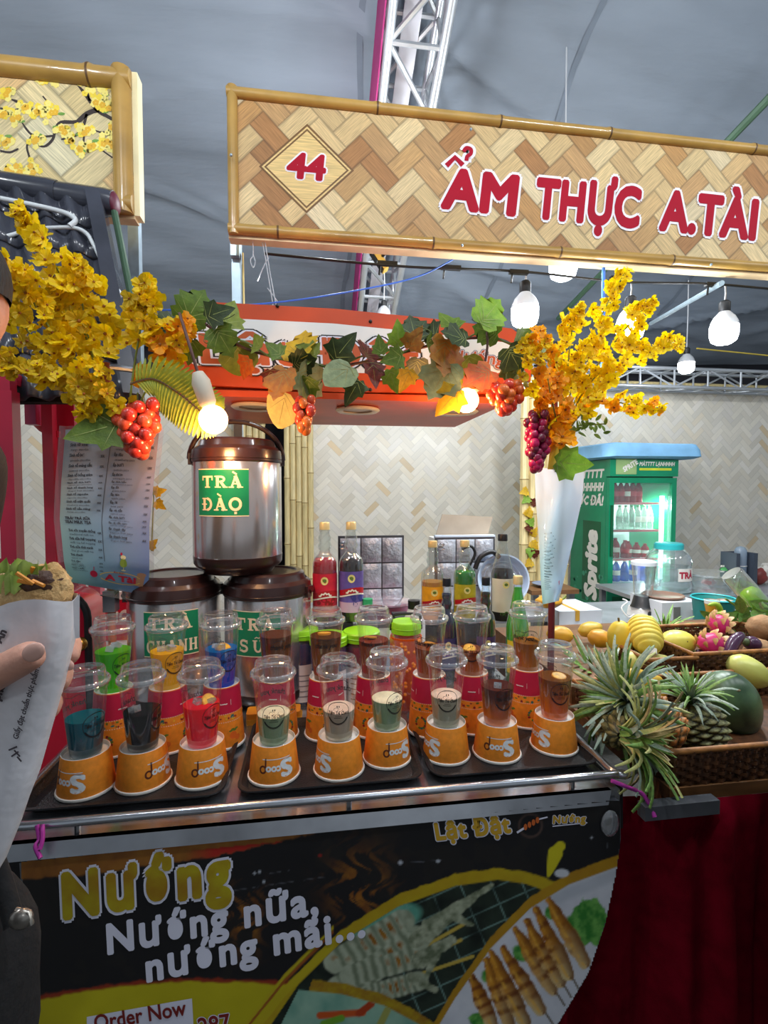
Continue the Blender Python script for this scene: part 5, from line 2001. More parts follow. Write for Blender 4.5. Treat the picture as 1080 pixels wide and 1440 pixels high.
def flower_mesh(m, seed):
    q = random.Random(seed)
    mb = MB()
    for k in range(6):
        a = k*PI/3+q.uniform(-.2, .2)
        L_ = (1.0 if k % 2 == 0 else .72)*q.uniform(.9, 1.1)
        w_ = (.52 if k % 2 == 0 else .34)
        d, s_ = Vector((math.cos(a), math.sin(a), 0)), Vector((-math.sin(a), math.cos(a), 0))
        up_ = q.uniform(.1, .5)
        pts = [Vector((0, 0, 0)), d*.45*L_+s_*w_*.8+Vector((0, 0, up_*.3)), d*.9*L_+s_*w_*.7+Vector((0, 0, up_+q.uniform(-.15, .15))), d*L_*1.0+Vector((0, 0, up_*.7)), d*.9*L_-s_*w_*.7+Vector((0, 0, up_+q.uniform(-.15, .15))), d*.45*L_-s_*w_*.8+Vector((0, 0, up_*.3))]
        i0 = mb.add(pts)
        for j in range(1, 5):
            mb.face((i0, i0+j, i0+j+1))
    mb.m = 1
    mb.ball((0, 0, .12), (.14, .14, .12), 6, 4)
    return mb.mesh('flower', [m, M_FLC], None)


M_FLC = mat('flower_heart', '9a5a14', .6)


def petal_mat(name, c, c2):
    return thin(name, c, c2, 22, .45)


FLM = {'y': [flower_mesh(petal_mat('petal_yellow', 'ffe610', 'f0cc08'), i) for i in range(4)], 'o': [flower_mesh(petal_mat('petal_amber', 'ffb80e', 'f09a0a'), i+7) for i in range(3)], 'd': [flower_mesh(petal_mat('petal_old', 'e6cc20', 'c8a81a'), i+13) for i in range(3)]}
M_FST = mat('flower_stem', '7c8a3a', .6)


def spray(pts, Ys, n, spread, size, cols, label, seed, t0=.15, buds=0):
    q = random.Random(seed)
    P = smooth_path([atY(x, y, Ys[0]+(Ys[1]-Ys[0])*i/(len(pts)-1)) for i, (x, y) in enumerate(pts)], 6)
    t = thing('flower_spray', label, 'artificial flowers', P[0], 'artificial yellow flower sprays')
    o_ = LOC[t.name]
    obj('stem', MB().tube(P, [.0032*(1-.6*i/len(P)) for i in range(len(P))], 6), M_FST, t, 60)
    k = Ys[0]/FPX
    for i in range(n):
        u = t0+(1-t0)*(i+q.random())/n
        a = P[min(int(u*(len(P)-1)), len(P)-2)]
        b = P[min(int(u*(len(P)-1)), len(P)-2)+1]
        c = a.lerp(b, (u*(len(P)-1)) % 1)
        d = (b-a).normalized()
        sd = d.cross(Vector((0, 1, 0))).normalized()
        w_ = spread*k*(1-.75*max(0, (u-.55)/.45))
        c = c+sd*q.uniform(-1, 1)*w_+Vector((0, q.uniform(-.04, .03), 0))+Vector((q.uniform(-.01, .01), 0, q.uniform(-.01, .01)))
        s = size*k*q.uniform(.8, 1.2)*(1-.35*u)
        M = Matrix.Translation(c-o_) @ Euler((R(90)+q.uniform(-.9, .9), q.uniform(-.8, .8), q.uniform(-.7, .7))).to_matrix().to_4x4() @ Matrix.Rotation(q.uniform(0, 6), 4, 'Z') @ Matrix.Scale(s, 4)
        me_ = FLM[cols[q.randrange(len(cols))]]
        link('flower', me_[q.randrange(len(me_))], t, M)
    for i in range(buds):
        c = P[-1].lerp(P[-7], i/max(1, buds))+Vector((q.uniform(-.01, .01), -.01, q.uniform(-.012, .012)))
        link('bud', bud_me, t, Matrix.Translation(c-o_) @ Matrix.Diagonal((.008, .008, .01, 1)))
    return t


bud_me = grape_me.mesh('bud', mat('bud_brown', 'a87a1a', .5), 180)
LB = (165, 600)
spray([LB, (130, 500), (92, 400), (50, 330), (24, 300)], (1.46, 1.38), 38, 13, 17, 'yyyd', 'tallest left flower spray, its tip over the black roof', 31, .3)
spray([LB, (135, 520), (118, 440), (112, 395), (108, 375)], (1.46, 1.40), 60, 32, 17, 'yyd', 'thick upright flower spray in the middle of the left bunch', 32, .3)
spray([LB, (110, 510), (62, 450), (34, 400), (20, 378)], (1.44, 1.34), 44, 22, 16, 'yyd', 'left flower spray leaning towards the bystander head', 33, .25)
spray([LB, (110, 540), (60, 520), (20, 512), (5, 510)], (1.44, 1.36), 46, 14, 15, 'ydd', 'lowest left flower spray reaching sideways to the red gate', 34, .2)
spray([LB, (100, 545), (58, 490), (28, 452), (14, 440)], (1.45, 1.40), 16, 16, 15, 'yd', 'left flower spray ending in brown buds', 35, .2, 5)
spray([(180, 590), (188, 520), (200, 450), (206, 420), (214, 402)], (1.44, 1.38), 44, 22, 16, 'yyd', 'left flower spray standing against the pale steel post', 36, .35)
spray([(185, 590), (210, 540), (235, 490), (252, 470), (262, 455)], (1.45, 1.42), 38, 22, 16, 'yo', 'amber flecked flower spray where the garland begins', 37, .25)
spray([LB, (150, 570), (140, 545), (128, 510)], (1.42, 1.38), 44, 30, 15, 'yd', 'short dense flower spray at the foot of the left bunch', 38, .1)
RB = (788, 640)
spray([RB, (800, 560), (822, 500), (850, 435), (878, 384)], (1.44, 1.40), 60, 15, 13, 'y', 'tallest right flower spray, its tip touching the sign edge', 41, .3)
spray([RB, (815, 560), (860, 510), (910, 490), (957, 484)], (1.44, 1.38), 62, 20, 13, 'y', 'right flower spray reaching out to the side', 42, .25)
spray([RB, (810, 560), (850, 500), (890, 450), (912, 428)], (1.46, 1.42), 46, 18, 13, 'y', 'right flower spray in front of a white LED bulb', 43, .3)
spray([RB, (810, 590), (850, 565), (890, 570), (928, 574)], (1.43, 1.38), 40, 16, 13, 'yyyo', 'lowest right flower spray above the drinks fridge', 44, .25)
spray([RB, (795, 560), (800, 500), (806, 455), (812, 436)], (1.45, 1.42), 38, 18, 15, 'y', 'short upright flower spray left of the tallest one', 45, .3)
spray([RB, (778, 570), (765, 520), (752, 490), (745, 470)], (1.42, 1.38), 60, 30, 14, 'yyod', 'amber flower spray at the right end of the garland', 46, .15)
spray([RB, (782, 590), (775, 560), (770, 530)], (1.40, 1.36), 34, 26, 15, 'oo', 'short orange flower spray above the magenta grapes', 47, .1)

# fern frond, cloth ribbon, sprigs at the bunches
t = thing('fern_frond', 'yellow green fern frond reaching towards the left warm bulb', 'artificial leaf', atY(185, 545, 1.38))
o_ = LOC[t.name]
fp = smooth_path([atY(x, y, 1.38) for x, y in ((183, 540), (215, 533), (250, 552), (285, 580), (305, 588))], 8)
obj('midrib', MB().tube(fp, [.003*(1-.7*i/len(fp)) for i in range(len(fp))], 6), mat('fern_rib', '4a3a24', .6), t, 60)
m = thin('fern_leaf', 'b4bc3a', '8c9c2c', 6, .35)
lm = leaf_mesh('leaflet', m, None, 'frond', 3, .3)
for i in range(3, len(fp)-1):
    for s_ in (1, -1):
        u = i/len(fp)
        d = (fp[i+1]-fp[i-1]).normalized()
        an = math.degrees(math.atan2(d.z, d.x))+s_*68
        link('leaflet', lm, t, facing(fp[i], an, (.030+.052*math.sin(PI*min(1, u*1.02))**.8), (0, s_*15), o_))
t = thing('cloth_petal', 'bright yellow cloth petal hanging beside the magenta grapes', 'artificial leaf', atY(785, 580, 1.42))
pts = [(776, 575), (790, 572), (794, 600), (790, 640), (780, 665), (772, 655), (776, 610)]
mb = MB().grid(lambda a, b: atY(776+16*a-6*b*b, 572+88*b, 1.42+.012*math.sin(a*3+b*5)), 4, 10)
obj('petal', mb, mat('cloth_yellow', 'f2b81a', .5, sheen=.3), t, 180)
t = thing('leaf_sprig', 'small green leaf sprig beside the right flower stems', 'artificial leaf', atY(800, 600, 1.43))
o_ = LOC[t.name]
sl = leaf_mesh('leaf', mat('sprig_green', '7a9a3a', .5), None, 'long', 5, .2)
q = random.Random(5)
obj('stem', MB().tube([atY(795, 620, 1.43), atY(815, 598, 1.43), atY(850, 596, 1.43)], .002, 6), M_FST, t)
for i in range(34):
    p = atY(798+54*q.random(), 588+22*q.random(), 1.42+.03*q.random())
    link('leaf', sl, t, facing(p, q.uniform(-60, 130), .028, (q.uniform(-40, 40), q.uniform(-40, 40)), o_))
for px, py, s, cn, kd, an, lb in ((783, 650, 58, 'bright', 'ivy', -5, 'light green star leaf at the top of the rolled menu'), (170, 595, 70, 'green', 'ivy', 200, 'dark green leaf poking out left above the menu')):
    p = atY(px, py, 1.40)
    o = link('star_leaf', LEAF[cn, kd].copy(), None, facing(p, an, s*1.4/FPX, (10, 10)))
    LOC[o.name] = p
    tag(o, lb, 'artificial leaf')
for (px, x, lb) in ((165, PLX, 'bundle of flower stems tied to the left pole'), (788, PRX, 'bundle of flower stems tied to the right pole')):
    t = thing('stem_bundle', lb, 'artificial flowers', (x, 1.49, 1.62))
    p = atY(px, 612, 1.47)
    mb = MB()
    for k in range(7):
        mb.tube([p+Vector((.008*math.cos(k), .008*math.sin(k), -.03)), p+Vector((.014*math.cos(k), .014*math.sin(k), .04))], .004, 6)
    o = obj('stems', mb, mat('stem_olive', '6a6a3a', .7), t, 60)
    o['kind'] = 'stuff'
    obj('tie', MB().tube([p+Vector((.014*math.cos(PI*k/6), .014*math.sin(PI*k/6), -.012)) for k in range(12)], .0025, 6, closed=True), M_BLKP, t, 60)
# ------------------------------------------------------------------ neighbouring booth at the left: tiled roof, red gate
M_TILE = mat('roof_tile_black', '3a3c46', .25, var=.12, vscale=6, coat=.25)
M_GATE = mat('gate_red', 'b81a3c', .32, var=.06, coat=.3)
rA, rB = atY(140, 283, 2.02), atY(-190, 225, 2.02)      # ridge, right and left
eA, eB = atY(196, 560, 1.72), atY(-150, 560, 1.50)      # eave
roof = thing('tiled_roof', 'black tiled roof of the neighbouring booth behind the left flowers', 'roof', rA)
off = LOC[roof.name]
nrm = (rB-rA).cross(eA-rA).normalized()
if nrm.y > 0:
    nrm = -nrm


def roof_pt(u, v, lift=0.0):
    return rA.lerp(rB, u).lerp(eA.lerp(eB, u), v)+nrm*lift


NC, NR = 9, 6
for i in range(NC):
    for j in range(NR):
        mb = MB()

        def tp(a, b):
            w_ = math.sin(a*2*PI)
            return roof_pt((i+a)/NC, (j+b*1.06)/NR, .014+.013*w_+.010*b)
        mb.grid(tp, 8, 2)
        n0 = len(mb.v)
        for k in range(9):                       # butt edge of the tile
            mb.v.append(tuple(Vector(tp(k/8, 1))-nrm*.014))
        for k in range(8):
            mb.face((18+k, 18+k+1, n0+k+1, n0+k))
        obj('tile', mb, M_TILE, roof, 180)
mb = MB()
d = (rB-rA).normalized()
for k in range(7):
    a = rA-d*.05+d*k*.19
    obj('ridge_cap', MB().tube([a, a+d*.03, a+d*.20], [.044, .047, .041], 14), M_TILE, roof, 40)
obj('ridge_end', MB().ball(rA-d*.05, (.02, .04, .042), 12, 8), mat('ridge_maroon', '5a1830', .5), roof, 180)
obj('verge_board', MB().prism([roof_pt(-.02, 0, .05), roof_pt(-.02, 1.02, .05), roof_pt(-.02, 1.02, -.03), roof_pt(-.02, 0, -.03)], d*.05), M_TILE, roof)
obj('roof_deck', MB().prism([roof_pt(0, 0, -.02), roof_pt(1, 0, -.02), roof_pt(1, 1, -.02), roof_pt(0, 1, -.02)], -nrm*.015), mat('deck_dark', '1c1b20', .8), roof)
for x, y in ((eB.x+.25, eB.y+.05), (eB.x+.3, rB.y-.05)):
    obj('roof_post', MB().bbox((x-.02, y-.02, 0), (x+.02, y+.02, eA.z-.02)), M_GATE, roof)
obj('verge_pole', MB().tube([roof_pt(-.06, .05, 0), roof_pt(-.06, .62, 0)], .012, 8), MATS['green_pole_paint'], roof, 40, label='green pole along the roof edge')
M_WCAB = mat('cable_white', 'c9cdd0', .45)
for k, (pts, lb) in enumerate((([(-30, 272), (0, 279), (50, 289), (90, 299), (106, 309), (98, 318)], 'upper white cable looped over the black roof ridge'), ([(-30, 342), (0, 335), (48, 323), (98, 320), (120, 327), (132, 345), (150, 382), (171, 416)], 'lower white cable running down the black roof'))):
    pp = []
    for x, y in pts:
        # point on the roof skin under that line of sight
        r_ = ray(x, y)
        tt = (rA-CAM).dot(nrm)/r_.dot(nrm)
        pp.append(CAM+r_*tt*(.975 if k else .97))
    single('white_cable', MB().tube(smooth_path(pp, 6), .009 if k == 0 else .007, 8), M_WCAB, lb, 'cable', smooth=60)

# red gate and post
gy0, gy1 = 1.55, 1.92
g = thing('red_gate', 'red square-tube gate standing open at the left, under the black roof', 'gate', (atY(13, 700, gy0).x, gy0, 0))
xB, xC = atY(13, 650, gy0).x, atY(71, 650, gy1).x
zB, zC = atY(13, 524, gy0).z, atY(71, 553, gy1).z
zt = (zB+zC)/2


def bar(name, a, b, w_, parent, m=M_GATE):
    a, b = Vector(a), Vector(b)
    d = (b-a).normalized()
    s = d.cross(Vector((0, 0, 1)))
    s = Vector((1, 0, 0)) if s.length < .1 else s.normalized()
    u = s.cross(d).normalized()
    mb = MB()
    q = [s*w_/2*i+u*w_/2*j for i, j in ((-1, -1), (1, -1), (1, 1), (-1, 1))]
    mb.prism([a+c for c in q], b-a)
    return obj(name, mb, m, parent)


bar('gate_upright', (xB, gy0, 0), (xB, gy0, zt), .034, g)
bar('gate_upright', (xC, gy1, 0), (xC, gy1, zt), .034, g)
bar('gate_top', (xB, gy0, zt-.017), (xC, gy1, zt-.017), .034, g)
bar('gate_rail', (xB, gy0, .95), (xC, gy1, .95), .03, g)
for zz in (atY(2, 590, gy0).z, atY(2, 790, gy0).z):
    bar('gate_stub', (xB-.2, gy0-.02, zz-.01), (xB-.01, gy0, zz), .022, g)
bar('gate_outer_upright', (xB-.125, gy0-.03, 0), (xB-.125, gy0-.03, zt+.07), .04, g)
p2 = thing('red_post', 'broad red post behind the left edge of the hanging menu', 'post', (atY(98, 700, 2.0).x, 2.0, 0))
x = atY(98, 650, 2.0).x
obj('post', MB().bbox((x-.032, 1.97, 0), (x+.032, 2.03, atY(98, 470, 2.0).z)), M_GATE, p2)
for yy in (612, 777):
    z = atY(80, yy, 1.97).z
    obj('hinge_bar', MB().bbox((xC+.02, 1.93, z-.012), (x-.03, 1.955, z+.012)), M_GATE, p2)
obj('cross_beam', MB().bbox((x-.75, 1.96, atY(30, 492, 1.96).z-.022), (x+.03, 2.0, atY(30, 492, 1.96).z+.022)), M_GATE, p2)
xx = atY(43, 500, 1.97).x
obj('upper_stub', MB().bbox((xx-.018, 1.955, zt-.1), (xx+.018, 1.99, atY(43, 470, 1.97).z)), mat('gate_pink', 'd04a78', .35), p2)
t = thing('red_lantern', 'round red paper lantern seen through the red gate', 'lantern', atY(86, 585, 2.13))
pc = atY(86, 585, 2.13)
mb = MB()
pr = [(.103*math.sin(PI*i/12)+.001, -.088*math.cos(PI*i/12)) for i in range(13)]
mb.lathe(pr, 20, pc)
obj('paper_shell', mb, mat('lantern_red', 'd81a2a', .5), t, 30)
for s_ in (-1, 1):
    obj('lantern_cap', MB().lathe([(.001, -.01), (.05, -.01), (.05, .01), (.001, .01)], 16, pc+Vector((0, 0, .087*s_))), MATS['grape_c81a5e'] if False else mat('lantern_gold', 'b8862a', .4), t, 40)
obj('hanging_cord', MB().tube([pc+Vector((0, 0, .09)), Vector((pc.x, 2.0, atY(30, 492, 1.96).z))], .004, 5), M_RED, t)

# red cabinet with a rounded black-edged corner and a brass knob
CY = 1.56
cxl, cxr = atY(62, 900, CY).x, atY(121, 900, CY).x
czt = atY(110, 836, CY).z
cab = thing('red_cabinet', 'glossy red cabinet with rounded corner behind the wrapped sandwich', 'cabinet', ((cxl+cxr)/2, CY, 0))
r_ = .07
prof = [(cxl-.10, 0), (cxr, 0), (cxr, czt-r_)]+[(cxr-r_+r_*math.cos(R(90*i/6)), czt-r_+r_*math.sin(R(90*i/6))) for i in range(1, 7)]+[(cxl-.10, czt)]
obj('cabinet_body', MB().prism([(a, CY, b) for a, b in prof], (0, .14, 0)), mat('cabinet_red', 'c01a34', .22, var=.05, coat=.5), cab, 35)
ed = [(a, CY-.004, b) for a, b in [(cxr+.008, .0), (cxr+.008, czt-r_)]+[(cxr-r_+(r_+.008)*math.cos(R(90*i/6)), czt-r_+(r_+.008)*math.sin(R(90*i/6))) for i in range(1, 7)]+[(cxl-.10, czt+.008)]]
obj('rubber_edge', MB().tube(ed, .011, 8), mat('rubber_black', '1a1a1e', .5), cab, 60)
kp = atY(112, 906, CY-.03)
kn = obj('brass_knob', MB().ball(kp, (.021, .02, .021), 16, 10), mat('brass', 'b08a3c', .25, .9), cab, 180)
obj('knob_neck', MB().tube([kp, kp+Vector((0, .032, 0))], .008, 10), MATS['brass'], kn, 40)

# red and white carton with white script, grey cloth below
KY = 2.04
t = thing('printed_carton', 'red carton with white band and white script behind the green drink', 'carton', atY(150, 905, KY))
a, b = atY(116, 906, KY), atY(205, 842, KY)
obj('carton_body', MB().bbox((a.x, KY, a.z), (b.x, KY+.15, b.z)), mat('carton_red', 'c21c36', .4), t)
obj('white_band', MB().bbox((a.x-.004, KY-.004, b.z), (b.x+.004, KY+.154, b.z+.03)), M_PAPW, t)
mb = MB()
text_px(mb, 'Kerico', (122, 886), (192, 868), 22, KY, .03, shear=.3, lift=.002)
ribbon_px(mb, [(120, 894), (140, 890), (160, 883)], [5, 3, 1], KY-.002)
obj('script', mb, M_PAPW, t)
a, b = atY(112, 965, 1.97), atY(205, 905, 1.97)
single('folded_cloth', MB().grid(lambda u, v: (a.x+(b.x-a.x)*u, 1.975-.02*math.sin(u*9+v*3)*v-.05*(1-v), a.z+(b.z-a.z)*v), 16, 8).bbox((a.x, 1.98, a.z-.4), (b.x, 2.2, b.z-.003)), mat('cloth_greywhite', 'c6ccd4', .8), 'pale grey cloth draped below the red carton', 'cloth', smooth=60)
single('low_table', MB().bbox((a.x-.1, 1.95, 0), (b.x+.05, 2.22, a.z-.402)), M_SSD, 'plain metal table under the grey cloth and red carton', 'table')

# ------------------------------------------------------------------ hanging menus


def menu_front(u, v):
    """u 0..1 from left, v 0..1 from top"""
    L_ = [(92, 604), (86, 680), (84, 730), (90, 790), (96, 818)]
    Rr = [(224, 606), (216, 680), (210, 740), (210, 800), (208, 838)]
    k = min(3.999, v*4)
    i = int(k)
    f_ = k-i
    f_ = f_*f_*(3-2*f_)*.35+f_*.65
    l = Vector(L_[i]).lerp(Vector(L_[i+1]), f_)
    r_ = Vector(Rr[i]).lerp(Vector(Rr[i+1]), f_)
    p = l.lerp(r_, u)
    p.y += 5*math.sin(u*PI)*(1-v)*-.6
    return atY(p.x, p.y, 1.485+.02*math.sin(u*4.2+v*3.4)-.03*v*(1-v)*4+.012*u)


t = thing('menu_sheet', 'laminated drinks menu hanging from the left pole under the yellow flowers', 'menu', menu_front(.5, 1))
mb = MB()
c00, c10, c01, c11 = [lin(c) for c in ('a0a2ac', '948fa2', '8cb8a8', '5f8ccc')]
cm = lin('9fc0c8')


def menu_col(u, v):
    a = [c00[i]*(1-u)+c10[i]*u for i in range(3)]
    b = [c01[i]*(1-u)+c11[i]*u for i in range(3)]
    return tuple(a[i]*(1-v)+b[i]*v for i in range(3))


NU, NV = 20, 28
for j in range(NV+1):
    for i in range(NU+1):
        mb.v.append(tuple(menu_front(i/NU, j/NV)))
for j in range(NV):
    for i in range(NU):
        k = j*(NU+1)+i
        mb.cur = [menu_col(i/NU, j/NV), menu_col(i/NU, (j+1)/NV), menu_col((i+1)/NU, (j+1)/NV), menu_col((i+1)/NU, j/NV)]
        mb.face((k, k+NU+1, k+NU+2, k+1))
mb.cur = None
sheet = obj('printed_sheet', mb, mat('menu_paper', 'ffffff', .18, attr=True, var=.02, coat=.4), t, 180)
film_ = MB()
for j in range(NV+1):
    for i in range(NU+1):
        u, v = -.07+1.12*i/NU, -.02+1.07*j/NV
        a = menu_front(min(max(u, 0), 1), min(max(v, 0), 1))
        e = (menu_front(1, .5)-menu_front(0, .5))
        a = a+e*(u-min(max(u, 0), 1))-Vector((0, 0, .46))*(v-min(max(v, 0), 1))
        film_.v.append(tuple(a+Vector((0, .0015, 0))))
for j in range(NV):
    for i in range(NU):
        k = j*(NU+1)+i
        film_.face((k, k+NU+1, k+NU+2, k+1))
obj('laminate_film', film_, clear('laminate', 'f2eef2', .16, .07), t, 180)
MASP = .47/.27


def mfn(a, b):
    """a in 0..1 across, b upward from the top edge in sheet widths"""
    v = -b/1.74
    p = menu_front(a, min(max(v, 0), 1))
    return p+Vector((0, -.0016, 0))


M_MTX = mat('menu_ink', '3c3c44', .5)
ink = MB()
text_fn(ink, 'SINH TỐ - SMOOTHIE', mfn, .06, -.09, .036, .03, width=.44, res=1)
text_fn(ink, 'NƯỚC ÉP - JUICE', mfn, .56, -.09, .036, .03, width=.38, res=1)
c1 = [('Sinh tố xoài', 'mango smoothie'), ('Sinh tố bơ', 'avocado smoothie'), ('Sinh tố mãng cầu', 'soursop smoothie'), ('Sinh tố hồng xiêm', 'sapodilla smoothie'), ('Sinh tố dưa lưới', 'cantaloupe smoothie'), ('Sinh tố thanh long', 'dragon fruit smoothie'), ('Sinh tố sapoche', 'sapoche smoothie'), ('Sinh tố việt quất', 'blueberry smoothie'), ('Sinh tố sầu riêng', 'durian smoothie')]
c3 = [('Trà sữa truyền thống', 'traditional milk tea'), ('Trà sữa full topping', 'milk tea full topping'), ('Trà sữa thái xanh', 'Thai green milk tea'), ('Trà chanh', 'lemon tea'), ('Trà đào', 'peach tea'), ('Nước ngọt', 'soft drinks'), ('Nước suối', 'mineral water')]
c2 = [('Ép cam', 'orange juice'), ('Ép dâu', 'strawberry juice'), ('Ép bưởi', 'pomelo juice'), ('Ép thơm', 'pineapple juice'), ('Ép dưa hấu', 'watermelon juice'), ('Ép ổi', 'guava juice'), ('Ép táo', 'apple juice'), ('Ép lê', 'pear juice'), ('Ép cà rốt', 'carrot juice'), ('Ép dưa lưới', 'cantaloupe juice'), ('Ép cà rốt cam', 'carrot orange juice'), ('Ép chanh dây', 'passion fruit juice'), ('Ép thanh long', 'dragon fruit juice')]
for rows, x0, xr, y0, st in ((c1, .07, .45, -.15, .0735), (c2, .55, .97, -.15, .0735), (c3, .09, .46, -1.0, .073)):
    for i, (a_, b_) in enumerate(rows):
        y = y0-i*st
        text_fn(ink, a_, mfn, x0, y, .023, .03, res=1, width=min(.30, .0155*len(a_)))
        text_fn(ink, b_, mfn, x0+.01, y-.034, .019, 0, res=1, width=min(.31, .0135*len(b_)))
        text_fn(ink, '35K' if i % 3 else '40K', mfn, xr, y-.012, .02, .02, res=1, align='R')
text_fn(ink, 'TRÀ/ TRÀ SỮA', mfn, .06, -.86, .038, .04, width=.28, res=1)
text_fn(ink, 'TEA/ MILK TEA', mfn, .06, -.915, .038, .04, width=.29, res=1)
stroke_fn(ink, [(.5-.03*math.sin(k/12*2.4), -.12-k*.095) for k in range(13)], .006, mfn)
obj('menu_lettering', ink, M_MTX, sheet)['kind'] = 'stuff'
mb = MB()
text_fn(mb, 'A Tài', mfn, .48, -1.565, .085, .05, width=.36, res=2)
text_fn(mb, 'Ẩm thực', mfn, .58, -1.45, .024, .03, width=.13, res=1)
mb2 = MB()
stroke_fn(mb2, _arc(.66, -1.52, .25, .085, 20, 170, 14), .012, mfn)
stroke_fn(mb2, _arc(.66, -1.52, .25, .085, 200, 340, 14), .012, mfn)
obj('brand_lettering', mb, mat('menu_red', 'b82440', .4), sheet)
obj('brand_oval', mb2, mat('menu_gold', 'd8b85a', .4), sheet)
mb = MB()
disc_fn(mb, (.70, -1.27), (.042, .06), mfn)
obj('drink_picture', mb, mat('pic_green', '7f9a3a', .4), sheet)
mb = MB()
disc_fn(mb, (.70, -1.20), (.032, .02), mfn)
stroke_fn(mb, [(.70, -1.33), (.70, -1.38)], .01, mfn)
disc_fn(mb, (.70, -1.39), (.03, .012), mfn)
obj('drink_picture', mb, mat('pic_cream', 'e0d8a8', .4), sheet)
mb = MB()
disc_fn(mb, (.68, -1.17), .014, mfn, 8)
disc_fn(mb, (.34, -1.50), (.045, .055), mfn)
stroke_fn(mb, [(.345, -1.44), (.35, -1.37)], .008, mfn)
obj('drink_picture', mb, MATS['menu_red'], sheet)
mb = MB()
stroke_fn(mb, [(.91, -1.44), (.885, -1.60)], .095, mfn)
disc_fn(mb, (.915, -1.43), (.055, .03), mfn)
obj('drink_picture', mb, mat('pic_brown', 'b08a6e', .4), sheet)
obj('binder_clip', MB().bbox(tuple(menu_front(.52, 0)+Vector((-.018, -.008, -.012))), tuple(menu_front(.52, 0)+Vector((.018, .008, .012)))), M_BLKP, t)

# right menu: seen from its back, rolled to a narrow cone


def menu_back(u, v):
    L_ = [(752, 658), (753, 700), (758, 760), (760, 810), (763, 850)]
    Rr = [(822, 660), (819, 700), (806, 760), (792, 820), (786, 845)]
    k = min(3.999, v*4)
    i = int(k)
    f_ = k-i
    l = Vector(L_[i]).lerp(Vector(L_[i+1]), f_)
    r_ = Vector(Rr[i]).lerp(Vector(Rr[i+1]), f_)
    p = l.lerp(r_, u)
    return atY(p.x, p.y, 1.47-.05*math.sin(PI*u)*(1-.3*v)+.02*math.sin(u*5+v*7)*(.4+v)+.012*math.sin(9*v-3*u))


t = thing('rolled_menu', 'second laminated menu rolled into a narrow cone at the right pole', 'menu', menu_back(.5, 1))
mb = MB()
for j in range(NV+1):
    for i in range(NU+1):
        mb.v.append(tuple(menu_back(i/NU, j/NV)))
rc = lambda u, v: tuple(lin('e6f0fa')[i]*(1-v)+(lin('b4e0d6')[i]*(1-u)+lin('a8ccf0')[i]*u)*v for i in range(3))
for j in range(NV):
    for i in range(NU):
        k = j*(NU+1)+i
        mb.cur = [rc(i/NU, j/NV), rc(i/NU, (j+1)/NV), rc((i+1)/NU, (j+1)/NV), rc((i+1)/NU, j/NV)]
        mb.face((k, k+NU+1, k+NU+2, k+1))
mb.cur = None
sheet2 = obj('printed_sheet', mb, let_through(mat('menu_paper_glossy', 'ffffff', .1, attr=True, var=.02, coat=1.0), .4), t, 180)
mb = MB()
for k in range(22):
    stroke_fn(mb, [(.16, .46+.019*k), (.36+.06*(k % 3), .455+.019*k)], .006, lambda a, b: menu_back(a, b)+Vector((0, -.0015, 0)))
obj('faint_lines', mb, mat('menu_faint', '7f9fa8', .5), sheet2)['kind'] = 'stuff'
mb = MB()
stroke_fn(mb, [(.62, .90), (.82, .76)], .05, lambda a, b: menu_back(a, b)+Vector((0, -.0015, 0)))
obj('brand_print', mb, MATS['menu_red'], sheet2)
obj('binder_clip', MB().bbox(tuple(menu_back(.5, 0)+Vector((-.012, -.008, -.01))), tuple(menu_back(.5, 0)+Vector((.012, .008, .01)))), M_BLKP, t)

# ------------------------------------------------------------------ people


def skin_mesh(name, nodes, edges, mats, pick, sub=2, root=0):
    """one continuous body grown on a joint skeleton; nodes = [(point, radius)], pick(face centre) -> material index"""
    me = bpy.data.meshes.new('skel')
    me.from_pydata([tuple(p) for p, _ in nodes], edges, [])
    o = bpy.data.objects.new('skel', me)
    COL.objects.link(o)
    sm = o.modifiers.new('s', 'SKIN')
    sm.use_smooth_shade = True
    for v, (p, r_) in zip(me.skin_vertices[0].data, nodes):
        v.radius = (r_, r_) if not isinstance(r_, tuple) else r_
    me.skin_vertices[0].data[root].use_root = True
    ss = o.modifiers.new('d', 'SUBSURF')
    ss.levels = ss.render_levels = sub
    dg = bpy.context.evaluated_depsgraph_get()
    out = bpy.data.meshes.new_from_object(o.evaluated_get(dg))
    bpy.data.objects.remove(o)
    bpy.data.meshes.remove(me)
    out.name = name
    out.materials.clear()
    for m in mats:
        out.materials.append(m)
    for p in out.polygons:
        p.material_index = pick(p.center)
    out.shade_smooth()
    return out


M_SKIN = mat('skin', 'd39a84', .5, var=.05, vscale=30, sub=.15, bump=.1, bscale=220)
M_NAIL = mat('nail', 'd8a898', .3)
M_HAIR = mat('hair_black', '191516', .6, bump=.5, bscale=160, stretch=(1, 1, .2))
M_JKT = mat('jacket_dark', '26262a', .85, bump=.3, bscale=90)
M_TRS = mat('trousers_dark', '1f2026', .85, bump=.2, bscale=120)
M_SHOE = mat('shoe_dark', '141416', .6)


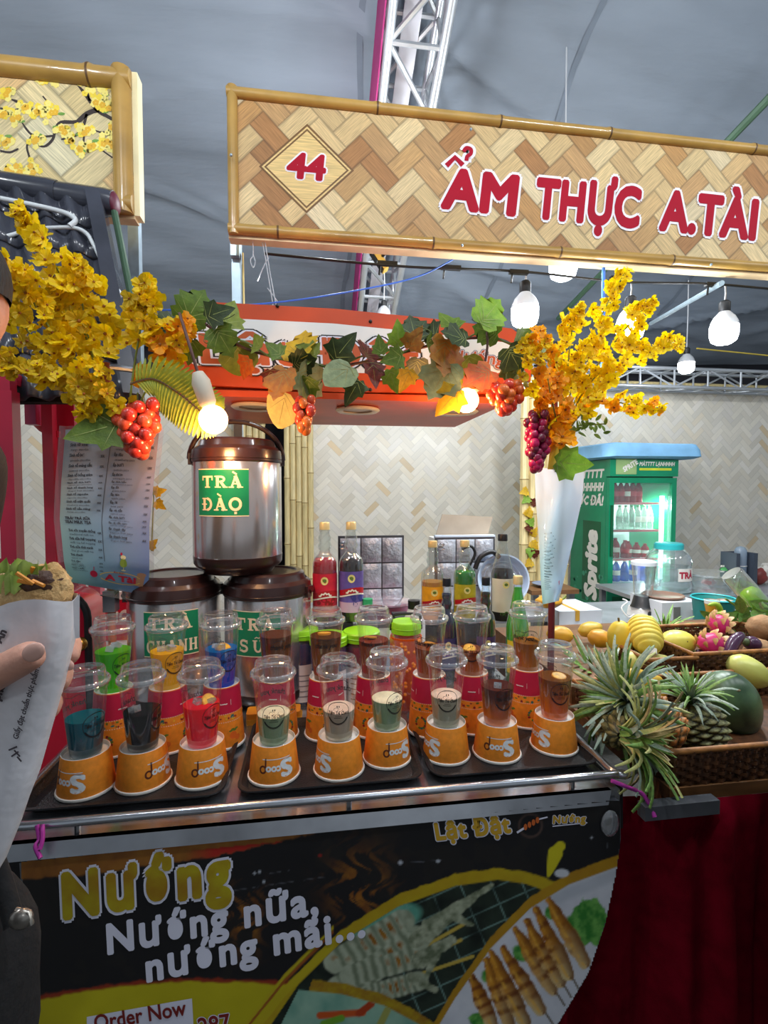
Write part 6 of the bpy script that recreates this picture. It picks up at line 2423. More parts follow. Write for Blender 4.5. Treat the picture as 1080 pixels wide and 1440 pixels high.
def standing_person(x, y, face, label, lean=(0, 0), height=1.70, jm=M_JKT):
    """face = heading angle, 0 looks along +Y; lean shifts the shoulders and head"""
    t = thing('person', label, 'person', (x, y, 0))
    k = height/1.70
    c, s = math.cos(face), math.sin(face)
    lx, ly = lean

    def W(px, py, pz):      # px to the figure's right, py forwards
        f_ = max(0, (pz-.95)/.75)
        return Vector((x+(px*c+py*s)*k+lx*f_, y+(-px*s+py*c)*k+ly*f_, pz*k))
    N = [(W(0, 0, .95), (.15*k, .11*k)), (W(0, 0, 1.12), (.145*k, .105*k)), (W(0, .0, 1.30), (.165*k, .115*k)), (W(0, -.01, 1.42), (.10*k, .08*k)), (W(0, 0, 1.49), .058*k), (W(0, .012, 1.555), (.082*k, .100*k)), (W(0, .0, 1.63), (.094*k, .116*k)), (W(0, .01, 1.69), (.06*k, .075*k))]
    E = [(0, 1), (1, 2), (2, 3), (3, 4), (4, 5), (5, 6), (6, 7)]
    for sg in (-1, 1):
        b = len(N)
        N += [(W(.17*sg, -.01, 1.40), .062*k), (W(.23*sg, -.02, 1.16), .048*k), (W(.25*sg, .05, .93), .036*k), (W(.25*sg, .08, .84), (.036*k, .02*k)), (W(.25*sg, .09, .76), (.03*k, .016*k))]
        E += [(3, b), (b, b+1), (b+1, b+2), (b+2, b+3), (b+3, b+4)]
        b = len(N)
        N += [(W(.10*sg, 0, .86), .088*k), (W(.11*sg, .01, .48), .058*k), (W(.115*sg, -.02, .09), .042*k), (W(.12*sg, .05, .04), .04*k), (W(.125*sg, .14, .03), .032*k)]
        E += [(0, b), (b, b+1), (b+1, b+2), (b+2, b+3), (b+3, b+4)]

    def pick(p):
        z = p.z/k
        if z > 1.47:
            return 0
        if z < .10:
            return 3
        d = math.hypot(p.x-x-lx*.2, p.y-y-ly*.2)
        if z < .93 and d > .19*k and z > .7:
            return 0 if z < .88 else 1
        return 1 if z > .90 else 2
    obj('body', skin_mesh('body', N, E, [M_SKIN, jm, M_TRS, M_SHOE], pick), None, t)
    # hair cap, ears, face
    hc = W(0, .0, 1.625)
    fwd = Vector((s, c, 0))
    rgt = Vector((c, -s, 0))
    Mh = Matrix((rgt, fwd, Vector((0, 0, 1)))).transposed()
    mb = MB()
    base = [(math.sin(PI*i/14), math.cos(PI*i/14)) for i in range(0, 9)]
    mb.lathe([(max(.001, r_), z_) for r_, z_ in base], 24, hc-fwd*.010*k+Vector((0, 0, .016*k)), Mh @ Matrix.Diagonal((.080*k, .092*k, .098*k)))
    obj('hair', mb, M_HAIR, t, 180)
    for sg in (-1, 1):
        obj('ear', MB().ball(W(.082*sg, .0, 1.585), (.012*k, .02*k, .032*k), 10, 8, Mh), M_SKIN, t, 180)
        e = obj('eye', MB().ball(W(.030*sg, .084, 1.60), .012*k, 10, 8), M_PAPW, t, 180)
        obj('iris', MB().ball(W(.030*sg, .0925, 1.60), .005*k, 8, 6), M_BLKP, e, 180)
    obj('nose', MB().ball(W(0, .102, 1.572), (.013*k, .018*k, .026*k), 10, 8, Mh), M_SKIN, t, 180)
    obj('mouth', MB().ball(W(0, .092, 1.528), (.024*k, .008*k, .007*k), 10, 6, Mh), mat('lips', 'a85a52', .5), t, 180)
    return t


h0 = atD(-84, 432, .80)
standing_person(h0.x-.300, h0.y, R(-82), 'bystander with black hair at the left edge, turned away from the cart', (.318, 0), 1.70*(h0.z/1.60))
h1 = atD(1165, 1000, .85)
standing_person(h1.x+.135, h1.y, R(160), 'bystander in dark clothes at the right edge, in front of the watermelon', (0, 0), 1.62)

# photographer's hand with the wrapped sandwich, coming in from the left
P_ = atD
RINGS = [(30, 850, 80, .40), (30, 900, 76, .40), (22, 960, 70, .40), (14, 1010, 62, .40), (4, 1080, 52, .395), (-8, 1150, 38, .39), (-18, 1205, 26, .385), (-24, 1240, 12, .38)]


def wrap_pt(i, a, rs, k=1.0):
    cx_, cy_, hw, D = RINGS[i]
    q_ = 1+rs.uniform(-.05, .05)
    px = cx_+hw*math.cos(a)*q_*k
    dep = hw/FPX*D*.72*math.sin(a)*q_*k
    py = cy_+(-12*math.cos(a) if i == 0 else 0)+(6*math.sin(a*3) if i == 0 else 0)
    return atD(px, py, D-dep)


t = thing('wrapped_sandwich', 'filled flatbread sandwich in white printed paper, held at the left edge', 'sandwich', atD(0, 1100, .40))
q = random.Random(4)
mb = MB()
NS = 28
for i in range(len(RINGS)):
    mb.add([wrap_pt(i, 2*PI*k/NS, q) for k in range(NS)])
for i in range(len(RINGS)-1):
    for k in range(NS):
        k2 = (k+1) % NS
        mb.face((i*NS+k, i*NS+k2, (i+1)*NS+k2, (i+1)*NS+k))
M_WRAP = mat('wrap_paper', 'e3e0e4', .45, var=.05, vscale=20, bump=.25, bscale=35)
wr = obj('paper_sleeve', mb, M_WRAP, t, 180)
mb = MB()                       # loose corner of the paper at the right
mb.grid(lambda u, v: atD(70+42*u, 905-62*v*(.35+.65*u)-8*u, .388+.014*u-.01*v), 5, 5)
obj('paper_corner', mb, M_WRAP, wr, 180)


def on_wrap(px, py):
    ys_ = [r[1] for r in RINGS]
    cx_ = np.interp(py, ys_, [r[0] for r in RINGS])
    hw = np.interp(py, ys_, [r[2] for r in RINGS])
    D = np.interp(py, ys_, [r[3] for r in RINGS])
    s_ = math.sqrt(max(.02, 1-((px-cx_)/hw)**2))
    return atD(px, py, D-hw/FPX*D*.74*s_-.003)


M_WTX = mat('wrap_ink', '4a4248', .5)
mb = MB()


def wfn(ox, oy, ang):
    c, s = math.cos(ang), math.sin(ang)
    return lambda a, b: on_wrap(ox+a*c+b*s, oy+a*s-b*c)


text_fn(mb, 'Giấy đạt chuẩn thực phẩm FDA', wfn(25, 1040, R(-73)), 0, 0, 8, .03, width=122, res=2, shear=.1)
obj('paper_lettering', mb, M_WTX, wr)
mb = MB()
text_fn(mb, 'phẩm', wfn(0, 985, R(-70)), 0, 0, 11, .05, width=36, res=2)
obj('paper_lettering', mb, M_WTX, wr)
mb = MB()
text_fn(mb, 'An', wfn(2, 905, R(-65)), 0, 0, 12, .05, width=18, res=2)
obj('paper_lettering', mb, M_WTX, wr)
mb = MB()
for k in range(4):
    stroke_fn(mb, [(12+k*4, 1055+(k % 2)*9), (24+k*2, 1050+k*7)], 2.4, on_wrap)
obj('paper_mark', mb, M_WTX, wr)


def lumpy(mb, c, r, amp, seed, n=18, m=12, M=None):
    q_ = np.random.RandomState(seed)
    ph = q_.uniform(0, 6, 6)
    b = len(mb.v)
    mb.ball((0, 0, 0), 1, n, m)
    for i in range(b, len(mb.v)):
        v = Vector(mb.v[i])
        k = 1+amp*(math.sin(4*v.x+ph[0])*math.sin(5*v.y+ph[1])+.6*math.sin(9*v.z+ph[2]+3*v.x)+.4*math.sin(13*v.y+ph[3]+5*v.z))
        p = Vector((v.x*r[0]*k, v.y*r[1]*k, v.z*r[2]*k))
        if M is not None:
            p = M @ p
        mb.v[i] = tuple(Vector(c)+p)


M_BRD = mat('bread', 'b98a50', .8, col2='d8b680', vscale=60, bump=.5, bscale=180)
MR = Matrix.Rotation(YAW*-1, 3, 'Z')
pc = lambda px, py, D: atD(px, py, D)
for k, (px, py, D, r_, sd) in enumerate(((26, 850, .392, (.032, .012, .026), 1), (76, 838, .402, (.013, .014, .027), 2), (10, 820, .425, (.030, .010, .016), 3), (62, 815, .42, (.020, .012, .012), 4), (48, 842, .392, (.022, .008, .018), 6))):
    mb = MB()
    lumpy(mb, pc(px, py, D), r_, .10, sd)
    obj('bread_fold', mb, M_BRD, t, 180)
mb = MB()
lumpy(mb, pc(58, 820, .394), (.014, .010, .010), .22, 9)
lumpy(mb, pc(2, 850, .40), (.012, .012, .018), .2, 10)
obj('meat', mb, mat('meat_brown', '4a2c1e', .6, bump=.4, bscale=120), t, 180)
q = random.Random(8)
for k in range(9):
    p = pc(q.uniform(0, 52), q.uniform(802, 822), .390+q.uniform(-.012, .02))
    mb = MB().grid(lambda u, v: p+Vector(((u-.5)*.02, .004*math.sin(u*9+k), (v-.5)*.014+.003*math.sin(u*12+k*2))), 6, 3)
    obj('lettuce', mb, mat('lettuce', '8aa83a', .5, col2='b8c86a', vscale=90), t, 180)
for k in range(7):
    p = pc(q.uniform(0, 52), q.uniform(812, 828), .386+q.uniform(-.01, .01))
    obj('carrot_strip', MB().tube([p, p+Vector((q.uniform(-.012, .012), -.002, q.uniform(-.006, .01)))], .0016, 6), mat('carrot', 'e0902e', .5), t, 40)

t = thing('person', 'hand of the person taking the picture, gripping the wrapped sandwich', 'person', atD(-60, 1100, .40))
N = [(P_(-52, 985, .41), (.030, .018)), (P_(-95, 1075, .40), (.026, .02)), (P_(-150, 1220, .37), .030), (P_(-230, 1420, .33), .038), (P_(-420, 1800, .28), .044), (P_(-620, 2100, .16), .048)]
E = [(0, 1), (1, 2), (2, 3), (3, 4), (4, 5)]
FING = [  # palm knuckle, then joints to the tip
    [(-30, 905, .445, .0105), (25, 880, .462, .0098), (84, 884, .452, .0092), (101, 906, .425, .0088), (97, 930, .408, .0075)],
    [(-32, 945, .45, .0105), (20, 925, .468, .0098), (76, 926, .455, .0092), (90, 947, .428, .0086), (82, 968, .412, .0072)],
    [(-36, 985, .45, .0100), (12, 970, .466, .0094), (60, 972, .455, .0088), (76, 988, .43, .0082), (68, 1006, .416, .0068)],
    [(-42, 1020, .445, .0092), (2, 1014, .458, .0085), (42, 1020, .45, .0078), (56, 1034, .43, .0072), (50, 1048, .418, .006)],
    [(-72, 985, .385, .0135), (-30, 962, .362, .0128), (12, 938, .350, .0122), (44, 921, .347, .0116), (56, 915, .347, .0085)],
]
nails = []
for k, fg in enumerate(FING):
    b = len(N)
    N += [(P_(a, b_, D), r_) for a, b_, D, r_ in fg]
    E += [(0, b)]+[(b+i, b+i+1) for i in range(len(fg)-1)]
slv = 1
ctr = P_(-150, 1220, .37)
obj('hand_and_forearm', skin_mesh('hand', N, E, [M_SKIN, M_JKT], lambda p: 1 if (p-P_(-60, 985, .41)).length > .11 and p.z < 1.26 else 0), None, t)
# nails: thumb faces us, fingertips face us past the paper
for (px, py, D, hw, hh, ang) in ((47, 917, .3368, .0085, .0062, 28), (95, 935, .4015, .0045, .0055, 60), (80, 971, .4062, .0042, .005, 60)):
    p = P_(px, py, D)
    M = Matrix.Rotation(-YAW, 3, 'Z') @ Matrix.Rotation(R(-ang), 3, 'Y')
    obj('nail', MB().ball(p, (hw, .0022, hh), 14, 8, M), M_NAIL, t, 180)
# dark trouser leg / bag of the person taking the picture at the lower left
t = thing('shoulder_bag', 'dark blurred shoulder bag with a metal clip at the lower left edge', 'bag', atD(-20, 1440, .45))
mb = MB()
lumpy(mb, atD(-48, 1400, .46), (.055, .06, .13), .05, 22, 24, 16)
bg = obj('bag_body', mb, mat('bag_cloth', '151517', .9, bump=.3, bscale=80), t, 180)
obj('strap', MB().tube(smooth_path([atD(20, 1300, .44), atD(4, 1240, .45), atD(-30, 1150, .46), atD(-80, 1050, .47)], 5), .008, 8), MATS['bag_cloth'], t, 60)
obj('clip', MB().ball(atD(30, 1292, .425), (.010, .006, .009), 10, 6).tube([atD(22, 1280, .425), atD(40, 1283, .425), atD(44, 1300, .425)], .0025, 6), mat('clip_metal', '9a948c', .3, .8), bg, 60)
# ------------------------------------------------------------------ fruit table
FT = .83
M_WOOD = mat('table_wood', '6e4a2a', .5, var=.15, vscale=5, stretch=(1, 8, 8))
ftab = thing('fruit_table', 'brown wooden fruit table beside the drinks cart', 'table', (1.3, 1.5, 0))
obj('table_top', MB().bbox((.79, .99, FT-.03), (2.1, 2.15, FT)), M_WOOD, ftab)
for x in (.83, 2.04):
    for y in (1.06, 2.08):
        obj('leg', MB().bbox((x-.03, y-.03, 0), (x+.03, y+.03, FT-.03)), M_WOOD, ftab)
obj('step_shelf', MB().bbox((.80, 1.44, FT), (2.06, 2.12, FT+.055)), M_WOOD, ftab)
TI = FT+.0556


def velvet(u, v):
    x = .52+1.49*u
    z = (FT-.012-.035*min(1, max(0, (.74-x)/.04)))*(1-v)
    f_ = .35+.65*min(1, v*2.2)
    y = .945-.034*f_*(math.sin(x*38+1.6*math.sin(x*11))+.5*math.sin(x*71+1.7)+.4*math.sin(x*12+v*1.2))-.02*v
    if v < .03:
        y = .96
    y += (.085+.02*v)*min(1, max(0, (.76-x)/.06))
    return (x, y, z+.003)


M_VEL = mat('crimson_velvet', '5e0516', 1.0, var=.12, vscale=18, spec=.02, bump=.1, bscale=300)
single('velvet_cloth', MB().grid(velvet, 150, 24), M_VEL, 'dark crimson velvet cloth hanging in folds from the fruit table', 'table cloth', smooth=180)
mb = MB()
a, b = atZ(893, 1122, .835), atZ(992, 1110, .835)
mb.prism([(a.x, .93, .805), (b.x, .93, .805), (b.x, .955, .805), (a.x, .955, .805)], (0, 0, .03))
single('metal_bar', mb, mat('bar_iron', '63666c', .45, .5, var=.15), 'short grey iron bar fixed in front of the crimson velvet', 'metal bar')
mb = MB().tube(smooth_path([atY(860, 1098, .96), atY(880, 1106, .955), atY(905, 1118, .95), (a.x+.02, .927, .815)], 5), .0045, 6)
single('purple_tie', mb, MATS['purple_cord'], 'purple cord tied between the cart corner and the iron bar', 'cord', smooth=60)

M_WICK = mat('wicker', '6e4424', .55, var=.25, vscale=40, col2='3c220f')
M_WICR = mat('wicker_rim', 'a06a36', .55, var=.2, vscale=40)


def basket(x0, x1, y0, y1, z0, h, label, step=.02, rows=9, flare=.012):
    """woven tray: upright stakes, strands passing in front and behind by turns, bound rim, plank floor"""
    t = thing('wicker_basket', label, 'basket', ((x0+x1)/2, (y0+y1)/2, z0), 'wicker fruit baskets')
    per = [((x0, y0), (x1, y0)), ((x1, y0), (x1, y1)), ((x1, y1), (x0, y1)), ((x0, y1), (x0, y0))]
    path = []
    for (ax, ay), (bx, by) in per:
        L = math.hypot(bx-ax, by-ay)
        n = max(2, int(L/step))
        nx_, ny_ = (by-ay)/L, -(bx-ax)/L
        for i in range(n):
            path.append((ax+(bx-ax)*i/n, ay+(by-ay)*i/n, nx_, ny_))
    if len(path) % 2:
        path.append(path[0])
    st, wv = MB(), MB()
    for x, y, nx_, ny_ in path:
        st.tube([(x, y, z0), (x+nx_*flare, y+ny_*flare, z0+h)], .0028, 5)
    hh = h/rows
    for r_ in range(rows):
        z = z0+hh*(r_+.5)
        pts = [Vector((x+nx_*(flare*(r_+.5)/rows+.0048*(-1)**(i+r_)), y+ny_*(flare*(r_+.5)/rows+.0048*(-1)**(i+r_)), z)) for i, (x, y, nx_, ny_) in enumerate(path)]
        b0 = len(wv.v)
        n = len(pts)
        for i, p in enumerate(pts):
            nn = Vector((path[i][2], path[i][3], 0))*.0022
            wv.v += [tuple(p+nn+Vector((0, 0, hh*.44))), tuple(p+nn-Vector((0, 0, hh*.44))), tuple(p-nn-Vector((0, 0, hh*.44))), tuple(p-nn+Vector((0, 0, hh*.44)))]
        for i in range(n):
            j = (i+1) % n
            for k in range(4):
                k2 = (k+1) % 4
                wv.face((b0+i*4+k, b0+i*4+k2, b0+j*4+k2, b0+j*4+k))
    obj('stakes', st, M_WICK, t, 180)['kind'] = 'stuff'
    obj('woven_strands', wv, M_WICK, t)['kind'] = 'stuff'
    f_ = flare
    obj('bound_rim', MB().tube([(x0-f_, y0-f_, z0+h), (x1+f_, y0-f_, z0+h), (x1+f_, y1+f_, z0+h), (x0-f_, y1+f_, z0+h)], .007, 8, closed=True), M_WICR, t, 60)
    obj('basket_floor', MB().bbox((x0, y0, z0+.001), (x1, y1, z0+.006)), M_WICK, t)
    return t


basket(.802, 1.62, 1.0, 1.40, FT+.0006, .085, 'long wicker basket at the front holding the pineapples and watermelon')
basket(1.075, 1.225, 1.455, 1.63, TI, .07, 'small wicker basket with the dragon fruit and eggplants', rows=6)
basket(1.24, 1.70, 1.46, 1.76, TI, .08, 'wicker basket at the right with brown sapodillas', rows=7)

# ---- fruit


def frt(name, px, py, Y, r_, m, label, cat, M=None, amp=.03, seed=1, group=None, stem=None):
    c = atY(px, py, Y)
    t = thing(name, label, cat, c, group)
    mb = MB()
    lumpy(mb, c, r_, amp, seed, 20, 14, M)
    obj('flesh', mb, m, t, 180)
    if stem:
        d = (M @ Vector((0, 0, 1))) if M is not None else Vector((0, 0, 1))
        e = max(r_) if M is not None else r_[2]
        obj('stem', MB().tube([c+d*e*.94, c+d*(e+.012)], .004, 6), mat('fruit_stem', '6a5a30', .7), t, 40)
    return t


RX = lambda a, ax: Matrix.Rotation(R(a), 3, ax)
MY = mat('mango_yellow', 'e0b82e', .4, var=.08, vscale=14, col2='e8cc4a')
MO = mat('mango_orange', 'dca02e', .4, var=.1, vscale=14, col2='c8902a')
MG = mat('mango_green', 'c2c45a', .4, var=.1, vscale=14, col2='d8d07a')
MM = mat('melon_yellow', 'd8cc4a', .35, var=.08, vscale=10, col2='e6dc6a')
fr = 'fruit heaped behind the front basket'
frt('mango', 873, 898, 1.62, (.046, .044, .064), MY, 'upright plump yellow mango left of the spiral-cut fruit', 'mango', RX(-8, 'Y'), seed=1, group=fr, stem=True)
frt('melon', 953, 903, 1.60, (.066, .046, .043), MM, 'oval yellow melon lying right of the spiral-cut fruit', 'melon', RX(4, 'Y'), .015, 2, fr)
frt('mango', 962, 928, 1.56, (.056, .04, .036), MO, 'orange mango lying under the oval yellow melon', 'mango', RX(8, 'Y'), .03, 3, fr, True)
frt('mango', 890, 931, 1.52, (.038, .036, .036), MG, 'pale green mango below the upright yellow mango', 'mango', RX(20, 'Y'), .03, 4, fr)
frt('mango', 921, 932, 1.53, (.056, .034, .030), MG, 'long pale green mango below the spiral-cut fruit', 'mango', RX(-3, 'Y'), .03, 5, fr)
frt('mango', 843, 898, 1.72, (.046, .036, .034), MO, 'orange mango behind the left pineapple leaves', 'mango', RX(15, 'Y'), .04, 6, fr)
frt('mango', 830, 885, 1.84, (.05, .036, .030), mat('mango_gold', 'c8a83a', .4, var=.1), 'golden mango at the far left of the mango heap', 'mango', RX(-10, 'Y'), .04, 7, fr)
frt('mango', 788, 893, 1.85, (.055, .036, .034), mat('mango_amber', 'd0a034', .4, var=.1), 'amber mango just right of the last tea cup', 'mango', RX(6, 'Y'), .04, 8, fr)
frt('mango', 932, 948, 1.47, (.034, .03, .026), mat('mango_bright', 'ecd83a', .4), 'bright yellow small mango above the bananas', 'mango', RX(10, 'Y'), .04, 9, fr)
frt('mango', 966, 949, 1.48, (.034, .03, .03), MATS['mango_bright'], 'bright yellow small mango behind the upright pineapple crown', 'mango', RX(40, 'Y'), .04, 10, fr)
frt('melon', 1052, 944, 1.42, (.074, .055, .046), mat('melon_green', 'c0c45c', .35, var=.06, col2='d2d27a'), 'pale green melon behind the watermelon', 'melon', RX(32, 'Y'), .02, 12, fr)

# spiral-cut pineapple, peeled, pale core end towards us
c = atY(907, 892, 1.57)
t = thing('peeled_pineapple', 'peeled pineapple with spiral grooves and white core end', 'pineapple', c)
ax = (atY(915, 914, 1.49)-atY(897, 868, 1.62)).normalized()
Q = Vector((0, 0, 1)).rotation_difference(ax).to_matrix()
mb = MB()
nu, nv = 40, 60
b = len(mb.v)
for j in range(nv+1):
    s_ = -1+2*j/nv
    r0 = .054*math.sqrt(max(.002, 1-abs(s_)**2.6))
    for i in range(nu):
        a = 2*PI*i/nu
        g = .006*max(0, math.sin(a+s_*26))**1.5
        rr_ = max(.001, r0-g*(1 if abs(s_) < .93 else 0))
        mb.v.append(tuple(c+Q @ Vector((rr_*math.cos(a), rr_*math.sin(a), s_*.080))))
for j in range(nv):
    for i in range(nu):
        i2 = (i+1) % nu
        mb.face((b+j*nu+i, b+j*nu+i2, b+(j+1)*nu+i2, b+(j+1)*nu+i))
obj('flesh', mb, mat('pineapple_flesh', 'e8cc3e', .4, col2='f0dc6a', vscale=30), t, 180)
obj('core_end', MB().tube([c+ax*.072, c+ax*.088, c+ax*.096], [.019, .016, .012], 7), mat('core_white', 'e8e4d6', .5), t, 30)

# bananas
mb_ban = []
M_BAN = mat('banana_skin', 'd8b42e', .45, var=.15, vscale=16, col2='b88a24')
for k, (pts, lb) in enumerate((([(862, 966), (872, 953), (890, 948), (912, 950)], 'upper yellow banana in front of the mango heap'), ([(888, 972), (898, 962), (914, 957), (930, 957)], 'spotted lower banana in front of the mango heap'), ([(896, 990), (912, 982), (926, 974), (938, 972)], 'ripe orange yellow banana beside the upright pineapple'))):
    P = smooth_path([atY(x, y, 1.39-.02*k) for x, y in pts], 5)
    n = len(P)
    t = thing('banana', lb, 'banana', P[n//2], 'bananas between basket and mangoes')
    obj('fruit', MB().tube(P, [.004+.016*math.sin(PI*min(1, max(0, (i+.8)/(n+.4))))**.55 for i in range(n)], 7), M_BAN if k < 2 else MO, t, 180)
    obj('tip', MB().tube([P[0]+(P[0]-P[1]).normalized()*.012, P[0]+(P[1]-P[0])*.3], .005, 6), mat('banana_tip', '4a3a1c', .7), t, 40)

# watermelon
c = atY(1024, 993, 1.24)
M_WM = mat('watermelon_rind', '5f7f55', .35, var=.2, vscale=14, col2='2c4430')
t = thing('watermelon', 'large dark green watermelon leaning in the front basket', 'watermelon', c)
Mw = RX(-24, 'Y') @ RX(18, 'X')
mb = MB()
lumpy(mb, c, (.082, .08, .114), .008, 3, 32, 20, Mw)
obj('rind', mb, M_WM, t, 180)
obj('blossom_scar', MB().ball(c+Mw @ Vector((-.0, -.035, .0965)), (.008, .008, .004), 8, 6), mat('scar', '8a7a5a', .7), t, 180)

# pineapples
M_PL = []
for nm, c1, c2 in (('blade_green', '86ac52', '5a8040'), ('blade_grey', 'b0bfae', '829a86'), ('blade_pale', 'd0cc8a', 'a8b060'), ('blade_dry', 'd8c08a', 'b09a68')):
    M_PL.append(mat(nm, c1, .5, col2=c2, vscale=12, stretch=(3, 3, 1)))


def blade(m, curve, seed):
    """one pineapple leaf of unit length, starting upright along Z and bending towards +X"""
    q = random.Random(seed)
    mb = MB()
    n = 7
    x = z = 0
    a = .12
    for i in range(n+1):
        u = i/n
        wd = .054*(1-.15*u)*math.sqrt(max(0, 1-u**2.2))+.001
        nx_, nz = math.cos(a), -math.sin(a)
        mb.add([(x+nx_*.02, -wd, z+nz*.02), (x-nx_*.012, 0, z-nz*.012), (x+nx_*.02, wd, z+nz*.02)])
        x += math.sin(a)/n
        z += math.cos(a)/n
        a += curve/n*(1+q.uniform(-.3, .3))
    for i in range(n):
        for k in range(2):
            mb.face((i*3+k, i*3+k+1, i*3+k+4, i*3+k+3))
    return mb.mesh('leaf', m, 180)


BLD = [[blade(m, cv, i) for i, cv in enumerate((.3, .8, 1.4, 2.0))] for m in M_PL]


def pineapple_body(c, ax, r_, h, m_eye, t, seed):
    Q = Vector((0, 0, 1)).rotation_difference(ax).to_matrix()
    mb = MB()
    nu, nv = 72, 48
    b = len(mb.v)
    for j in range(nv+1):
        s_ = -1+2*j/nv
        r0 = r_*max(.02, (1-abs(s_)**3.2))**.5
        for i in range(nu):
            a = 2*PI*i/nu
            p, q_ = a*8/(2*PI)+s_*3.2, a*8/(2*PI)-s_*3.2
            fx, fy = abs((p % 1)-.5), abs((q_ % 1)-.5)
            e = max(fx, fy)*2
            bump = .010*(1-e**3)+.006*max(0, 1-4*math.hypot(fx, fy))
            rr_ = max(.001, r0+(bump-.005)*(r0/r_))
            mb.v.append(tuple(c+Q @ Vector((rr_*math.cos(a), rr_*math.sin(a), s_*h/2))))
    cl = [lin(x) for x in m_eye]
    for j in range(nv):
        s_ = -1+2*(j+.5)/nv
        for i in range(nu):
            a = 2*PI*(i+.5)/nu
            p, q_ = a*8/(2*PI)+s_*3.2, a*8/(2*PI)-s_*3.2
            fx, fy = abs((p % 1)-.5), abs((q_ % 1)-.5)
            e = max(fx, fy)*2
            k = 0 if e < .45 else (1 if e < .82 else 2)
            mb.cur = cl[k]
            i2 = (i+1) % nu
            mb.face((b+j*nu+i, b+j*nu+i2, b+(j+1)*nu+i2, b+(j+1)*nu+i))
    mb.cur = None
    obj('fruit', mb, mat('pineapple_skin', 'ffffff', .55, attr=True, var=.12, vscale=30), t, 180)


def crown(c, ax, t, n, L, seed, mix, spread=1.0):
    q = random.Random(seed)
    o_ = LOC[t.name]
    Q = Vector((0, 0, 1)).rotation_difference(ax).to_matrix().to_4x4()
    for i in range(n):
        u = i/n
        az = i*2.4+q.uniform(-.2, .2)
        til = (1.35*(1-u)**.8)*spread+q.uniform(-.1, .1)
        ln = L*(.62+.5*math.sin(PI*min(1, .25+.75*u)))*q.uniform(.8, 1.15)
        bd = BLD[mix[q.randrange(len(mix))]]
        me_ = bd[min(3, int((1-u)*3.2+q.random()))]
        M = Matrix.Translation(c+ax*(.02*u)-o_) @ Q @ Matrix.Rotation(az, 4, 'Z') @ Matrix.Translation((.012*(1-u), 0, 0)) @ Matrix.Rotation(til*.55, 4, 'Y') @ Matrix.Scale(ln, 4)
        link('leaf', me_, t, M)


def pineapple(a, b, label, r_, eye, n, L, seed, mix, cax=None, spread=1.0):
    """a bottom, b crown end"""
    a, b = Vector(a), Vector(b)
    ax = (b-a).normalized()
    c = (a+b)/2
    t = thing('pineapple', label, 'pineapple', c, 'pineapples at the corner of the cart')
    pineapple_body(c, ax, r_, (b-a).length, eye, t, seed)
    crown(b-ax*.008, (Vector(cax).normalized() if cax is not None else ax), t, n, L, seed, mix, spread)
    return t


E1 = ('c87a34', 'a8743a', '5f4a2a')
E2 = ('8a8a5a', '6a6a3c', '3a3a24')
E3 = ('7a6a3a', '5f5a30', '33301c')
pineapple(atY(955, 1050, 1.07), atY(886, 985, 1.14), 'orange brown pineapple lying with its crown thrown back over the cart corner', .062, E1, 110, .145, 3, (1, 1, 1, 0, 0, 2), (-.85, -.2, .42), .95)
pineapple(atY(850, 1000, 1.30), atY(872, 1034, 1.04), 'pineapple with its drooping crown spilling over the front basket edge', .044, E3, 84, .14, 5, (0, 2, 2, 1, 3, 0), (.8, -.62, .0), .85)
pineapple(atY(986, 1054, 1.14), atY(970, 988, 1.16), 'greenish upright pineapple in the front basket beside the watermelon', .07, E2, 60, .105, 7, (0, 0, 1, 1), (-.1, -.1, 1), .85)
pineapple(atY(842, 1000, 1.66), atY(840, 968, 1.62), 'pineapple behind the last drink with grey green crown', .055, E3, 64, .19, 9, (1, 1, 0, 0), (-.2, -.2, 1), .7)
pineapple(atY(938, 930, 1.98), atY(934, 895, 1.98), 'pineapple behind the yellow melon, only its crown showing', .055, E3, 34, .14, 11, (0, 0, 0, 2), (0, 0, 1), .7)

# dragon fruit, eggplants, sapodillas
M_DRG = mat('dragon_pink', 'c8286a', .4, var=.1, vscale=12)
M_DRS = mat('dragon_scale', 'b8c45a', .5, col2='d86a7a', vscale=20)
dsc = BLD
scl = blade(M_DRS, .9, 3)
for (px, py, Y, r_, lb, sd) in ((1000, 905, 1.54, (.045, .04, .036), 'pink dragon fruit with green tips in the small basket', 1), (1011, 878, 1.60, (.034, .034, .036), 'second dragon fruit with a long curved green tip, behind the first', 2)):
    c = atY(px, py, Y)
    t = thing('dragon_fruit', lb, 'dragon fruit', c, 'dragon fruit')
    mb = MB()
    lumpy(mb, c, r_, .06, sd, 18, 12)
    obj('flesh', mb, M_DRG, t, 180)
    q = random.Random(sd)
    for i in range(20):
        u = (i+.5)/20
        th = math.acos(1-1.7*u)
        az = i*2.4
        d = Vector((math.sin(th)*math.cos(az), math.sin(th)*math.sin(az), math.cos(th)))
        p = Vector((d.x*r_[0], d.y*r_[1], d.z*r_[2]))*.96
        Qd = Vector((0, 0, 1)).rotation_difference((d+Vector((0, 0, .8))).normalized()).to_matrix().to_4x4()
        link('scale_leaf', scl, t, Matrix.Translation(p) @ Qd @ Matrix.Diagonal((.026, .2, .024, 1)))
    if sd == 2:
        obj('green_tip', MB().tube(smooth_path([c+Vector((0, 0, .03)), atY(1014, 862, 1.75), atY(1008, 850, 1.75), atY(995, 851, 1.75)], 5), [.012]*4+[.011]*6+[.008]*4+[.003]*2, 8), mat('dragon_tip', '9ab83a', .45), t, 60)
M_EGG = mat('eggplant_skin', '4a2c48', .25, var=.15, vscale=8, coat=.3)
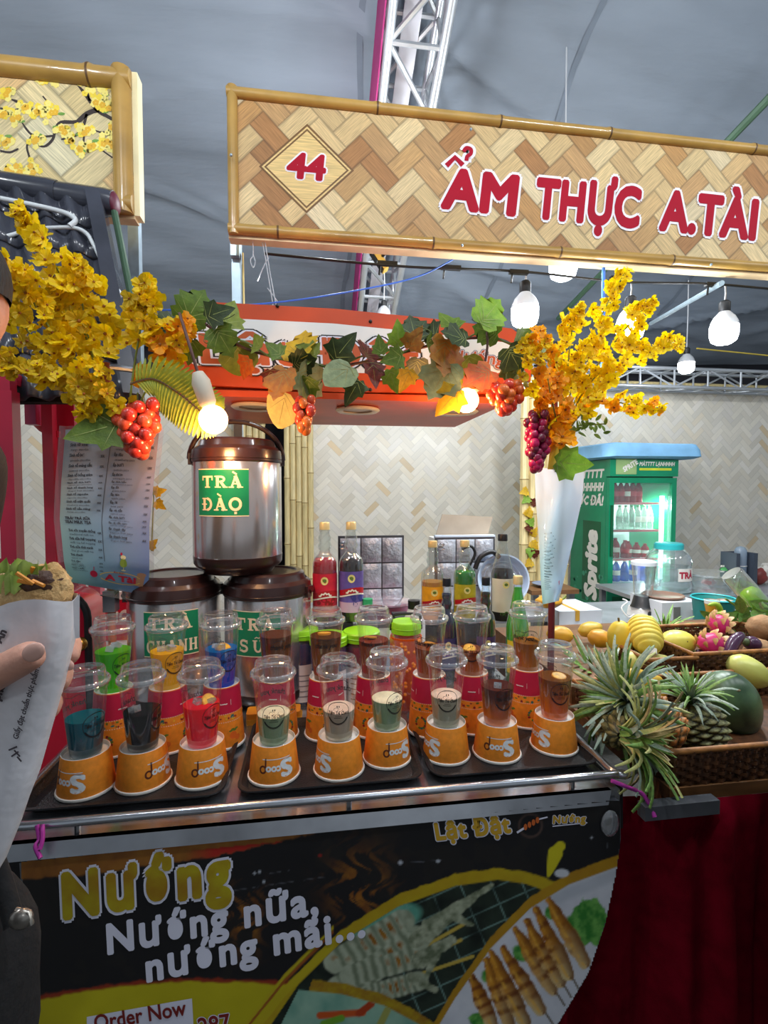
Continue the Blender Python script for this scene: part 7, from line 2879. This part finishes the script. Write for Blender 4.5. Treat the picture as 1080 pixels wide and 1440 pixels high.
for pts, r_, lb in (([(1043, 893, 1.50), (1034, 900, 1.49), (1027, 914, 1.48), (1022, 928, 1.47)], .020, 'curved purple eggplant standing up beside the dragon fruit'), ([(978, 918, 1.56), (992, 922, 1.54), (1008, 928, 1.52)], .018, 'dark eggplant lying under the dragon fruit'), ([(1050, 903, 1.54), (1058, 905, 1.54), (1066, 908, 1.54)], .026, 'round purple eggplant at the edge of the sapodilla basket')):
    P = smooth_path([atY(x, y, Y) for x, y, Y in pts], 5)
    n = len(P)
    t = thing('eggplant', lb, 'eggplant', P[-1], 'eggplants')
    obj('flesh', MB().tube(P, [r_*(.35+.65*math.sin(PI*min(1, (i+1.2)/(n+1.0)))**.6) for i in range(n)], 12), M_EGG, t, 180)
    obj('calyx', MB().ball(P[0], r_*.55, 10, 6), mat('calyx', '4a5a34', .6), t, 180)
M_SAP = mat('sapodilla_skin', 'a07a54', .8, var=.12, vscale=25, bump=.2, bscale=120)
for k, (px, py, Y, r_, lb) in enumerate(((1072, 882, 1.66, (.058, .05, .046), 'smooth brown sapodilla, topmost in the right basket'), (1066, 915, 1.56, (.048, .044, .042), 'rough brown sapodilla at the front of the right basket'), (1078, 902, 1.72, (.05, .045, .036), 'sapodilla half hidden at the right picture edge'), (1012, 868, 1.95, (.04, .036, .034), 'pale brown sapodilla behind the dragon fruit'), (1050, 890, 1.86, (.046, .04, .034), 'sapodilla under the green leaf bunch'))):
    frt('sapodilla', px, py, Y, r_, M_SAP, lb, 'fruit', None, .05, k+30, 'sapodillas')

# bunch of long leaves over the sapodillas
t = thing('leaf_bunch', 'bunch of long green leaves lying over the sapodillas', 'leaves', atY(1055, 855, 1.85))
o_ = LOC[t.name]
lv = leaf_mesh('leaf', mat('long_leaf', '8ab45a', .45, col2='5f8a44', vscale=8), V_LT, 'long', 4, .3)
q = random.Random(17)
for k in range(40):
    p = atY(q.uniform(1018, 1095), q.uniform(852, 886), 1.82+q.uniform(-.08, .1))
    link('leaf', lv, t, facing(p, q.choice((150, 120, 165, 200, 240, 280, 300, 20)), q.uniform(.07, .13), (q.uniform(-40, 40), q.uniform(-40, 40)), o_))
obj('twig', MB().tube(smooth_path([atY(1020, 842, 1.84), atY(1050, 860, 1.84), atY(1095, 872, 1.84)], 5), .004, 6), M_FST, t, 60)
# bottle of lime drink lying on the leaves
a, b = atY(1088, 872, 1.80), atY(1028, 806, 1.86)
ax = (b-a).normalized()
Q = Vector((0, 0, 1)).rotation_difference(ax).to_matrix()
L_ = (b-a).length
t = thing('lime_bottle', 'clear bottle of lime green drink lying tilted on the leaf bunch', 'bottle', a)
mb = MB().lathe([(.012, -.02), (.014, .02), (.02, .04), (.043, .08), (.044, L_-.01), (.04, L_), (.001, L_)], 24, a, Q)
obj('glass', mb, clear('bottle_clear', 'f0f6f0', .2, .14), t, 60)
mb = MB().lathe([(.001, .03), (.016, .035), (.038, .08), (.040, L_*.55), (.03, L_*.62), (.001, L_*.66)], 24, a, Q)
obj('drink', mb, drink('lime_drink', 'b8e020', 'a8d418', -.1, .2, .1), t, 60)
# ------------------------------------------------------------------ things at the back of the stall
M_TTOP = mat('worktop_grey', '9a9da2', .4, .3, var=.08)


def table(name, x0, x1, y0, y1, z, label, m=M_TTOP):
    t = thing(name, label, 'table', ((x0+x1)/2, (y0+y1)/2, 0))
    obj('table_top', MB().bbox((x0, y0, z-.03), (x1, y1, z)), m, t)
    for x in (x0+.04, x1-.04):
        for y in (y0+.04, y1-.04):
            obj('leg', MB().bbox((x-.02, y-.02, 0), (x+.02, y+.02, z-.03)), M_SSD, t)
    return t


BT = .84
table('work_table', -.15, 1.25, 2.45, 2.95, BT, 'grey work table inside the stall under the foil panels')
table('prep_table', 1.02+.28, 2.75, 2.45, 3.05, .76, 'grey metal table carrying the blender and the white juicer')
table('rear_table', 2.4, 5.4, 3.35, 3.95, .70, 'long cluttered table in front of the bare wall at right')
BTE, PTE, RTE = BT+.0006, .7606, .7006

M_FOIL = mat('foil_pad', 'b4b8c2', .3, .35, var=.12, vscale=30, bump=.6, bscale=45)
M_FRMB = mat('foil_frame', '3c3c42', .6)
for x0, y0, x1, y1, nc, nr, Y, lb in ((478, 755, 566, 851, 3, 3, 2.62, 'square-padded silver foil panel behind the purple syrup bottle'), (614, 757, 694, 846, 3, 3, 2.66, 'square-padded silver foil panel below the cardboard flap')):
    a, b = atY(x0, y1, Y), atY(x1, y0, Y)
    zb = BTE
    t = thing('foil_panel', lb, 'panel', ((a.x+b.x)/2, Y, zb), 'silver foil panels')
    obj('backing', MB().bbox((a.x-.008, Y, zb), (b.x+.008, Y+.02, b.z+.008)), M_FRMB, t)
    w_, h_ = (b.x-a.x)/nc, (b.z-zb)/nr
    for i in range(nc):
        for j in range(nr):
            xc, zc_ = a.x+(i+.5)*w_, zb+(j+.5)*h_
            mb = MB().grid(lambda u, v: (xc+(u-.5)*w_*.95, Y-.003-.012*(1-(2*u-1)**4)*(1-(2*v-1)**4)-.002*math.sin(u*14+i*3+j)*math.sin(v*11+j*2), zc_+(v-.5)*h_*.95), 6, 6, False)
            obj('foil_pad', mb, M_FOIL, t, 180)
    for k in range(2):
        obj('binder_ring', MB().tube([(a.x+.02+.02*math.cos(s*PI/4), Y-.014, b.z-.03-k*.02+.008*math.sin(s*PI/4)) for s in range(8)], .002, 5, closed=True), M_SS, t, 60)
# open carton with its flap standing up
Y = 2.74
a, b = atY(618, 758, Y), atY(690, 757, Y)
t = thing('open_carton', 'white carton with an upright brown cardboard flap behind the foil panel', 'carton', ((a.x+b.x)/2, Y, BTE))
M_CARD = mat('cardboard', 'a89a88', .8, var=.06)
obj('carton_box', MB().bbox((a.x-.02, Y, BTE), (b.x+.02, Y+.18, a.z-.0)), M_PAPW, t)
obj('carton_lip', MB().bbox((a.x-.025, Y-.006, a.z), (b.x+.025, Y+.03, a.z+.02)), mat('carton_blue', 'c4d0e0', .6), t)
obj('flap', MB().prism([atY(613, 752, Y+.05), atY(686, 752, Y+.05), atY(693, 727, Y+.05), atY(622, 723, Y+.05)], (0, .006, 0)), M_CARD, t)
# colander, pan
c = atY(708, 820, 2.58)
t = thing('colander', 'pale blue plastic colander leaning beside the foil panel', 'colander', (c.x, c.y, BTE))
Mr = RX(75, 'X') @ RX(-12, 'Y')
obj('bowl', MB().lathe([(.135, 0), (.14, -.004), (.14, .004), (.132, .002), (.12, -.035), (.09, -.06), (.001, -.066)], 32, c+Vector((0, 0, .02)), Mr), mat('plastic_paleblue', 'b4c6dc', .4), t, 50)
for k in range(5):
    obj('ring_ridge', MB().tube([c+Vector((0, 0, .02))+Mr @ Vector(((.03+.018*k)*math.cos(s*PI/12), (.03+.018*k)*math.sin(s*PI/12), -.0655+.002*k*k)) for s in range(24)], .002, 5, closed=True), MATS['plastic_paleblue'], t, 60)
t = thing('black_pan', 'black pan with looped handle hung on the foil panel', 'pan', atY(672, 800, 2.57))
obj('handle', MB().tube(smooth_path([atY(650, 772, 2.6), atY(662, 768, 2.6), atY(668, 778, 2.6), atY(662, 792, 2.6), atY(655, 806, 2.6)], 5), .008, 8), M_BLKP, t, 60)
obj('pan_rim', MB().tube(smooth_path([atY(668, 800, 2.6), atY(676, 783, 2.6), atY(692, 776, 2.6), atY(702, 784, 2.6)], 5), .014, 8), M_BLKP, t, 60)
t = thing('pink_tub', 'pink plastic tub with clear lid behind the orange pearl jar', 'tub', (atY(545, 845, 2.52).x, 2.54, BTE))
c = Vector((atY(545, 845, 2.52).x, 2.54, BTE))
obj('tub', MB().lathe([(.001, 0), (.10, 0), (.125, .08), (.128, .082)], 24, c), mat('tub_pink', 'd87a9a', .4), t, 40)
obj('lid', MB().lathe([(.13, .08), (.13, .09), (.11, .098), (.001, .1)], 24, c), clear('tub_lid', 'f4e8f0', .15, .2), t, 40)

# small things between the cart and the fruit
M_BOXW = mat('carton_white', 'cdd2d8', .6, var=.03)
a, b = atY(786, 893, 2.52), atY(842, 858, 2.52)
t = thing('white_carton', 'white carton sealed with tan tape left of the drinks fridge', 'carton', ((a.x+b.x)/2, 2.6, PTE))
obj('box', MB().bbox((a.x, 2.52, PTE), (b.x+.02, 2.8, b.z)), M_BOXW, t)
xm = atY(812, 860, 2.52).x
obj('tape', MB().bbox((xm-.012, 2.517, b.z-.055), (xm+.012, 2.8, b.z+.001)), mat('tape_tan', 'c89a3c', .4), t)
table('side_table', cx(745, 3.2), cx(792, 3.2)+.1, 3.15, 3.5, atY(770, 828, 3.2).z, 'small brown table behind the rolled menu', M_WOOD)
c = atY(768, 826, 3.25)
t = thing('blue_plate', 'grey blue plate on the small brown table', 'plate', (c.x+.02, 3.28, atY(770, 828, 3.2).z+.0006))
c = Vector((c.x+.02, 3.28, atY(770, 828, 3.2).z+.0006))
obj('plate', MB().lathe([(.001, .004), (.06, .004), (.10, .018), (.102, .02), (.10, .022), (.06, .008), (.001, .008)], 24, c), mat('plate_blue', '6f7f9a', .3), t, 60)
obj('rim_line', MB().tube([c+Vector((.101*math.cos(k*PI/12), .101*math.sin(k*PI/12), .021)) for k in range(24)], .002, 5, closed=True), M_SSD, t, 60)
t = thing('papaya_half', 'orange yellow cut fruit behind the last tea cup', 'fruit', atY(772, 848, 2.5))
mb = MB()
lumpy(mb, atY(772, 846, 2.5), (.075, .05, .035), .06, 3)
obj('flesh', mb, MO, t, 180)
obj('stalk', MB().tube([atY(788, 846, 2.5), atY(796, 838, 2.5)], .006, 6), M_FST, t)
# poster picture and garland bits on the pole behind the menu
t = thing('hanging_sprig', 'yellow green artificial sprig hanging on the bamboo behind the rolled menu', 'artificial leaf', atY(745, 770, 3.7))
o_ = LOC[t.name]
q = random.Random(3)
obj('stem', MB().tube([atY(748, 690, 3.985), atY(744, 740, 3.985), atY(748, 790, 3.985)], .004, 6), M_FST, t)
for k in range(12):
    p = atY(745+q.uniform(-5, 6), 690+k*9, 3.96)
    link('leaf', LEAF[('yellow', 'bright', 'red', 'yellow')[k % 4], 'ivy'], t, facing(p, q.uniform(0, 360), .09, (10, 10), o_))
t = thing('hanging_sprig', 'yellow artificial sprig peeping out behind the left menu edge', 'artificial leaf', atY(217, 700, 1.6))
o_ = LOC[t.name]
obj('stem', MB().tube([atY(212, 660, 1.58), atY(216, 700, 1.58), atY(213, 775, 1.58)], .002, 6), M_FST, t)
for px, py, an in ((222, 692, 10), (225, 705, -40), (214, 770, 40)):
    link('leaf', LEAF['yellow', 'ivy'], t, facing(atY(px-6, py, 1.57), an, .04, (10, 10), o_))

# blender
c = Vector((cx(914, 2.62), 2.66, PTE))
t = thing('blender', 'white based blender with clear jug in front of the drinks fridge', 'blender', c)
P = lambda n, mb, m, sm=40, par=None: link(n, mb.mesh(n, m, sm), par or t)
P('base', MB().lathe([(.001, 0), (.088, 0), (.085, .02), (.078, .055), (.07, .06)], 4, M=RX(45, 'Z')), M_PAPW, 20)
P('motor_collar', MB().lathe([(.07, .058), (.062, .07), (.05, .12), (.046, .125), (.001, .125)], 20), M_BLKP)
jg = P('jug', MB().lathe([(.045, .125), (.05, .14), (.058, .22), (.066, .305), (.068, .31)], 20), clear('jug_glass', 'eef4f4', .2, .12))
P('jug_lid', MB().lathe([(.07, .305), (.07, .325), (.05, .332), (.001, .334)], 20), mat('lid_frost', 'd8dce0', .4), 40)
P('jug_handle', MB().tube(smooth_path([(.066, 0, .29), (.105, 0, .28), (.105, 0, .2), (.056, 0, .17)], 5), .008, 8), M_LID, 60, jg)
P('dial', MB().tube([(0, -.062, .03), (0, -.072, .03)], .014, 14), M_BLKP)
P('power_cord', MB().tube(smooth_path([(-.07, -.02, .02), (-.12, -.04, .01), (-.15, -.02, .06), (-.1, .0, .09), (-.11, .03, .1)], 5), .004, 6), M_PAPW, 60)
# juicer / white machine with brown tray
a, b = atY(930, 893, 2.5), atY(986, 846, 2.5)
t = thing('juice_machine', 'white machine with a brown tray on top right of the blender', 'machine', ((a.x+b.x)/2, 2.6, PTE))
obj('housing', MB().bbox((a.x, 2.5, PTE), (b.x, 2.78, b.z)), mat('machine_white', 'd9dadc', .35), t)
obj('front_panel', MB().bbox((a.x+.07, 2.495, PTE+.02), (a.x+.11, 2.5, PTE+.09)), mat('panel_grey', '7a7672', .4), t)
obj('chute', MB().bbox((b.x-.055, 2.47, PTE+.07), (b.x-.025, 2.5, b.z)), MATS['machine_white'], t)
cxm = (a.x+b.x)/2
obj('tray', MB().lathe([(.001, .0), (.10, 0), (.112, .012), (.115, .014), (.11, .018), (.098, .008), (.001, .006)], 28, (cxm-.01, 2.64, b.z)), mat('tray_brown', '8a6a58', .4), t, 50)
# water jar with turquoise lid
c = Vector((cx(955, 3.5), 3.6, RTE))
t = thing('water_jar', 'big clear water jar with turquoise lid and a red-lettered label', 'jar', c)
P('jar_wall', MB().lathe([(.001, .002), (.15, 0), (.165, .01)]+[(.165+.004*math.sin(k*1.5), .02+k*.024) for k in range(10)]+[(.155, .29), (.11, .335), (.095, .34)], 32), clear('jar_clear', 'e8f0f0', .2, .16))
P('water', MB().lathe([(.001, .006), (.158, .008), (.158, .2), (.001, .2)], 28), clear('jar_water', 'dce8ea', .1, .12))
P('lid', MB().lathe([(.10, .335), (.105, .338), (.105, .375), (.095, .385), (.001, .386)], 28), mat('lid_turquoise', '2fb4b8', .4))
f = cone_fn(.168, .168, .4, .001, math.atan2(-c.x, c.y)*0-.25)
f2 = cone_fn(.168, .168, .4, .002, -.25)
mb = MB()
rect_fn(mb, .0, .10, .15, .20, f, 8)
lb = P('label', mb, M_PAPW, 180)
mb = MB()
text_fn(mb, 'TRÀ', f2, .01, .125, .05, .05, width=.125, res=2)
P('label_lettering', mb, MATS['menu_red'], None, lb)
# cups, teal tub and clear tub behind the fruit
for px, py, Y, lb in ((1001, 862, 2.3, 'orange paper cup in front of the teal tub'), (1019, 862, 2.32, 'orange paper cup half hidden by the leaf bunch')):
    c = atY(px, py, Y)
    t = thing('small_cup', lb, 'paper cup', c, 'orange cups behind the fruit')
    P('cup_body', MB().lathe([(.001, 0), (.026, 0), (.036, .05)], 20), MO)
    P('cup_band', MB().lathe([(.0362, .05), (.039, .068), (.037, .069)], 20), M_PAPW)
c = atY(1002, 880, 2.36)
t = thing('teal_tub', 'teal plastic tub behind the orange paper cups', 'tub', c)
P('tub', MB().lathe([(.001, 0), (.085, 0), (.1, .14), (.104, .15)], 24), mat('tub_teal', '2a8a84', .4))
P('rim', MB().lathe([(.104, .146), (.108, .15), (.104, .156), (.1, .152)], 24), MATS['lid_turquoise'])
single('tub_stand', MB().bbox((c.x-.12, 2.27, .7606), (c.x+.16, 2.48, c.z-.0008)), M_FRMB, 'dark crate under the teal tub and the orange cups', 'crate')
c = Vector((cx(1010, 3.5), 3.55, RTE))
t = thing('clear_tub', 'wide clear plastic tub right of the water jar', 'tub', c)
P('tub', MB().lathe([(.001, .002), (.17, 0), (.19, .13), (.2, .135)], 28), clear('tub_clear', 'e4ecec', .2, .2))
P('lid', MB().lathe([(.2, .13), (.2, .145), (.001, .15)], 28), clear('tub_clear_lid', 'e4ecec', .2, .3))
# clutter on the rear table
q = random.Random(6)
z = RTE
for px, c_, lb, w_, h_ in ((1000, 'b8342a', 'small red packet on the rear table', .12, .06), (1014, 'b89a3a', 'yellow packet on the rear table', .12, .08), (1022, '3f8a4a', 'green packet standing on the rear table', .10, .16), (1030, 'c04a5a', 'pink packet behind the lime bottle', .10, .19), (1072, '8a3a34', 'dark red packet beside the dark crate', .14, .14), (1079, 'c8c2ba', 'pale packet at the right end of the rear table', .1, .17)):
    t = thing('food_packet', lb, 'packet', (cx(px, 3.72), 3.72, z), 'packets on the rear table')
    mb = MB()
    lumpy(mb, (0, 0, h_/2+.003), (w_/2, .05, h_/2), .06, px, 12, 8)
    P('packet', mb, mat('packet_'+c_, c_, .4, var=.15, vscale=14), 180)
    P('seal', MB().box((0, 0, h_+.006), (w_*.7, .008, .014)), M_PAPW)
a, b = atY(1034, 838, 3.6), atY(1066, 778, 3.6)
t = thing('dark_crate', 'tall dark grey crate on the rear table holding a clear bottle', 'crate', ((a.x+b.x)/2, 3.66, RTE))
M_CRT = mat('crate_grey', '3c4450', .6)
for x0, x1, y0, y1 in ((a.x, a.x+.035, 3.6, 3.76), (b.x-.035, b.x, 3.6, 3.76), (a.x+.036, b.x-.036, 3.74, 3.76)):
    obj('side', MB().bbox((x0, y0, RTE), (x1, y1, b.z)), M_CRT, t)
obj('bottom', MB().bbox((a.x+.036, 3.6, RTE), (b.x-.036, 3.739, RTE+.012)), M_CRT, t)
c = Vector(((a.x+b.x)/2, 3.665, RTE+.0126))
t = thing('big_bottle', 'clear bluish water bottle standing in the dark crate', 'bottle', c)
hh = atY(1050, 768, 3.66).z-c.z
P('bottle_wall', MB().lathe([(.001, 0), (.042, 0), (.045, .01), (.045, hh*.82), (.043, hh*.9), (.03, hh*.97), (.001, hh)], 20), drink('water_blue', 'c4d4e4', 'a8bcd4', 0, .3, .35))
P('ribs', MB().tube([(.046*math.cos(k*PI/10), .046*math.sin(k*PI/10), hh*.5) for k in range(20)], .003, 5, closed=True), M_PAPW, 60)

# ------------------------------------------------------------------ drinks fridge
FY, FX0, FX1, FD, FH = 4.05, cx(855, 4.05), cx(949, 4.05), .62, 1.775
M_FG = mat('fridge_green', '0a8a60', .3, var=.05, coat=.3)
M_FGD = mat('fridge_green_dark', '0a5c38', .3, coat=.3)
M_FIN = mat('fridge_inside', 'dfe6ea', .4)
fr_ = thing('drinks_fridge', 'green glass-door drinks fridge with white lettering against the back wall', 'fridge', ((FX0+FX1)/2, FY+.3, 0))
W_ = .045
obj('side_panel', MB().bbox((FX0, FY+.03, .0), (FX0+.04, FY+FD, FH)), M_FG, fr_)
obj('side_panel', MB().bbox((FX1-.04, FY+.03, .0), (FX1, FY+FD, FH)), M_FG, fr_)
obj('back_panel', MB().bbox((FX0+.04, FY+FD-.04, .0), (FX1-.04, FY+FD, FH)), M_FIN, fr_)
z_h = atY(900, 672, FY).z
z_b = atY(900, 828, FY).z
obj('roof_panel', MB().bbox((FX0+.04, FY+.03, z_h), (FX1-.04, FY+FD-.04, FH)), M_FG, fr_)
hd_ = obj('header_box', MB().bbox((FX0-.004, FY-.03, z_h+.012), (FX1+.004, FY+.029, FH)), M_FG, fr_)
obj('bottom_panel', MB().bbox((FX0, FY-.01, .05), (FX1, FY+.029, z_b-.012)), M_FG, fr_)
obj('lower_trim', MB().bbox((FX0+.05, FY-.016, .2), (FX1-.05, FY-.011, z_b-.06)), M_FGD, fr_)
obj('plinth', MB().bbox((FX0+.041, FY+.03, .0), (FX1-.041, FY+FD-.041, z_b-.02)), M_FGD, fr_)
# door: frame of four bars and a glass pane
for n, (x0, x1, z0, z1) in enumerate(((FX0, FX0+W_, z_b, z_h), (FX1-W_, FX1, z_b, z_h), (FX0+W_, FX1-W_, z_b, z_b+.055), (FX0+W_, FX1-W_, z_h-.045, z_h))):
    obj('door_frame', MB().bbox((x0, FY-.02, z0), (x1, FY+.025, z1)), M_FG, fr_)
obj('glass_pane', MB().bbox((FX0+W_, FY, z_b+.055), (FX1-W_, FY+.004, z_h-.045)), clear('fridge_glass', 'f2f8f6', .1, .05), fr_)
obj('led_strip', MB().bbox((FX1-W_-.05, FY+.05, z_b+.07), (FX1-W_-.02, FY+.07, z_h-.16)), glow('fridge_led', 'e8fbff', 7.0), fr_)
obj('inner_floor', MB().bbox((FX0+.041, FY+.03, z_b-.0195), (FX1-.041, FY+FD-.041, z_b+.05)), M_FIN, fr_)
obj('door_handle', MB().bbox((FX0+.012, FY-.045, z_b+.3), (FX0+.028, FY-.02, z_b+.75)), M_FGD, fr_)
lamp('fridge_light', (FX1-.16, FY+.14, (z_b+z_h)/2+.25), 18, (.93, 1, .98), .05)
lamp('fridge_light', (FX1-.16, FY+.14, (z_b+z_h)/2-.25), 18, (.93, 1, .98), .05)
SHZ = [atY(895, y, FY+.1).z for y in (706, 744, 784, 819)]
M_SHP = mat('shelf_price_rail', 'c86a72', .4)
for k, z in enumerate(SHZ[:3]):
    obj('wire_shelf', MB().bbox((FX0+.045, FY+.07, z-.012), (FX1-W_-.06, FY+.45, z-.004)), M_FIN, fr_)
    obj('price_rail', MB().bbox((FX0+.046, FY+.06, z-.022), (FX1-W_-.062, FY+.068, z-.002)), M_SHP, fr_)
# lettering on the fridge
SF = lambda a, b: (FX0-.0015, FY+FD-a, b)      # left side, reading from back to front
mb = MB()
z1 = atY(828, 672, FY+.3).z
for tx, dz, hh_ in (('MÁTTTTT', 0, .075), ('LẠNHHHHH', -.12, .075), ('CỰC ĐÃ!', -.25, .085)):
    text_fn(mb, tx, SF, .04, z1+dz, hh_, .05, width=.50, res=1, shear=.2)
obj('side_lettering', mb, M_PAPW, fr_)
SV = lambda a, b: (FX0-.0015, FY+FD-.14-b, .62+a)
mb = MB()
text_fn(mb, 'Sprite', lambda a, b: (FX0-.0018, FY+.16+b, .50+a), 0, 0, .2, .06, width=.62, res=2, shear=.1)
obj('brand_lettering', mb, M_PAPW, fr_)
mb = MB()
mb.bbox((FX0-.0012, FY+.1, .46), (FX0, FY+.40, 1.22))
obj('brand_panel', mb, M_FGD, fr_)
q = random.Random(8)
mb = MB()
for k in range(60):
    disc_fn(mb, (FY+.05+q.random()*.52, .3+q.random()**2*.45), q.uniform(.006, .03), lambda a, b: (FX0-.0014, a, b), 8)
o = obj('bubble_print', mb, mat('print_mint', '3f9a78', .4), fr_)
o['kind'] = 'stuff'
HF = lambda a, b: (FX0+a, FY-.032, z_h+.02+b)
wF = FX1-FX0
mb = MB()
text_fn(mb, 'MÁTTTT LẠNHHHH', HF, wF*.42, .085, .036, .04, width=wF*.52, res=1, shear=.15)
text_fn(mb, 'SPRITE', lambda a, b: (FX0+.10+a*.86-b*.5+.03, FY-.0335, z_h+.05+a*.5+b*.86), 0, 0, .045, .05, width=.15, res=1)
obj('header_lettering', mb, M_PAPW, hd_)
mb = MB()
rect_fn(mb, wF*.42, .045, wF*.9, .066, HF, 1)
obj('header_bar', mb, mat('print_lime', 'd0d83a', .4), hd_)
mb = MB()
rect_fn(mb, .05, .015, wF*.38, .195, lambda a, b: (FX0+a, FY-.0315, z_h+.015+b), 1)
obj('header_picture', mb, mat('print_sage', '9ab87a', .4), hd_)
# blue cover lying on top
mb = MB()
bx = ((FX0+FX1)/2, FY+.3)


def cov(u, v):
    x = FX0-.10+u*(FX1-FX0+.30)
    return x, v


rings = [rrect(bx[0]+.05, bx[1]-.02, .42, .36, .07, FH+.002), rrect(bx[0]+.06, bx[1]-.02, .47, .40, .09, FH+.02), rrect(bx[0]+.05, bx[1]-.02, .465, .40, .10, FH+.08), rrect(bx[0]+.03, bx[1]-.02, .455, .39, .10, FH+.125), rrect(bx[0]+.02, bx[1]-.02, .43, .37, .09, FH+.135)]
loft(mb, rings)
mb.v = [(x+.008*math.sin(z*60+y*9), y+.008*math.sin(x*14+z*40), z+.006*math.sin(x*17+y*5)*(1 if z > FH+.01 else 0)+(.003 if z <= FH+.01 else 0)) for x, y, z in mb.v]
single('blue_cover', mb, mat('cover_blue', '8cc6f2', .6, bump=.3, bscale=14), 'folded light blue cover lying on top of the drinks fridge', 'cover', smooth=60)

# bottles and cans in the fridge
M_COLA, M_CLB, M_WBL, M_SPC = drink('cola_red', 'd01c34', 'b01428', 0, .3, .05), clear('bottle_pale', 'd8ece0', .2, .3), drink('bottle_blue', '2a6ac8', '3a7ad8', 0, .2, .1), mat('bottle_green_cap', '2a8a4a', .4)


def fbottle(x, y, z, m, cap, lab, h, r_, label, lay=None):
    t = thing('fridge_bottle', label, 'bottle', (x, y, z), 'bottles and cans in the drinks fridge')
    if lay is not None:
        t.rotation_euler = (0, R(90), R(lay))
        t.location.z = z+r_+.001
    P_ = lambda n, mb, mm, sm=40: link(n, mb.mesh(n, mm, sm), t)
    P_('bottle_body', MB().lathe([(.001, 0), (r_*.9, .001), (r_, h*.06), (r_*.96, h*.35), (r_, h*.6), (r_*.8, h*.75), (r_*.38, h*.9), (r_*.36, h*.95)], 14), m)
    P_('bottle_cap', MB().lathe([(r_*.42, h*.93), (r_*.42, h), (.001, h*1.005)], 12), cap)
    P_('bottle_label', MB().lathe([(r_*1.01, h*.3), (r_*1.02, h*.31), (r_*1.02, h*.52), (r_*1.01, h*.53)], 14), lab)


xs0, xs1 = FX0+.09, FX1-W_-.10
yb = FY+.13
nm = ['first', 'second', 'third', 'fourth', 'fifth', 'sixth', 'seventh']
for k in range(6):
    fbottle(xs0+(xs1-xs0-.12)*k/5, yb, SHZ[0]-.0036, M_COLA, M_RED, mat('cola_label', 'c83040', .4) if k % 3 else M_PAPW, .19, .033, 'red drink on the top fridge shelf, %s from the left' % nm[k])
fbottle(xs0, yb, SHZ[1]-.0036, M_COLA, M_RED, M_PAPW, .19, .042, 'single red drink on the second fridge shelf')
for k in range(6):
    fbottle(xs0+.11+(xs1-xs0-.11)*k/5, yb, SHZ[1]-.0036, M_CLB, M_SPC, M_PAPW if k > 2 else M_CLB, .22, .032, 'clear bottle on the second fridge shelf, %s after the red one' % nm[k])
for k in range(6):
    if k < 3:
        fbottle(xs0+.085*k, yb+.02*(k % 2), SHZ[2]-.0036, M_COLA, M_RED, M_PAPW if k == 1 else MATS['cola_label'], .20-.02*k, .040, 'red drink on the third fridge shelf, %s from the left' % nm[k])
    else:
        fbottle(xs0+.085*k-.05, yb+.01, SHZ[2]-.0036, M_COLA, M_RED, M_PAPW, .15-.012*(k-3), .036, 'short red drink on the third fridge shelf, %s from the left' % nm[k])
for k in range(5):
    fbottle(xs0+.085*k, yb, z_b+.0506, M_WBL, M_PAPW, M_PAPW if k % 2 else M_WBL, .19, .036, 'blue bottle on the lowest fridge shelf, %s from the left' % nm[k])
